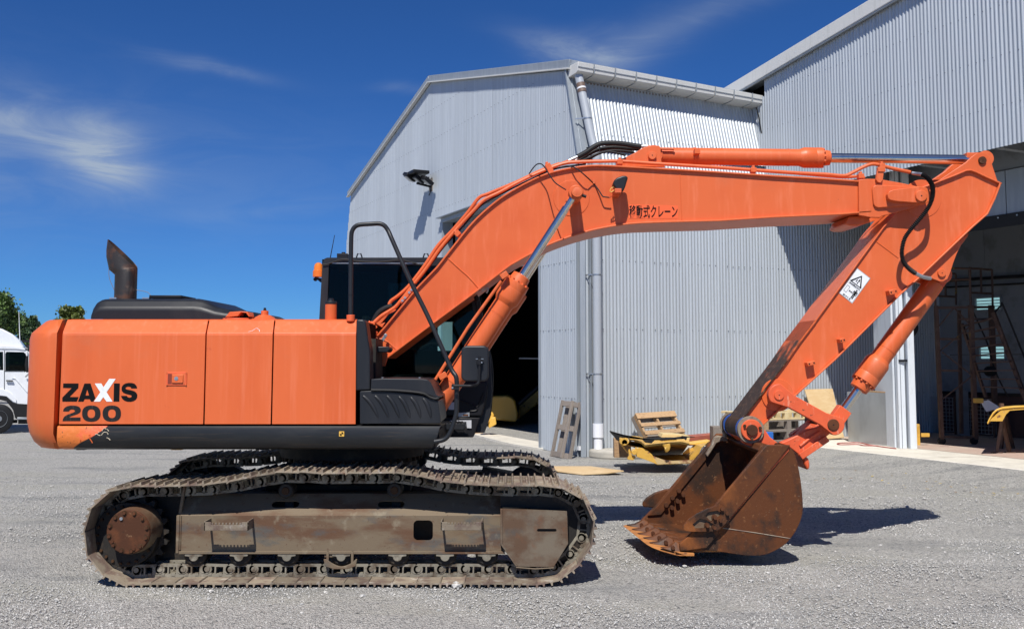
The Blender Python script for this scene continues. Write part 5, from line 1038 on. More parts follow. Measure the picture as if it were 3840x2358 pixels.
pipe([ZM(900, 1275), ZM(1000, 1060), ZM(1100, 975), ZM(1215, 935)], .026, 9.15, RUB, 'black_hose')
for zf, x, y, rot in ((Z7, 470, 375, 25), (Z7, 1282, 330, 0), (ZA, 940, 1465, 45), (ZM, 925, 1200, 45), (Z8, 875, 268, 0), (Z8, 705, 350, 0), (ZC, 268, 1380, 0), (ZA, 1640, 985, 20)):
    c = P(zf(x, y), 8.965); r = math.radians(rot); ax = Vector((math.cos(r), 0, math.sin(r))); az = Vector((-math.sin(r), 0, math.cos(r)))
    o = MB().obox(c, ax, Vector((0, 1, 0)), az, .026, .03, .022).obox(c+az*-.03, ax, Vector((0, 1, 0)), az, .022, .012, .022).obox(c+az*.03, ax, Vector((0, 1, 0)), az, .012, .02, .012).build('line_clamp', ORP, boom, .003)
for zf, x, y in ((ZM, 1487, 704), (ZM, 1453, 742), (ZM, 1393, 818), (ZM, 1357, 858)):
    c = P(zf(x, y), 8.93); MB().cyl(c, c+Vector((0, .03, 0)), .012, n=10).build('clamp_bolt', ZNC, boom)
MB().prism([XZ(p, 8.94) for p in (ZM(1318, 870), ZM(1470, 690), ZM(1528, 700), ZM(1345, 905))], 8.94, 8.955).build('clamp_plate', ORP, boom, .003)
MB().prism([XZ(p, 8.94) for p in (ZM(1100, 1080), ZM(1240, 985), ZM(1270, 980), ZM(1240, 1010), ZM(1160, 1050), ZM(1045, 1190), ZM(1110, 1165), ZM(1065, 1240), ZM(980, 1180))], 8.95, 8.97).build('hose_bracket', ORP, boom, .003)
MB().prism([XZ(p, 8.94) for p in (ZM(868, 1390), ZM(920, 1250), ZM(1000, 1300), ZM(980, 1400), ZM(905, 1430))], 8.96, 8.99).build('foot_plate', ORD, boom, .003)
a, b = P(ZM(880, 1345), 8.92), P(ZM(948, 1275), 8.92)
MB().tube([lerp(a, b, k/12) for k in range(13)], .012, 10, [.010+.005*(k % 2) for k in range(13)]).build('hose_fitting', ZNC, boom)
# black hoses arching over the boom top
hs = []
for pts, r, Y in (([(805, 268), (900, 215), (1000, 148), (1080, 118), (1200, 112), (1330, 122), (1440, 140), (1525, 152)], .024, 9.05), ([(790, 330), (880, 265), (980, 210), (1100, 172), (1230, 158), (1380, 170), (1510, 178)], .020, 9.12), ([(880, 322), (960, 275), (1060, 225), (1180, 198), (1300, 200), (1440, 215)], .013, 9.18), ([(830, 320), (930, 280), (1030, 235), (1150, 208), (1280, 232), (1350, 250)], .011, 9.0)):
    pipe([Z7(*p) for p in pts], r, Y, RUB, 'hydraulic_hose')
for (a, b, r, Y) in (((705, 312), (818, 262), .019, 9.05), ((1518, 150), (1600, 150), .020, 9.05), ((735, 322), (800, 300), .014, 9.12)):
    p, q = P(Z7(*a), Y), P(Z7(*b), Y); MB().tube([p, lerp(p, q, .3), lerp(p, q, .32), lerp(p, q, .5), lerp(p, q, .52), q], r, 12, [r*.8, r*.8, r, r, r*.85, r*.9]).build('hose_ferrule', ZNC, boom)
pipe([Z7(1600, 150), Z7(1740, 175), Z7(1870, 178), Z7(1900, 190)], .012, 9.12)
MB().tube([P(Z7(1070, 70), 9.05), P(Z7(1065, 130), 9.05)], .003, 5).tube([P(Z7(1055, 140), 9.05), P(Z7(1056, 200), 9.05)], .004, 5).build('cable_tie', RUB, boom)
# thin cables on the face
pipe([Z7(255, 460), Z7(300, 395), Z7(345, 352), Z7(395, 350), Z7(440, 400), Z7(490, 480), Z7(550, 560), Z7(620, 610), Z7(670, 640)], .0055, 0, RUB, 'grease_line', Ys=[8.95, 8.9, 8.84, 8.8, 8.78, 8.7, 8.62, 8.56, 8.52])
pipe([Z7(600, 390), Z7(700, 372), Z7(790, 400), Z7(890, 480), Z7(985, 570), Z7(1040, 640), Z7(1085, 710), Z7(1110, 722), Z7(1180, 730)], .006, 0, RUB, 'lamp_cable', Ys=[8.95, 8.92, 8.85, 8.84, 8.915, 8.90, 8.87, 8.86, 8.86])
pipe([Z7(1235, 610), Z7(1190, 620), Z7(1172, 655), Z7(1190, 665), Z7(1225, 640), Z7(1245, 620)], .004, 8.75, YEC, 'yellow_wire'); pipe([Z7(1195, 660), Z7(1195, 700), Z7(1170, 735), Z7(1170, 690)], .003, 8.78, ORW, 'loose_wire')
c = P(Z7(990, 548), YF-.01); MB().obox(c, Vector((1, 0, 0)), Vector((0, 1, 0)), up, .010, .012, .02).build('cable_clip', ORP, boom)
# work lamp standing off the side
lo = [Z7(1316, 480), Z7(1355, 480), Z7(1378, 500), Z7(1345, 610), Z7(1325, 655), Z7(1290, 662), Z7(1245, 640), Z7(1205, 575), Z7(1222, 530), Z7(1250, 505)]
wl_ = MB().prism([XZ(p, 8.72) for p in lo], 8.72, 8.85).build('work_lamp', BLK, boom, .018, seg=3)
MB().prism([XZ(p, 8.72) for p in (Z7(1348, 500), Z7(1368, 505), Z7(1340, 600), Z7(1322, 640))], 8.715, 8.72).build('lamp_rim', BLM, wl_)
MB().box(P(Z7(1255, 660), 8.75).x-.03, P(Z7(1255, 660), 8.75).x+.03, 8.68, YF, P(Z7(1255, 665), 8.75).z-.02, P(Z7(1255, 665), 8.75).z+.02).build('lamp_bracket', ORD, boom, .003)
# print on the boom: 移動式クレーン
def text(s, zf, x0, y0, x1, y1, Y, parent, mt, nm='lettering', rot=None, th=.001):
    cu = bpy.data.curves.new('t', 'FONT'); cu.body = s; cu.extrude = th; cu.fill_mode = 'BOTH'; cu.offset = .012
    o = bpy.data.objects.new('t', cu); dg = bpy.context.evaluated_depsgraph_get(); me = bpy.data.meshes.new_from_object(o)
    co = [v.co.copy() for v in me.vertices]; 
    if not co: return None
    xs = [c.x for c in co]; ys = [c.y for c in co]; ax, bx_, ay, by = min(xs), max(xs), min(ys), max(ys)
    mb = MB(); vs = []
    for c_ in co:
        u = (c_.x-ax)/(bx_-ax); v = (c_.y-ay)/(by-ay)
        if rot: p0, p1, p2 = rot; s_ = (p0[0]+(p1[0]-p0[0])*u+(p2[0]-p0[0])*v, p0[1]+(p1[1]-p0[1])*u+(p2[1]-p0[1])*v)
        else: s_ = zf(x0+(x1-x0)*u, y1+(y0-y1)*v)
        a_ = XZ(s_, Y); vs.append((a_[0], Y-c_.z, a_[1]))
    mb.add(vs, [tuple(p.vertices) for p in me.polygons]); bpy.data.objects.remove(o)
    return mb.build(nm, mt, parent, smooth=False)
dc = MB().pp([Z7(1385, 808), Z7(1945, 822), Z7(1945, 965), Z7(1385, 965)], YF-.0012, YF+.002).build('decal', mat('orange_decal', (.80, .12, .03), .5), boom)
text('移動式クレーン', Z7, 1390, 815, 1938, 960, YF-.003, dc, INK)
# ---- boom cylinders, one each side
def ram(p0, p1, p2, p3, r, rh, rr, parent_name, head=.18, Yc=0, eyes=(.07, .06), wid=.09):
    """p0 lower eye, p1 end of barrel (head start), p2 end of head, p3 rod eye"""
    d = (p3-p0).normalized()
    b = MB().cyl(p0, p1, r, n=36).build(parent_name, ORP, ex)
    L = (p2-p1).length
    h = MB().lathe(p1-d*.05, d, [(0, r), (.04, rh*.98), (.05, rh), (L*.62, rh), (L*.63, rh*.985), (L*.66, rh*1.0), (L*.9, rh), (L*.9+.004, rh*.8), (L+.05, rh*.72), (L+.06, rr*1.1)], 40).build('cylinder_head', ORP, b)
    MB().lathe(p1-d*.16, d, [(0, r+.0), (.0, r+.003), (.01, r+.003), (.01, r)], 36).build('weld_seam', ORP, b)
    u = d.cross(Vector((0, 1, 0))).normalized(); w = d.cross(u); bl = MB(); q = p1-d*.05+d*(L*.9)
    for k in range(12): a = 2*math.pi*k/12; c = q+(u*math.cos(a)+w*math.sin(a))*rh*.88; bl.cyl(c, c+d*.018, .011, n=8)
    bl.build('head_bolts', ORP, h)['kind'] = 'stuff'
    rod = MB().cyl(p2, p3-d*.05, rr, n=28).build('cylinder_rod', CHR, b)
    return b, rod, d
for Yc in (8.62, 2*YC-8.62):
    s0_, s1_, s2_, s3_ = (P(s, 8.62) for s in (V(1052, 975), ZQ(995, 545), ZQ(1130, 325), Z7(783, 680)))
    for q in (s0_, s1_, s2_, s3_): q.y = Yc
    dd_ = (s3_-s0_).normalized(); s1_ = s0_+dd_*(s1_-s0_).dot(dd_); s2_ = s0_+dd_*(s2_-s0_).dot(dd_)
    b, rod, d = ram(s0_, s1_, s2_, s3_, .089, .112, .036, 'boom_cylinder')
    if Yc < 9:
        eye = MB().lathe((s3_.x, Yc-.06, s3_.z), (0, 1, 0), [(0, .05), (.0, .062), (.01, .066), (.12, .066)], 36); eye.bar(s3_-d*.16, s3_, .07, .05, up=Vector((0, 1, 0)))
        eo_ = eye.build('rod_eye', ORP, rod, .003)
        MB().cyl((s3_.x+.004, Yc-.05, s3_.z), (s3_.x+.004, B0+.03, s3_.z), .055, n=32).build('pin_boss', ORD, boom)
        pn = MB().lathe((s3_.x+.006, Yc-.10, s3_.z), (0, 1, 0), [(0, .048), (.003, .051), (.04, .051)], 36).build('pin', ORP, rod)
        MB().lathe((s3_.x+.006, Yc-.1015, s3_.z), (0, 1, 0), [(0, .034), (.001, .037), (.002, .034)], 36).build('pin_ring', ORD, pn)
        MB().cyl((s3_.x+.055, Yc-.05, s3_.z-.028), (s3_.x+.09, Yc-.05, s3_.z-.04), .014, n=8).build('pin_bolt', BLM, pn)
        # side oil line of the cylinder
        t0, t1 = P(ZJ(915, 640), 8.5), P(ZQ(985, 350), 8.5)
        MB().tube([t0, P(ZQ(640, 830), 8.5), P(ZQ(960, 385), 8.5)], .0145, 10).build('cylinder_oil_line', ORP, b)
        for zf, x, y in ((ZQ, 985, 335), (ZJ, 1045, 535)): c = P(zf(x, y), 8.5); MB().obox(c, Vector((.8, 0, .5)).normalized(), Vector((0, 1, 0)), Vector((-.5, 0, .8)).normalized(), .035, .04, .025).build('line_block', ORP, b, .004)
        c = P(ZJ(1055, 535), 8.55); MB().lathe(s0_+d*((c-s0_).dot(d)), d, [(-.008, .089), (-.008, .0925), (.008, .0925), (.008, .089)], 36).build('band_clamp', ORP, b)
    else:
        MB().lathe((s3_.x, Yc-.06, s3_.z), (0, 1, 0), [(0, .03), (.0, .066), (.12, .066)], 30).build('rod_eye', ORP, rod)
        MB().cyl((s3_.x, B1-.03, s3_.z), (s3_.x, Yc-.05, s3_.z), .055, n=28).build('pin_boss', ORD, boom)
# hoses under the boom near the cylinders
pipe([ZQ(560, 520), ZQ(640, 480), ZQ(700, 520), ZQ(720, 590), ZQ(735, 680)], .012, 9.25, RUB, 'black_hose'); pipe([ZQ(770, 480), ZQ(815, 450), ZQ(830, 470), ZQ(815, 500)], .010, 9.15, ZNC, 'steel_elbow')
pipe([ZQ(690, 500), ZQ(720, 540), ZQ(730, 580)], .022, 9.2, RUB, 'black_hose')
pipe([ZJ(1010, 970), ZJ(1080, 900), ZJ(1130, 800), ZJ(1180, 690)], .02, 8.9, RUB, 'black_hose'); pipe([ZJ(1000, 940), ZJ(1050, 860), ZJ(1080, 880)], .018, 9.0, RUB, 'black_hose')
# ---- arm cylinder over the boom
q0, q3 = P(Z7(1653, 250), YC), P(ZN(862, 302), YC)
q0.z = P(Z7(1800, 262), YC).z+.004
q1 = P(Z8(250, 222), YC); q2 = P(Z8(452, 224), YC); dd_ = (q3-q0).normalized(); q1 = q0+dd_*(q1-q0).dot(dd_); q2 = q0+dd_*(q2-q0).dot(dd_)
b, rod, d = ram(q0+dd_*.05, q1, q2, q3, .081, .098, .046, 'arm_cylinder')
MB().lathe((q0.x, YC-.09, q0.z), (0, 1, 0), [(0, .04), (0, .085), (.18, .085), (.18, .04)], 30).build('cylinder_eye', ORP, b)
MB().lathe((q3.x, YC-.07, q3.z), (0, 1, 0), [(0, .04), (0, .075), (.14, .075), (.14, .04)], 30).bar(q3-d*.17, q3-d*.03, .12, .09, up=Vector((0, 1, 0))).build('rod_eye', ORP, rod, .004)
c = P(Z7(2145, 215), YC-.08); MB().lathe(q0+d*((c-q0).dot(d)), d, [(-.01, .081), (-.01, .0855), (.01, .0855), (.01, .081)], 36).box(c.x-.025, c.x+.025, 9.05, 9.14, c.z-.03, c.z+.015).build('band_clamp', ORP, b)
pipe([Z8(110, 152), Z8(150, 140), Z8(240, 140), Z8(280, 150)], .011, YC-.03, ORP, par=b)
# ---- arm
A0, A1 = 8.95, 9.47
endp = [XZ(p, A0) for p in (V(1829, 1060), V(1800, 1066), V(1778, 1050))]
back = [XZ(p, A0) for p in (Z8(1845, 400), Z8(1838, 430), Z8(1800, 530), Z8(1740, 655), Z8(1620, 760), Z8(1200, 1160), Z8(680*.0+1041, 1300), V(2009, 865.7), V(1909.6, 955.4), V(1831, 1026))]
frontp = [XZ(p, A0) for p in (V(1784, 1008), V(1891.5, 865.7), V(1923.8, 818), V(1960.5, 769.5), V(2040, 661), V(2124, 544.8), V(2190, 470))]
topp = [XZ(p, A0) for p in (Z8(1205, 435), Z8(1300, 400), Z8(1480, 330), Z8(1560, 296), Z8(1600, 292), Z8(1640, 305), Z8(1740, 352), Z8(1852, 402))]
bb = inset(back, 1)+endp
body = topp[0:1]+inset(topp, 1)+bb+inset(frontp, 1)
arm = filled([body], A0+.028, A1-.028).build('arm', ORB, ex)
MB().strip(back, A0-.004, A1+.004, .015, -1).build('arm_back_plate', ORB, arm, .004)
MB().strip(topp, A0-.004, A1+.004, .015, -1).build('arm_top_plate', ORB, arm, .004)
MB().strip(frontp[2:], A0, A1, .012, -1).build('arm_front_plate', ORB, arm, .003)
low = [frontp[0], tuple(Vector(frontp[0]).lerp(Vector(frontp[1]), .5)), frontp[1], tuple(Vector(frontp[1]).lerp(Vector(frontp[2]), .75))]
MB().strip(low, A0-.001, A1, .013, -1).build('greasy_front_plate', GRP, arm, .003)
MB().strip([tuple(Vector(low[3]).lerp(Vector(frontp[2]), -.05)), frontp[2], frontp[3]], A0-.0005, A1, .0125, -1).build('scuffed_front_plate', GRP, arm)
YA = A0+.027
weld([Z8(820, 865), Z8(900, 925), Z8(1012, 1008)], arm, YA, .005)
weld([Z8(1050, 1040), Z8(1130, 1110), Z8(1190, 1150)], arm, YA, .003)
pb = XZ(Z8(1205, 530), YA); MB().lathe((pb[0], YA+.002, pb[1]), (0, -1, 0), [(0, .178), (.006, .174)], 48).build('pivot_boss', ORB, arm)
# lug for the arm cylinder
lg = [XZ(p, A0) for p in (Z8(1340, 384), Z8(1560, 235), Z8(1610, 188), Z8(1650, 160), Z8(1690, 152), Z8(1730, 162), Z8(1760, 200), Z8(1780, 270), Z8(1822, 395), Z8(1740, 356), Z8(1640, 308), Z8(1590, 300))]
for a, b_ in ((A0+.045, A0+.075), (A1-.075, A1-.045)): lgo = MB().prism(lg, a-.04*(a < YC), b_-.04*(a < YC)+.04*(a > YC)).build('cylinder_lug', ORB, arm, .004)
pin(Z8, 1698, 218, .036, A0-.015, arm, RSH)
# lug for the bucket cylinder
lb = [XZ(p, A0) for p in (Z8(1610, 800), Z8(1598, 830), Z8(1545, 900), Z8(1510, 970), Z8(1480, 1050), Z8(1455, 1130), Z8(1435, 1175), Z8(1400, 1195), Z8(1370, 1195), Z8(1250, 1150), Z8(1200, 1190), Z8(1150, 1180))]
for a, b_ in ((A0+.06, A0+.085), (A1-.085, A1-.06)): MB().prism(lb, a, b_).build('cylinder_lug', ORB, arm, .004)
pin(Z8, 1368, 1130, .038, A0+.04, arm)
# small brackets on the arm side
for zf, x, y, w_, h_ in ((Z6, 614, 258, .055, .022), (Z6, 276, 580, .035, .018), (Z6, 70, 733, .055, .017)):
    c = P(zf(x, y), YA-.05); r = math.radians(14); ax = Vector((math.cos(r), 0, math.sin(r))); az = Vector((-math.sin(r), 0, math.cos(r)))
    o = MB().obox(c+Vector((0, .01, 0)), ax, Vector((0, 1, 0)), az, w_*.7, .045, h_).build('pipe_bracket', ORP, arm, .003)
    MB().cyl(c+ax*w_*.4+Vector((0, -.038, 0)), c+ax*w_*.4+Vector((0, -.03, 0)), .007, n=8).cyl(c-ax*w_*.4+Vector((0, -.038, 0)), c-ax*w_*.4+Vector((0, -.03, 0)), .007, n=8).build('bracket_bolt', BLM, o)
# line support on the neck
c = P(Z8(868, 340), 8.88); o = MB().prism([XZ(Z8(*p), 8.86) for p in ((845, 285), (898, 290), (888, 375), (870, 402), (845, 395), (832, 375))], 8.86, 8.89).build('line_support', ORP, boom, .003)
MB().obox(P(Z8(872, 296), 8.87), Vector((1, 0, 0)), Vector((0, 1, 0)), up, .035, .02, .022).build('line_clamp', ORP, boom, .004)
# warning label on the arm
LP = {k: ZO(*v) for k, v in dict(a=(870, 38), b=(1245, 328), c=(725, 1045), d=(350, 745)).items()}
def lab(u, v):    # u along top edge a->b, v down a->d
    return (LP['a'][0]+(LP['b'][0]-LP['a'][0])*u+(LP['d'][0]-LP['a'][0])*v, LP['a'][1]+(LP['b'][1]-LP['a'][1])*u+(LP['d'][1]-LP['a'][1])*v)
def labp(pts, m_, dy, nm): return fpx([[lab(*p) for p in c] for c in pts], YA-dy, YA-dy+.001).build(nm, m_, wl2, smooth=False)
wl2 = MB().pp([LP[k] for k in 'abcd'], YA-.0015, YA+.001).build('warning_label', WHT, arm)
GRY = mat('grey_label_edge', (.30, .31, .32), .5)
labp([[(0, 0), (1, 0), (1, 1), (0, 1)], [(.03, .016), (.97, .016), (.97, .984), (.03, .984)]], GRY, .0024, 'label_border')
labp([[(.5, .10), (.93, .46), (.07, .46)], [(.5, .165), (.80, .435), (.20, .435)]], INK, .003, 'warning_triangle')
labp([[(.03, .545), (.97, .545), (.97, .55), (.03, .55)]], GRY, .0026, 'label_line')
labp([[(.12, .62), (.32, .62), (.32, .84), (.12, .84)], [(.135, .628), (.305, .628), (.305, .832), (.135, .832)]], INK, .003, 'machine_outline')
labp([[(.38, .735), (.44, .695), (.44, .722), (.56, .722), (.56, .695), (.62, .735), (.56, .775), (.56, .748), (.44, .748), (.44, .775)]], INK, .003, 'double_arrow')
labp([[(.665, .63), (.905, .63), (.925, .66), (.915, .77), (.885, .77), (.885, .67), (.855, .67), (.86, .90), (.80, .90), (.795, .76), (.775, .76), (.77, .90), (.71, .90), (.715, .67), (.685, .67), (.68, .77), (.65, .77), (.645, .66)]], INK, .003, 'person_symbol')
labp([[(.785+.052*math.cos(t), .595+.026*math.sin(t)) for t in [2*math.pi*k/14 for k in range(14)]]], INK, .003, 'person_symbol')
labp([[(.40, .30), (.46, .28), (.44, .33), (.48, .37), (.42, .36), (.38, .40)], [(.50, .26), (.56, .24), (.60, .30), (.55, .34), (.58, .40), (.50, .41), (.53, .35)]], INK, .003, 'crush_symbol')
text('はね飛ばされ', None, 0, 0, 0, 0, YA-.003, wl2, INK, rot=(lab(.12, .535), lab(.90, .535), lab(.12, .48)))
text('近づくな', None, 0, 0, 0, 0, YA-.003, wl2, INK, rot=(lab(.22, .965), lab(.78, .965), lab(.22, .915)))
# corrugated hose looping over the joint
cpts = [Z8(1125, 322), Z8(1160, 328), Z8(1205, 335), Z8(1250, 365), Z8(1282, 410), Z8(1292, 470), Z8(1282, 540), Z8(1250, 610), Z8(1190, 690), Z8(1120, 770), Z8(1065, 850), Z8(1042, 940), Z8(1045, 1010), Z8(1070, 1065), Z8(1130, 1120), Z8(1210, 1162), Z8(1270, 1175)]
cy = [8.93, 8.9, 8.84, 8.80, 8.77, 8.75, 8.74, 8.75, 8.77, 8.80, 8.82, 8.83, 8.83, 8.84, 8.86, 8.9, 8.95]
cp = smooth_path([P(p, y) for p, y in zip(cpts, cy)], 14); 
rads = [.0185+.0045*(1 if (i % 2) else -1) for i in range(len(cp))]
MB().tube(cp[28:-24], .02, 12, rads[28:-24]).build('corrugated_hose', RUB, arm); MB().tube(cp[:29], .016, 12).build('hose_end', ZNC, arm); MB().tube(cp[-25:], .018, 12).build('hose_end', ALU, arm)
# ---- bucket cylinder
k0, k3 = P(Z8(1300, 1215), YC), P(V(2003, 1020), YC)
k1 = P(Z6(470, 700), YC); k2 = P(Z6(345, 870), YC); d_ = (k3-k0).normalized(); k1 = k0+d_*(k1-k0).dot(d_); k2 = k0+d_*(k2-k0).dot(d_)
b, rod, d = ram(k0, k1, k2, k3, .0935, .118, .042, 'bucket_cylinder')
MB().lathe((k0.x+.05, YC-.1, k0.z+.08), (0, 1, 0), [(0, .05), (0, .085), (.2, .085), (.2, .05)], 30).bar(k0+d*.1, k0-d*.1, .15, .14, up=Vector((0, 1, 0))).build('cylinder_eye', ORW, b, .01)
MB().lathe((k3.x, YC-.09, k3.z), (0, 1, 0), [(0, .04), (0, .075), (.18, .075), (.18, .04)], 30).bar(k3-d*.18, k3, .13, .10, up=Vector((0, 1, 0))).build('rod_eye', ORW, rod, .004)
# ---- linkage
def dogbone(sa, sb, ra, rb, w, Y0, Y1, nm, mt):
    a = Vector(XZ(sa, Y0)); b_ = Vector(XZ(sb, Y0)); d = (b_-a).normalized(); n = Vector((-d.y, d.x)); an = math.degrees(math.atan2(n.y, n.x))
    pts = arc(a.x, a.y, ra, an+20, an+160, 12)
    pts += [tuple(a-n*w+d*ra*1.3), tuple(b_-n*w-d*rb*1.2)]; pts += arc(b_.x, b_.y, rb, an+200, an+340, 12); pts += [tuple(b_+n*w-d*rb*1.2), tuple(a+n*w+d*ra*1.3)]
    return MB().prism(pts, Y0, Y1).build(nm, mt, ex, .006)
for Y0, Y1 in ((8.80, 8.87), (9.57, 9.64)):
    l = dogbone(ZI(1085, 438), ZI(1778, 815), .098, .092, .060, Y0, Y1, 'tipping_link', ORW)
    if Y0 < 9:
        pin(ZI, 1083, 440, .045, Y0-.012, l, ORW); pin(ZI, 1768, 815, .052, Y0-.012, l, RSH)
pa = Vector(XZ(ZI(1070, 440), A0)); MB().lathe((pa.x, YA+.003, pa.y), (0, -1, 0), [(0, .15), (.01, .147), (.015, .145)], 44).build('link_boss', ORB, arm)
MB().cyl((XZ(ZI(1083, 440), 8.85)[0], 8.86, XZ(ZI(1083, 440), 8.85)[1]), (XZ(ZI(1083, 440), 8.85)[0], 9.58, XZ(ZI(1083, 440), 8.85)[1]), .085, n=30).build('link_shaft', ORB, arm)
MB().cyl((XZ(ZI(1768, 815), 8.85)[0], 8.86, XZ(ZI(1768, 815), 8.85)[1]), (XZ(ZI(1768, 815), 8.85)[0], 9.58, XZ(ZI(1768, 815), 8.85)[1]), .045, n=24).build('link_pin', RSH, ex)
bl_ = [XZ(p, 8.93) for p in (ZI(1240, 985), ZI(1450, 880), ZI(1560, 850), ZI(1640, 800), ZI(1760, 910), ZI(1680, 970), ZI(1500, 1100), ZI(1340, 1225), ZI(1325, 1180), ZI(1210, 1090), ZI(1110, 1050))]
bf_ = [XZ(p, 9.39) for p in (ZI(1230, 940), ZI(1430, 800), ZI(1490, 745), ZI(1560, 735), ZI(1610, 800), ZI(1450, 890), ZI(1250, 995))]
lk_ = MB().prism(bl_, 8.95, 9.05).build('bucket_link', ORW, ex, .008); MB().prism(bf_, 9.39, 9.49).build('link_plate', ORW, lk_, .008)
MB().prism([XZ(p, 8.97) for p in (ZI(1600, 820), ZI(1660, 850), ZI(1430, 1070), ZI(1330, 1140), ZI(1300, 1100))], 9.05, 9.39).build('link_web', ORW, lk_, .005)
MB().tube([P(ZI(1595, 900), 8.945), P(ZI(1480, 970), 8.945), P(ZI(1345, 1080), 8.945)], .013, 8).build('link_rib', ORW, lk_)
MB().bar(P(ZI(1690, 985), 8.93), P(ZI(1350, 1215), 8.93), .06, .02, up=Vector((0, 1, 0))).build('link_flange', ORW, lk_, .004)
# ---- bucket
K0, K1 = 8.58, 9.84
def k_(x, y, Y=K0): return XZ(Z5(x, y), Y)
Apt, Bpt = k_(1258, 600), k_(1430, 602)
curve = [k_(*p) for p in ((1430, 602), (1470, 655), (1500, 760), (1520, 880), (1531, 1000), (1530, 1080), (1510, 1150), (1478, 1215), (1440, 1268), (1400, 1308), (1350, 1340), (1290, 1368), (1225, 1383), (1140, 1383), (1050, 1372), (960, 1358), (880, 1348), (760, 1348), (662, 1346))]
curve = [(x, max(z, .012)) for x, z in curve]
cs = [(p.x, p.z) for p in smooth_path([(x, 0, z) for x, z in curve], 3)]
lip = k_(655, 1300); edge = [k_(*p) for p in ((700, 1262), (780, 1180), (900, 1035), (1080, 820))]
side = cs+[lip]+edge+[Apt]
def shr(mb, k=.12):
    mb.v = [(x-k*(y-K0), y, z) for x, y, z in mb.v]; return mb
bk_root = shr(MB().strip(cs, K0, K1, .022, -1)).build('bucket', RST, ex, .003)
for a, b in ((K0-.004, K0+.018), (K1-.018, K1+.004)): shr(MB().prism(side, a, b)).build('side_plate', RST, bk_root, .004)
# thick edge band along each mouth
band = [k_(*p) for p in ((1262, 597), (1436, 599), (1240, 842), (1008, 1120), (940, 1210), (845, 1325), (700, 1345), (655, 1345), (652, 1300), (690, 1262), (780, 1170), (1000, 905))]
for a, b in ((K0-.034, K0-.004), (K1+.004, K1+.034)): shr(MB().prism(band, a, b)).build('side_edge_plate', RST, bk_root, .007)
bandi = [k_(*p) for p in ((1262, 600), (1330, 600), (1090, 900), (800, 1255), (690, 1262), (780, 1172), (1000, 905))]
shr(MB().prism([(x, z) for x, z in bandi], K1-.04, K1-.018)).build('inner_edge_plate', RST, bk_root, .006)
wp = [k_(962, 1188, K0-.005), k_(1200, 1222, K0-.005), k_(1442, 1262, K0-.005)]
MB().tube([(x, K0-.006, z) for x, z in wp], .004, 6).tube([(x, K0-.006, z) for x, z in (k_(1012, 1125), k_(848, 1322))], .004, 6).build('weld_seam', SHO, bk_root)
MB().prism([k_(*p) for p in ((1005, 1135), (1012, 1120), (1436, 612), (1430, 640))], K0-.012, K0-.004).build('edge_weld', ORD, bk_root)
# bolts holding the side cutters
cut = [Z5(1005, 1068), Z5(1016, 1105), Z5(985, 1150), Z5(945, 1190), Z5(915, 1208), Z5(820, 1211), Z5(740, 1211), Z5(700, 1205), Z5(682, 1190), Z5(690, 1168), Z5(720, 1130), Z5(780, 1090), Z5(860, 1050), Z5(935, 1028), Z5(965, 1030)]
co = MB()
cutter = [XZ(p, K0-.06) for p in cut]
h1 = [XZ(Z5(*p), K0-.06) for p in ((838, 1100), (855, 1075), (920, 1062), (950, 1075), (945, 1100), (905, 1125), (880, 1140))]; h2 = [XZ(Z5(*p), K0-.06) for p in ((748, 1160), (800, 1118), (850, 1130), (905, 1165), (880, 1185), (770, 1190))]
c_o = filled([cutter, h1, h2], K0-.075, K0-.034).build('side_cutter', RST, bk_root, .010, seg=3)
MB().prism([XZ(Z5(*p), K0-.06) for p in ((735, 1165), (800, 1105), (950, 1050), (1000, 1090), (930, 1195), (760, 1198))], K0-.052, K0-.034).build('cutter_web', FRM, c_o, .004)
for x, y in ((958, 1052), (995, 1085), (908, 1115), (948, 1135), (855, 1172), (905, 1187)):
    p = XZ(Z5(x, y), K0-.08); MB().cyl((p[0], K0-.105, p[1]), (p[0], K0-.05, p[1]), .0155, n=6).cyl((p[0], K0-.07, p[1]), (p[0], K0-.05, p[1]), .024, n=16).build('cutter_bolt', RSH, c_o)
sh_ = k_(0, 0)
dxk = 0
far_cut = [(x-.0, z) for x, z in cutter]
fcp = [XZ(Z5(*p), K1) for p in ((598, 915), (560, 918), (480, 945), (425, 980), (402, 1010), (398, 1030), (408, 1043), (470, 1050), (500, 1045), (600, 960))]
f_o = MB().prism(fcp, K1+.03, K1+.07).build('side_cutter', RST, bk_root, .012, seg=3)
for x, y in ((651, 922), (683, 951), (606, 972), (643, 996), (562, 1024), (603, 1042)):
    p = XZ(Z5(x, y), K1-.04); MB().cyl((p[0], K1-.075, p[1]), (p[0], K1-.03, p[1]), .021, n=12).build('cutter_bolt', RSH, f_o)
# cutting edge and teeth
Lx, Lz = lip[0]+.02, .045
fe = XZ(ZK(600, 925), 8.66)[0]; fe2 = XZ(ZK(75, 548), K1-.02)[0]; ze = .145
print('edge', fe, fe2, lip)
q = MB()
xb_ = lip[0]+.12
def erow(y, xf):
    xb = xb_-.12*(y-K0); t = min(1, max(0, (xf-fe)/.25)); z_ = ze-.05*t
    return [(xb, y, .098), (xb-.14, y, .098), (max(xf+.03, 0), y, z_-.014), (xf, y, z_), (xf+.03, y, z_+.006), (xb-.16, y, .135), (xb, y, .122)]
rows = [(K0-.035, 1.455), (K0-.01, 1.40), (K0+.04, fe+.07), (K0+.12, fe+.01), (K0+.25, fe-.02)]+[(y_, lerp(fe-.02, fe2, (y_-8.83)/.96)) for y_ in (YC, K1-.2, K1-.03)]+[(K1+.03, fe2+.05)]
vs = [p for y, xf in rows for p in erow(y, xf)]; n = 7
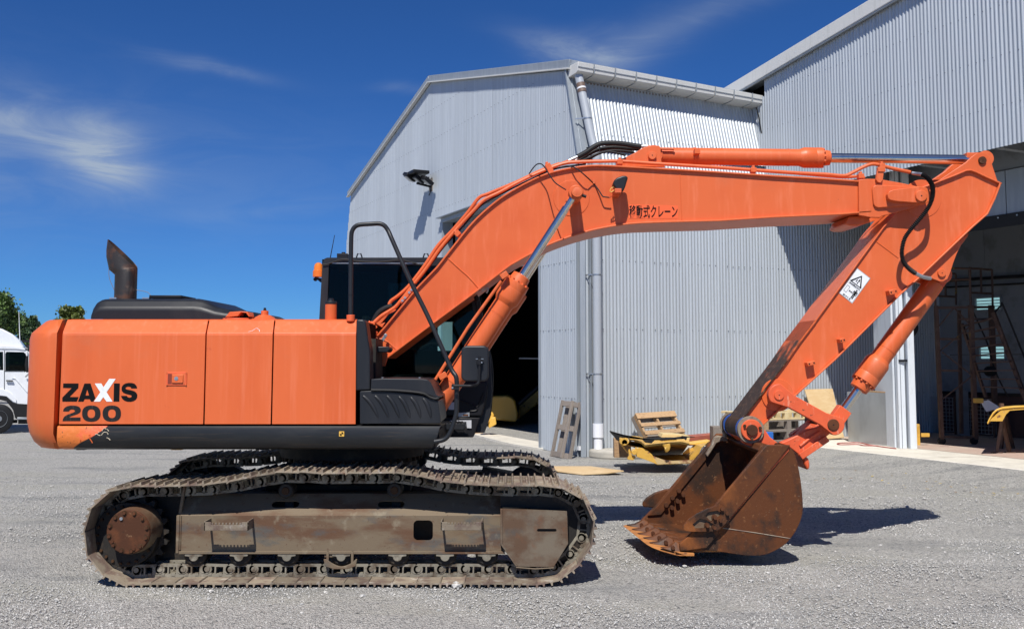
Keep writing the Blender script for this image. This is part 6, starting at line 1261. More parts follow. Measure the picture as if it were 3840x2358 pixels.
fs = [(j*n+i, j*n+(i+1) % n, (j+1)*n+(i+1) % n, (j+1)*n+i) for j in range(len(rows)-1) for i in range(n)]+[tuple(range(n)), tuple(reversed(range((len(rows)-1)*n, len(rows)*n)))]
ce = MB().add(vs, fs).build('cutting_edge', RSO, bk_root, .004)
shr(MB().box(xb_-.02, xb_+.45, K0+.02, K1-.02, .122, .135)).build('bucket_floor', RSO, bk_root)
for k in range(6):
    y = K0+.045+(K1-K0-.10)*k/5; w = .064; x0 = lerp(fe, fe2, k/5)+.03; x1 = x0+.215
    zt_ = .212
    if k == 0: x0 += .04
    tv = [(x0, y-.02, ze+.012), (x0, y+.02, ze+.012), (x0+.12, y-w, .125), (x0+.12, y+w, .125), (x1, y-w*1.05, .115), (x1, y+w*1.05, .115), (x0+.08, y-.022, ze+.022), (x0+.08, y+.022, ze+.022), (x1, y-.036, zt_-.018), (x1, y+.036, zt_-.018), (x1-.045, y-.030, zt_), (x1-.045, y+.030, zt_)]
    tf = [(0, 6, 7, 1), (0, 2, 6), (1, 7, 3), (6, 10, 11, 7), (10, 8, 9, 11), (2, 4, 8, 10, 6), (3, 7, 11, 9, 5), (4, 5, 9, 8), (0, 1, 3, 2), (2, 3, 5, 4)]
    t_o = MB().add(tv, tf).build('tooth', RST, ce, .009, seg=3)
    MB().cyl((x1-.07, y-w-.003, .165), (x1-.07, y-w+.03, .165), .017, n=14).build('tooth_pin', RSH, t_o)
    av = [(x1+.004, y-.036, .125), (x1+.004, y+.036, .125), (x1+.004, y-.030, zt_-.03), (x1+.004, y+.030, zt_-.03), (x1+.16, y-.03, .125), (x1+.16, y+.03, .125), (x1+.30, y-.018, .13), (x1+.30, y+.018, .13), (x1+.12, y-.026, .165), (x1+.12, y+.026, .165)]
    MB().add(av, [(0, 2, 3, 1), (2, 8, 9, 3), (8, 6, 7, 9), (0, 4, 6, 8, 2), (1, 3, 9, 7, 5), (0, 1, 5, 4), (4, 5, 7, 6)]).build('tooth_adapter', RST, ce, .008, seg=3)
# hinge plates (ears)
pc0 = Z5(1163, 490); 
for Y0, Y1, near in ((8.86, 8.93, True), (9.50, 9.57, False)):
    c = XZ(Z5(1160, 492), 8.86); r = .108
    pts = arc(c[0], c[1], r, 38, 225, 22)+[k_(1105, 585, 8.86), k_(1150, 605, 8.86), k_(1250, 628, 8.86), k_(1335, 640, 8.86), k_(1410, 640, 8.86), k_(1375, 602, 8.86), k_(1300, 545, 8.86)]
    eo_ = MB().prism(pts, Y0, Y1).build('hinge_plate', ORW if near else GRS, bk_root, .008)
    MB().lathe((c[0], Y0-.03 if near else Y1, c[1]), (0, 1, 0), [(0, .108), (.0, .118), (.03, .122)] if near else [(0, .12), (.03, .118)], 44).build('boss_rim', SHO, eo_)
    if near:
        cap = MB().lathe((c[0], Y0-.055, c[1]), (0, 1, 0), [(0, .050), (.0, .088), (.008, .094), (.03, .094)], 44).build('pin_cap', ORW, eo_)
        MB().lathe((c[0], Y0-.080, c[1]), (0, 1, 0), [(0, .046), (.005, .050), (.05, .050)], 32).build('bucket_pin', RSH, cap)
        for an in (150, 15, 268): MB().cyl((c[0]+.075*math.cos(math.radians(an)), Y0-.075, c[1]+.075*math.sin(math.radians(an))), (c[0]+.075*math.cos(math.radians(an)), Y0-.05, c[1]+.075*math.sin(math.radians(an))), .013, n=10).build('cap_bolt', GRS, cap)
c = XZ(Z5(1160, 492), 8.86)
MB().cyl((c[0], 8.985, c[1]), (c[0], 9.445, c[1]), .104, n=40).build('arm_tip_boss', GRS, arm)
for a, b in ((8.933, 8.975), (9.455, 9.497)): MB().cyl((c[0], a, c[1]), (c[0], b, c[1]), .110, n=40).build('seal_ring', BLU, bk_root)
# top plate of the bucket under the ears, with the torsion tube lip
MB().prism([k_(1258, 600), k_(1290, 600), k_(1395, 655), k_(1380, 675)], K0+.02, K1-.02).build('top_plate', RST, bk_root, .005)
tt = [k_(*p) for p in ((1215, 640), (1240, 603), (1262, 600), (1300, 612), (1260, 680))]
MB().prism(tt, K0+.02, K1-.02).build('torsion_tube', RST, bk_root, .01)
fa_ = [XZ(Z5(*p), K1-.05) for p in ((900, 545), (925, 532), (985, 545), (1000, 575), (950, 570), (915, 585), (880, 640), (850, 685), (840, 665), (880, 600))]
MB().prism(fa_, K1-.10, K1-.03).build('lifting_lug', SHO, bk_root, .008)
MB().prism([XZ(Z5(*p), K1-.2) for p in ((962, 492), (985, 488), (1000, 545), (970, 545))], 9.58, 9.68).build('wear_block', SHO, bk_root, .004)
MB().prism([XZ(Z5(*p), 9.3) for p in ((1440, 615), (1500, 680), (1503, 735), (1485, 752), (1460, 700))], 8.95, 9.5).build('rear_hinge_casting', ORW, bk_root, .02)
# ================================================================== THINGS IN THE YARD
def frame(origin, x, y):        # matrix from local axes
    x = x.normalized(); z = x.cross(y).normalized(); y = z.cross(x)
    m = Matrix(((x.x, y.x, z.x, 0), (x.y, y.y, z.y, 0), (x.z, y.z, z.z, 0), (0, 0, 0, 1))); m.translation = origin; return m
board_cache = {}
def board(name, l, w, h, m_, parent, mat4):
    key = (round(l, 3), round(w, 3), round(h, 3), m_.name)
    if key not in board_cache:
        b_ = MB().box(0, l, 0, w, 0, h); me = b_.mesh('board', m_, False); board_cache[key] = me
    return inst(board_cache[key], name, mat4, parent)
def pallet(label, m4, L, Wd, mt, n_top=5, n_bot=3, group=None, bw=.10, hs=.09, solid=False):
    t = thing('pallet', label, 'pallet', m4.translation, group)
    T = lambda x, y, z: m4 @ Matrix.Translation((x, y, z))
    for k in range(3): board('stringer', L, .04, hs, mt, t, T(0, k*(Wd-.04)/2, .02) )
    for k in range(n_top): board('deck_board', .10 if not solid else .12, Wd, .02, mt, t, T(k*(L-.10)/(n_top-1), 0, hs+.0205))
    for k in range(n_bot): board('bottom_board', .10, Wd, .0195, mt, t, T(k*(L-.10)/(n_bot-1), 0, 0))
    return t
def ray_w(s, z=0): return on_z(s, z)
# tall grey pallet leaning on the shed by the doorway: seen edge on, rails running up
b0 = on_z(V(1322, 1096), .0); b1 = on_z(V(1376, 1105), .0); b2 = P(V(1372, 960), b0.y+.42); 
xd_ = (b1-b0); xd_.z = 0; Wt = xd_.length; xn = xd_.normalized(); Wt *= .72; hgt = P(V(1349, 961), b0.y+.30)
yv = (hgt-b0); Lt = yv.length; yn = yv.normalized()
m4 = frame(b0, yn, xn)
tp_ = thing('pallet', 'tall weathered grey pallet frame leaning upright against the shed corner', 'pallet', b0)
def B3(nm, u0, u1, v0, v1, w0, w1, mt=WOG):     # u up the frame, v across, w out of it
    nrm = yn.cross(xn).normalized()
    if nrm.y > 0: nrm = -nrm
    q = MB(); q.add([b0+yn*u+xn*v+nrm*w for u in (u0, u1) for v in (v0, v1) for w in (w0, w1)], [(0, 1, 3, 2), (4, 6, 7, 5), (0, 2, 6, 4), (1, 5, 7, 3), (0, 4, 5, 1), (2, 3, 7, 6)]); return q.build(nm, mt, tp_, .003)
nrm = yn.cross(xn); s_n = 1 if nrm.y < 0 else -1
for v in (0, Wt*.62, Wt*.93): B3('rail', 0, Lt, v, v+.055, -.05 if v < Wt*.9 else -.12, 0.0 if v < Wt*.9 else -.07)
for u in (.0, Lt*.47, Lt-.12): B3('cross_block', u+.01, u+.11, .056, Wt*.62-.001, -.045, -.012); B3('cross_block', u+.01, u+.11, Wt*.62+.056, Wt*.93-.001, -.09, -.05)
for v in (-.02, .22): B3('back_board', .02, Lt-.02, v*Wt, (v+.21)*Wt, -.15, -.135)
# brown pallet leaning on the side wall
a0 = on_plane(ZF(590, 566), W(-.55, 2), Ad); a1 = on_plane(ZF(1112, 526), W(-.55, 2), Ad); t1_ = on_plane(ZF(1040, 240), W(-.22, 2), Ad)
x_v = (a1-a0); m4 = frame(a0, x_v, (t1_-a1)); 
bp = thing('pallet', 'brown wooden pallet leaning tilted against the corrugated wall behind the yellow scrap', 'pallet', a0)
Lp = x_v.length; Hp = (t1_-a1).length
T = lambda x, y, z: m4 @ Matrix.Translation((x, y, z))
zs = 1 if (m4.to_3x3() @ Vector((0, 0, 1))).y < 0 else -1
for y, h_ in ((.02, .085), (Hp*.40, .075), (Hp-.13, .125)): board('deck_board', Lp, h_, .02, WOD, bp, T(0, y, .05*zs+(0 if zs > 0 else -.02)))
for x in (0.01, Lp/2-.02, Lp-.05): board('stringer', .04, Hp, .10, WOD, bp, T(x, 0, -.06 if zs > 0 else -.05))
for y in (.03, Hp*.5, Hp-.12): board('back_board', Lp, .10, .018, WOG, bp, T(0, y, -.085 if zs > 0 else .055))
MB().add([m4 @ Vector(p) for p in ((-.02, .02, -.10*zs), (-.02, Hp*.98, -.10*zs), (-.022, Hp*.98, .0), (-.022, .02, .0))], [(0, 1, 2, 3)]).build('end_shade_board', WOG, bp)
# two stacked pallets and a long pale one on top, behind the linkage
pbz = bz*0+.0
pxa = on_z(ZI(880, 1035), .0); 
base = Vector((pxa.x, pxa.y+.35, 0)); xdir = Bd
c0_ = W(-1.25, 3.55, 0)
def place_on_px(sa, sb, Yf, z): pass
pL = on_plane(ZI(880, 1040), W(-.95, 0), Ad); pR = on_plane(ZI(1450, 1000), W(-.95, 0), Ad)
t_l = st(pL)[1]; t_r = st(pR)[1]; zA = onB((ZI(880, 960)[0]/1.55966, ZI(880, 965)[1]/1.55966), -.95)[2]
labs = ('weathered pallet at the bottom of the stack behind the bucket linkage', 'weathered pallet in the middle of the stack behind the bucket linkage', 'weathered pallet third from the bottom of the stack behind the bucket linkage')
zc = .02
Lw = max(1.0, t_r-t_l+.1)
hh = (onB((ZI(950, 760)[0]/1.55966, ZI(950, 760)[1]/1.55966), -.95)[2]-zc)/3
print('pallet stack', t_l, t_r, hh, Lw)
for k in range(3):
    m4 = frame(W(-.95, t_l+.02*k, zc+k*hh), Bd, Ad)
    t = thing('pallet', labs[k], 'pallet', m4.translation, 'pallets stacked behind the bucket linkage')
    T = lambda x, y, z: m4 @ Matrix.Translation((x, y, z))
    hb = hh-.045
    for y in (0, .42, .84): board('bottom_board', Lw, .10, .02, WOG, t, T(0, y, 0))
    for y in (0, .42, .84):
        for x in (0.0, Lw*.5-.05, Lw-.10): board('block', .10, .10, hb-.001, WOG if (k+x) % 2 else WOD, t, T(x, y, .0205))
    for y in (0, .2, .42, .63, .84): board('deck_board', Lw, .10, .02, WOG, t, T(0, y, .022+hb))
MB().pp([ZI(880, 862), ZI(962, 880), ZI(960, 938), ZI(930, 935)], st(pL)[0]*0+W(-1.0, t_l).y-.1, W(-1.0, t_l).y-.05)
q = MB(); q.add([W(-1.06, t_l-.0, zc+hh*1.02), W(-1.06, t_l+.16, zc+hh*1.02), W(-1.06, t_l+.16, zc+hh*1.95), W(-1.06, t_l, zc+hh*1.95), W(-.97, t_l, zc+hh*1.02), W(-.97, t_l+.16, zc+hh*1.02), W(-.97, t_l+.16, zc+hh*1.95), W(-.97, t_l, zc+hh*1.95)], [(0, 1, 2, 3), (7, 6, 5, 4), (0, 4, 5, 1), (1, 5, 6, 2), (2, 6, 7, 3), (3, 7, 4, 0)])
o = q.build('blue_tub', mat('blue_plastic', (.02, .14, .50), .4), None, .01); tag(o, 'small blue plastic tub wedged beside the stacked pallets', 'tub')
tLp = onB((1746, 990), -.95)[1]+.30; zpp = zc+3*hh+.003; Lpp = t_r-tLp+.1
m4 = frame(W(-.95, tLp, zpp), Bd, Ad)
t = thing('pallet', 'long pale new pallet on top of the stack behind the bucket linkage', 'pallet', m4.translation, 'pallets stacked behind the bucket linkage')
T = lambda x, y, z: m4 @ Matrix.Translation((x, y, z))
for y in (0, .22, .45): board('deck_board', Lpp, .10, .022, WOP, t, T(0, y, .13)); 
for x in [.12+k*(Lpp-.3)/3 for k in range(4)]: 
    for y in (0, .22, .45): board('block', .09, .10, .105, WOP, t, T(x, y, .0245))
for y in (0, .22, .45): board('bottom_board', Lpp*.7, .09, .022, WOP, t, T(Lpp*.25, y, .002))
for k in range(5): board('slat', .10, .55, .018, WOP, t, T(.02+k*(Lpp-.15)/4, 0, .153))
# plywood leaning on the side wall, another sheet on the ground
pw = [on_plane(Z6(30, 908), W(-.10, 0), Ad), on_plane(Z6(215, 903), W(-.10, 0), Ad), on_plane(Z6(292, 1228), W(-.62, 0), Ad), on_plane(Z6(140, 1240), W(-.62, 0), Ad)]
q = MB(); th_ = (pw[1]-pw[0]).cross(pw[3]-pw[0]).normalized()*.012; q.add([p-th_ for p in pw]+[p+th_ for p in pw], [(0, 1, 2, 3), (7, 6, 5, 4), (0, 4, 5, 1), (1, 5, 6, 2), (2, 6, 7, 3), (3, 7, 4, 0)])
o = q.build('plywood_sheet', PLY, None); tag(o, 'tan plywood sheet leaning against the corrugated wall behind the bucket link', 'plywood')
gp_ = [on_z(p, .03) for p in (V(1314, 1123), V(1345, 1120.5), V(1420, 1120), V(1462, 1128), V(1500, 1137), V(1462, 1139), V(1400, 1139), V(1340, 1133))]
q = MB(); n_ = len(gp_); zz_ = [.05, .035, .03, .04, .07, .05, .03, .04]
q.add([Vector((p.x, p.y, z-.015)) for p, z in zip(gp_, zz_)]+[Vector((p.x, p.y, z)) for p, z in zip(gp_, zz_)], [tuple(range(n_)), tuple(reversed(range(n_, 2*n_)))]+[(i, (i+1) % n_, (i+1) % n_+n_, i+n_) for i in range(n_)])
o = q.build('plywood_sheet', PLY, None, smooth=False); tag(o, 'warped tan plywood sheet lying flat on the gravel near the track', 'plywood')
# yellow scrap panels
Ys = 15.9
def yy(pts, Y, dy=0): return [P(ZF(*p), Y+dy) for p in pts]
def panel(name, pts, Y, mt, th, label, cat, par=None, depth=None):
    q = MB(); f_ = [P(ZF(*p), Y) for p in pts]; n = len(f_)
    q.add(f_+[p+Vector((0, th, 0)) for p in f_], [tuple(range(n)), tuple(reversed(range(n, 2*n)))]+[(i, (i+1) % n, (i+1) % n+n, i+n) for i in range(n)])
    o = q.build(name, mt, par, .004); 
    if label: tag(o, label, cat)
    return o
def shell(name, front, Yf, rear, Yr, mt, par, t=.012, label=None, cat=None):    # folded sheet between a front and a rear line
    a = [P(ZF(*p), Yf) for p in front]; b = [P(ZF(*p), Yr) for p in rear]; n = len(a)
    dn = Vector((0, 0, -t)); q = MB()
    q.add(a+b+[p+dn for p in a]+[p+dn for p in b], [(i, i+1, n+i+1, n+i) for i in range(n-1)]+[(2*n+i, 3*n+i, 3*n+i+1, 2*n+i+1) for i in range(n-1)]+[(i, 2*n+i, 2*n+i+1, i+1) for i in range(n-1)]+[(n+i, n+i+1, 3*n+i+1, 3*n+i) for i in range(n-1)]+[(0, n, 3*n, 2*n), (n-1, 3*n-1, 4*n-1, 2*n-1)])
    o = q.build(name, mt, par, .003)
    if label: tag(o, label, cat)
    return o
sp1 = thing('scrap_cover', 'bent yellow machine cover lying hollow side up on the gravel', 'scrap panel', P(ZF(900, 900), 15.9))
shell('tray', ((330, 655), (520, 690), (615, 720), (680, 800), (755, 915), (960, 905), (1200, 898), (1290, 800), (1340, 690), (1440, 600)), 15.6, ((330, 640), (470, 640), (560, 680), (620, 740), (700, 795), (900, 790), (1080, 785), (1180, 720), (1250, 640), (1430, 605)), 16.6, YEL, sp1)
MB().add([P(ZF(*p), 15.59) for p in ((690, 800), (755, 916), (960, 906), (1200, 899), (1240, 855), (1150, 860), (950, 868), (820, 850))], [tuple(range(8))]).build('rusty_lip', mat('rusty_yellow', (.50, .36, .17), .6, layers=[((.20, .08, .04), 7, .45, .62, (1, 1, 1)), ((.60, .50, .32), 12, .6, .7, (1, 1, 1))]), sp1)
panel('front_flap', ((465, 690), (520, 690), (615, 722), (690, 790), (755, 916), (600, 855), (480, 815), (462, 740)), 15.58, YEL, .02, None, None, sp1)
panel('hinge_leg', ((372, 715), (395, 715), (410, 770), (430, 800), (478, 815), (440, 864), (375, 855), (362, 845), (385, 800)), 15.5, YEL, .12, None, None, sp1)
hp_ = P(ZF(455, 758), 15.45); MB().cyl(hp_, hp_+Vector((0, .1, 0)), .045, n=16).build('hinge_knuckle', YEL, sp1, .01)
for k, x in enumerate((1090, 1130)): panel('gusset', ((x, 770), (x+90, 690), (x+110, 730), (x+10, 785)), 16.0+k*.1, YEL, .02, None, None, sp1)
sp2 = thing('scrap_cover', 'yellow folded cover with an underside coloured dark for shade on top of the scrap heap', 'scrap panel', P(ZF(700, 600), 16.0))
shell('tray', ((255, 605), (300, 570), (440, 580), (500, 600), (545, 620), (590, 665), (700, 650), (900, 628), (1060, 620), (1180, 640)), 15.55, ((240, 560), (300, 540), (430, 540), (500, 545), (560, 560), (600, 590), (700, 600), (900, 585), (1060, 575), (1180, 580)), 16.5, YEL, sp2, .03)
shell('underside_panel', ((345, 603), (545, 624), (590, 668), (860, 642), (1170, 645)), 15.6, ((345, 650), (540, 720), (640, 800), (900, 795), (1080, 775)), 17.0, mat('shade_brown_yellow', (.22, .12, .03), .6, layers=[((.07, .035, .02), 4, .42, .62, (1, 1, 1))]), sp2, .01)  # dark brown put into the colour as the shade of the underside
panel('side_rail', ((250, 600), (300, 565), (345, 600), (350, 640), (300, 650), (330, 700), (370, 750), (365, 770), (300, 690), (262, 640)), 15.52, YEL, .08, None, None, sp2)
for x, y in ((300, 615), (325, 628), (345, 612)): hp_ = P(ZF(x, y), 15.42); MB().cyl(hp_, hp_+Vector((0, .09, 0)), .05, n=12).build('bracket_knuckle', YEL, sp2, .006)
MB().tube(smooth_path([P(ZF(*p), 15.5) for p in ((875, 650), (880, 680), (872, 705), (852, 712))]), .06, 8, None).build('latch_tube', YEL, sp2)
blk = thing('torn_rubber_trim', 'torn black plastic trim draped over the yellow scrap covers', 'trim', P(ZF(600, 590), 15.6))
panel('trim_strip', ((128, 472), (180, 488), (390, 548), (400, 570), (640, 572), (960, 565), (1110, 545), (1140, 560), (1135, 580), (960, 590), (720, 600), (680, 640), (600, 630), (560, 590), (400, 575), (250, 560), (180, 545), (135, 495)), 15.48, RUB, .05, None, None, blk)
panel('trim_strip', ((185, 545), (260, 560), (250, 610), (222, 600)), 15.47, RUB, .1, None, None, blk); panel('trim_strip', ((1075, 545), (1085, 540), (1130, 545), (1255, 550), (1250, 558), (1150, 562), (1140, 598), (1130, 598)), 15.44, RUB, .03, None, None, blk)
cr = panel('scrap_box_cover', ((808, 560), (830, 515), (1000, 522), (1190, 545), (1180, 600), (1150, 628), (1040, 610), (960, 560)), 16.1, mat('faded_yellow', (.62, .48, .24), .6, layers=[((.50, .34, .10), 3, .45, .65, (1, 1, 1))]), .4, 'faded yellow box lid lying at the back of the scrap heap', 'scrap panel')
yb = panel('yellow_beam', ((1170, 640), (1460, 603), (1500, 640), (1400, 668), (1180, 655)), 16.4, YEC, .3, 'flat yellow steel beam between scrap heap and bucket', 'beam')
rb = MB(); a, b = P(ZF(1140, 600), 17.0), P(ZF(1540, 565), 17.0); rb.bar(a, b, .3, .16).build; o = rb.build('red_beam', RED, None, .01); tag(o, 'rust red steel beam lying behind the yellow scrap', 'beam')
w_ = P(ZF(1574, 510), 16.6); o = MB().box(w_.x-.12, w_.x+.14, 16.5, 16.8, .0, w_.z+.12).build('wooden_post_offcut', WOG, None, .005); tag(o, 'weathered square timber post behind the bucket hinge', 'post')
w_ = P(ZF(290, 680), 16.6); o = MB().box(w_.x-.14, w_.x+.14, 16.5, 16.7, .15, w_.z+.14).build('timber_offcut', WOD, None, .005); tag(o, 'short brown timber offcut under the left end of scrap', 'timber')
o = panel('white_bag', ((1290, 780), (1310, 720), (1350, 685), (1400, 690), (1380, 760), (1320, 820), (1290, 830)), 15.9, WHT, .2, 'crumpled white bag behind the bucket edge', 'bag')
# cabinet of sheet metal beside the doors
cA, cB = on_z(Z6(463, 1268), bz), on_z(Z6(615, 1287), bz); hC = P(Z6(450, 925), cA.y).z-bz
q = MB(); inn = Ad*.55; q.add([cA, cB, cB+inn, cA+inn, cA+up*hC, cB+up*hC, cB+inn+up*hC, cA+inn+up*hC], [(0, 3, 2, 1), (4, 5, 6, 7), (0, 1, 5, 4), (1, 2, 6, 5), (2, 3, 7, 6), (3, 0, 4, 7)])
o = q.build('metal_cabinet', ALU, None, .006); tag(o, 'plain grey sheet metal cabinet standing beside the white sliding doors', 'cabinet')
q = MB(); a = cA+up*(hC+.002)+(cB-cA)*.25; b = cB+up*(hC+.002)
q.add([a, b, b+inn*.6, a+inn*.7, a+up*.03, b+up*.02, b+inn*.6+up*.03, a+inn*.7+up*.06], [(0, 3, 2, 1), (4, 5, 6, 7), (0, 1, 5, 4), (1, 2, 6, 5), (2, 3, 7, 6), (3, 0, 4, 7)])
o = q.build('flattened_cardboard', WOD, None, .004); tag(o, 'flattened brown cardboard lying on the metal cabinet', 'cardboard')
# red hose on the slab
hz_ = bz+.012
o = MB().tube(smooth_path([Vector((p.x, p.y, hz_)) for p in (on_z(Z6(*a), hz_) for a in ((640, 1300), (560, 1290), (460, 1275), (400, 1262), (300, 1262), (250, 1266), (270, 1274), (380, 1272), (430, 1280), (520, 1282)))], 6), .010, 6).build('air_hose', mat('red_hose', (.35, .06, .05), .5)); tag(o, 'thin red air hose lying in a loop on the slab', 'hose')
o = MB().tube(smooth_path([on_plane(Z6(*a), W(-.03, 0), Ad) for a in ((330, 985), (345, 1040), (328, 1110), (340, 1180), (362, 1222))], 5), .012, 6).build('wall_cable', RUB); tag(o, 'black cable hanging down the shaded wall behind the arm', 'cable')
o = MB().tube(smooth_path([on_plane(ZB(*a), W(sT*.5, 0)-Ad*.12, Ad) for a in ((2150, 610), (2175, 700), (2200, 850), (2230, 960), (2245, 1065))], 5), .014, 6).build('wall_cable', RUB); tag(o, 'black cable running down the wall corner under the gutter end', 'cable')
# yellow block behind the door leaves
yb_ = thing('yellow_counterbalance', 'yellow steel block on the floor just inside the doorway', 'block', on_z(Z6(850, 1285), bz))
c0_ = on_z(Z6(800, 1283), bz); hY = P(Z6(800, 1200), c0_.y+.15).z
c1_ = on_z(Z6(890, 1285), bz)
MB().box(c0_.x-.1, c1_.x-.17, c0_.y+.15, c0_.y+.6, bz+.12, hY).build('body', YEL, yb_, .01); MB().box(c1_.x-.16, c1_.x, c0_.y+.08, c0_.y+.12, bz+.16, hY+.01).build('end_plate', YEL, yb_, .006); MB().box(c1_.x-.24, c1_.x-.17, c0_.y+.11, c0_.y+.3, bz, bz+.4).build('foot', YEL, yb_, .006)
# mesh guard along the back wall
mg = thing('mesh_guard', 'square wire mesh guard standing along the dark back wall', 'mesh guard', W(-.3, tBk-.35, bz))
def pxs(v): return onA(v, tBk-.35)
g0 = pxs((V(0, 0)[0], 0)) if 0 else None
sg = lambda sx: onA((sx/1.55966, 865), tBk-.35)[0]
sa, sb2 = sg(Z6(790, 0)[0]), sg(Z6(1290, 0)[0]); zg = onA((Z6(900, 955)[0]/1.55966, Z6(900, 958)[1]/1.55966), tBk-.35)[2]
wires = MB(); nv = int(abs(sb2-sa)/.085)
for k in range(nv+1): s_ = lerp(sa, sb2, k/nv); wires.bar(W(s_, tBk-.35, bz+.06), W(s_, tBk-.35, zg), .009, .009)
nh = int((zg-bz)/.085)
for k in range(nh+1): z_ = lerp(bz+.06, zg, k/nh); wires.bar(W(sa, tBk-.362, z_), W(sb2, tBk-.362, z_), .009, .009)
wires.build('wire_mesh', ALU, mg)['kind'] = 'stuff'
for s_ in (sa, lerp(sa, sb2, .5), sb2): MB().bar(W(s_, tBk-.39, bz), W(s_, tBk-.39, zg+.03), .04, .04).build('mesh_post', SCF, mg)
# column in the middle of the mesh
s_c = sg(Z6(1105, 0)[0]); o = MB().bar(W(s_c, tBk-.5, bz), W(s_c, tBk-.5, zg+.2), .2, .16).build('pale_pillar', INT, None, .004); tag(o, 'pale grey post in front of the wire mesh guard', 'post')
# scaffold
sfd = thing('scaffold', 'rusty yellow wheeled scaffold with a ladder and guard rails inside the workshop', 'scaffold', on_z(Z6(1040, 1250), bz))
YS0, YS1 = 18.9, 20.0
def q_(x, y, Y): return P(Z6(x, y), Y)
legs = [((905, 345), (945, 1238), YS0), ((1138, 345), (1172, 1240), YS0)]
L0 = lambda x, y: q_(x, y, YS0); L1_ = lambda x, y: q_(x, y, YS1)
for a, b, w in ((L0(907, 350), L0(945, 1238), .07), (L0(1138, 345), L0(1172, 1240), .08), (L1_(1060, 380), L1_(1078, 1200), .06), (L1_(1275, 345), L1_(1300, 1060), .09)): MB().bar(a, b, w, w).build('leg', SCF, sfd)
MB().add([L0(900, 355), L0(1150, 350), L1_(1300, 350), L1_(1020, 352), L0(900, 372), L0(1150, 368), L1_(1300, 366), L1_(1020, 368)], [(0, 1, 2, 3), (7, 6, 5, 4), (0, 4, 5, 1), (1, 5, 6, 2), (2, 6, 7, 3), (3, 7, 4, 0)]).build('platform', SCF, sfd)
for pts, Y in ((((903, 350), (903, 120), (915, 102), (1120, 102), (1130, 115), (1137, 345)), YS0), (((1140, 345), (1135, 120), (1150, 102), (1265, 110), (1280, 130), (1285, 345)), YS1), (((1040, 345), (1040, 160), (1025, 135), (970, 130)), YS1), (((905, 180), (1130, 172)), YS0), (((1140, 262), (1280, 268)), YS1), (((905, 283), (1040, 290)), YS1), (((965, 135), (972, 285)), YS1), (((1205, 110), (1210, 262)), YS1)):
    MB().tube(smooth_path([q_(x, y, Y) for x, y in pts], 3), .022, 8).build('guard_rail', SCF, sfd)
for a, b in (((1025, 365), (915, 500)), ((1030, 365), (1130, 470)), ((1130, 490), (935, 650)), ((945, 655), (1145, 810)), ((1145, 820), (950, 970))): MB().bar(L0(*a), L0(*b), .022, .022).build('brace', SCF, sfd)
for a, b in (((925, 570), (1060, 572)), ((935, 780), (1068, 782)), ((945, 1220), (1172, 1232)), ((1150, 570), (1300, 570)), ((1060, 438), (1300, 438))): MB().bar(L0(*a), L0(*b), .04, .04).build('cross_tube', SCF, sfd)
for x in (1160, 945): c = L0(x, 1255); MB().cyl(Vector((c.x, YS0-.03, bz+.07)), Vector((c.x, YS0+.03, bz+.07)), .07, n=16).build('castor', RUB, sfd)
lad = MB(); 
MB().bar(q_(1290, 395, 18.6), q_(1520, 1010, 18.0), .05, .08).build('ladder_rail', SCF, sfd); MB().bar(q_(1080, 470, 19.2), q_(1240, 960, 18.6), .04, .06).build('ladder_rail', SCF, sfd)
for k in range(9): t_ = k/9; MB().bar(lerp(q_(1085, 485, 19.1), q_(1235, 940, 18.6), t_), lerp(q_(1300, 430, 18.6), q_(1500, 960, 18.0), t_), .12, .02).build('ladder_step', SCF, sfd)
MB().tube(smooth_path([q_(*p, 18.4) for p in ((1300, 392), (1340, 350), (1360, 360), (1500, 700), (1520, 760))], 5), .018, 8).tube(smooth_path([q_(*p, 18.9) for p in ((1155, 390), (1250, 600), (1300, 780), (1390, 960))], 4), .016, 8).build('handrail', RUB, sfd)
c = q_(1280, 785, 18.7); MB().cyl(c, c+Vector((0, .12, 0)), .1, n=16).bar(c+Vector((-.25, 0, 0)), c, .05, .05).build('air_tool', RUB, sfd)
c = q_(1205, 985, 18.6); o = MB().add([c, c+Vector((.16, .02, .02)), c+Vector((.34, 0, -.10)), c+Vector((.40, .03, -.22)), c+Vector((.25, .02, -.16)), c+Vector((.10, 0, -.20)), c+Vector((.03, .02, -.06))], [tuple(range(7))]).build('rag', WHT, None); tag(o, 'crumpled white rag hanging on the scaffold leg', 'rag')
c = q_(1188, 982, 18.6); o = MB().box(c.x-.08, c.x+.09, c.y-.04, c.y+.04, c.z-.04, c.z+.05).build('yellow_tape_roll', YEC, None, .01); tag(o, 'small yellow box hanging beside the white rag', 'box')
# yellow engine cover on a trestle
Yt = 16.9
fc = [Z6(1248, 1128), Z6(1262, 1098), Z6(1285, 1060), Z6(1310, 1038), Z6(1345, 1026), Z6(1420, 1018), Z6(1500, 1014), Z6(1640, 1020), Z6(1800, 1040)]
a = [P(p, 16.6) for p in fc]; bq = [p+Vector((p.x/p.y*.9+.05, .9, -.02)) for p in a]; n = len(a); q = MB(); dn = Vector((.01, 0, -.03))
q.add(a+bq+[p+dn for p in a]+[p+dn for p in bq], [(i, i+1, n+i+1, n+i) for i in range(n-1)]+[(2*n+i, 3*n+i, 3*n+i+1, 2*n+i+1) for i in range(n-1)]+[(i, 2*n+i, 2*n+i+1, i+1) for i in range(n-1)]+[(n+i, n+i+1, 3*n+i+1, 3*n+i) for i in range(n-1)]+[(0, n, 3*n, 2*n), (n-1, 3*n-1, 4*n-1, 2*n-1)])
hood_o = q.build('machine_hood', YEC, None, .006); tag(hood_o, 'curved bright yellow machine hood resting on a brown trestle', 'hood')
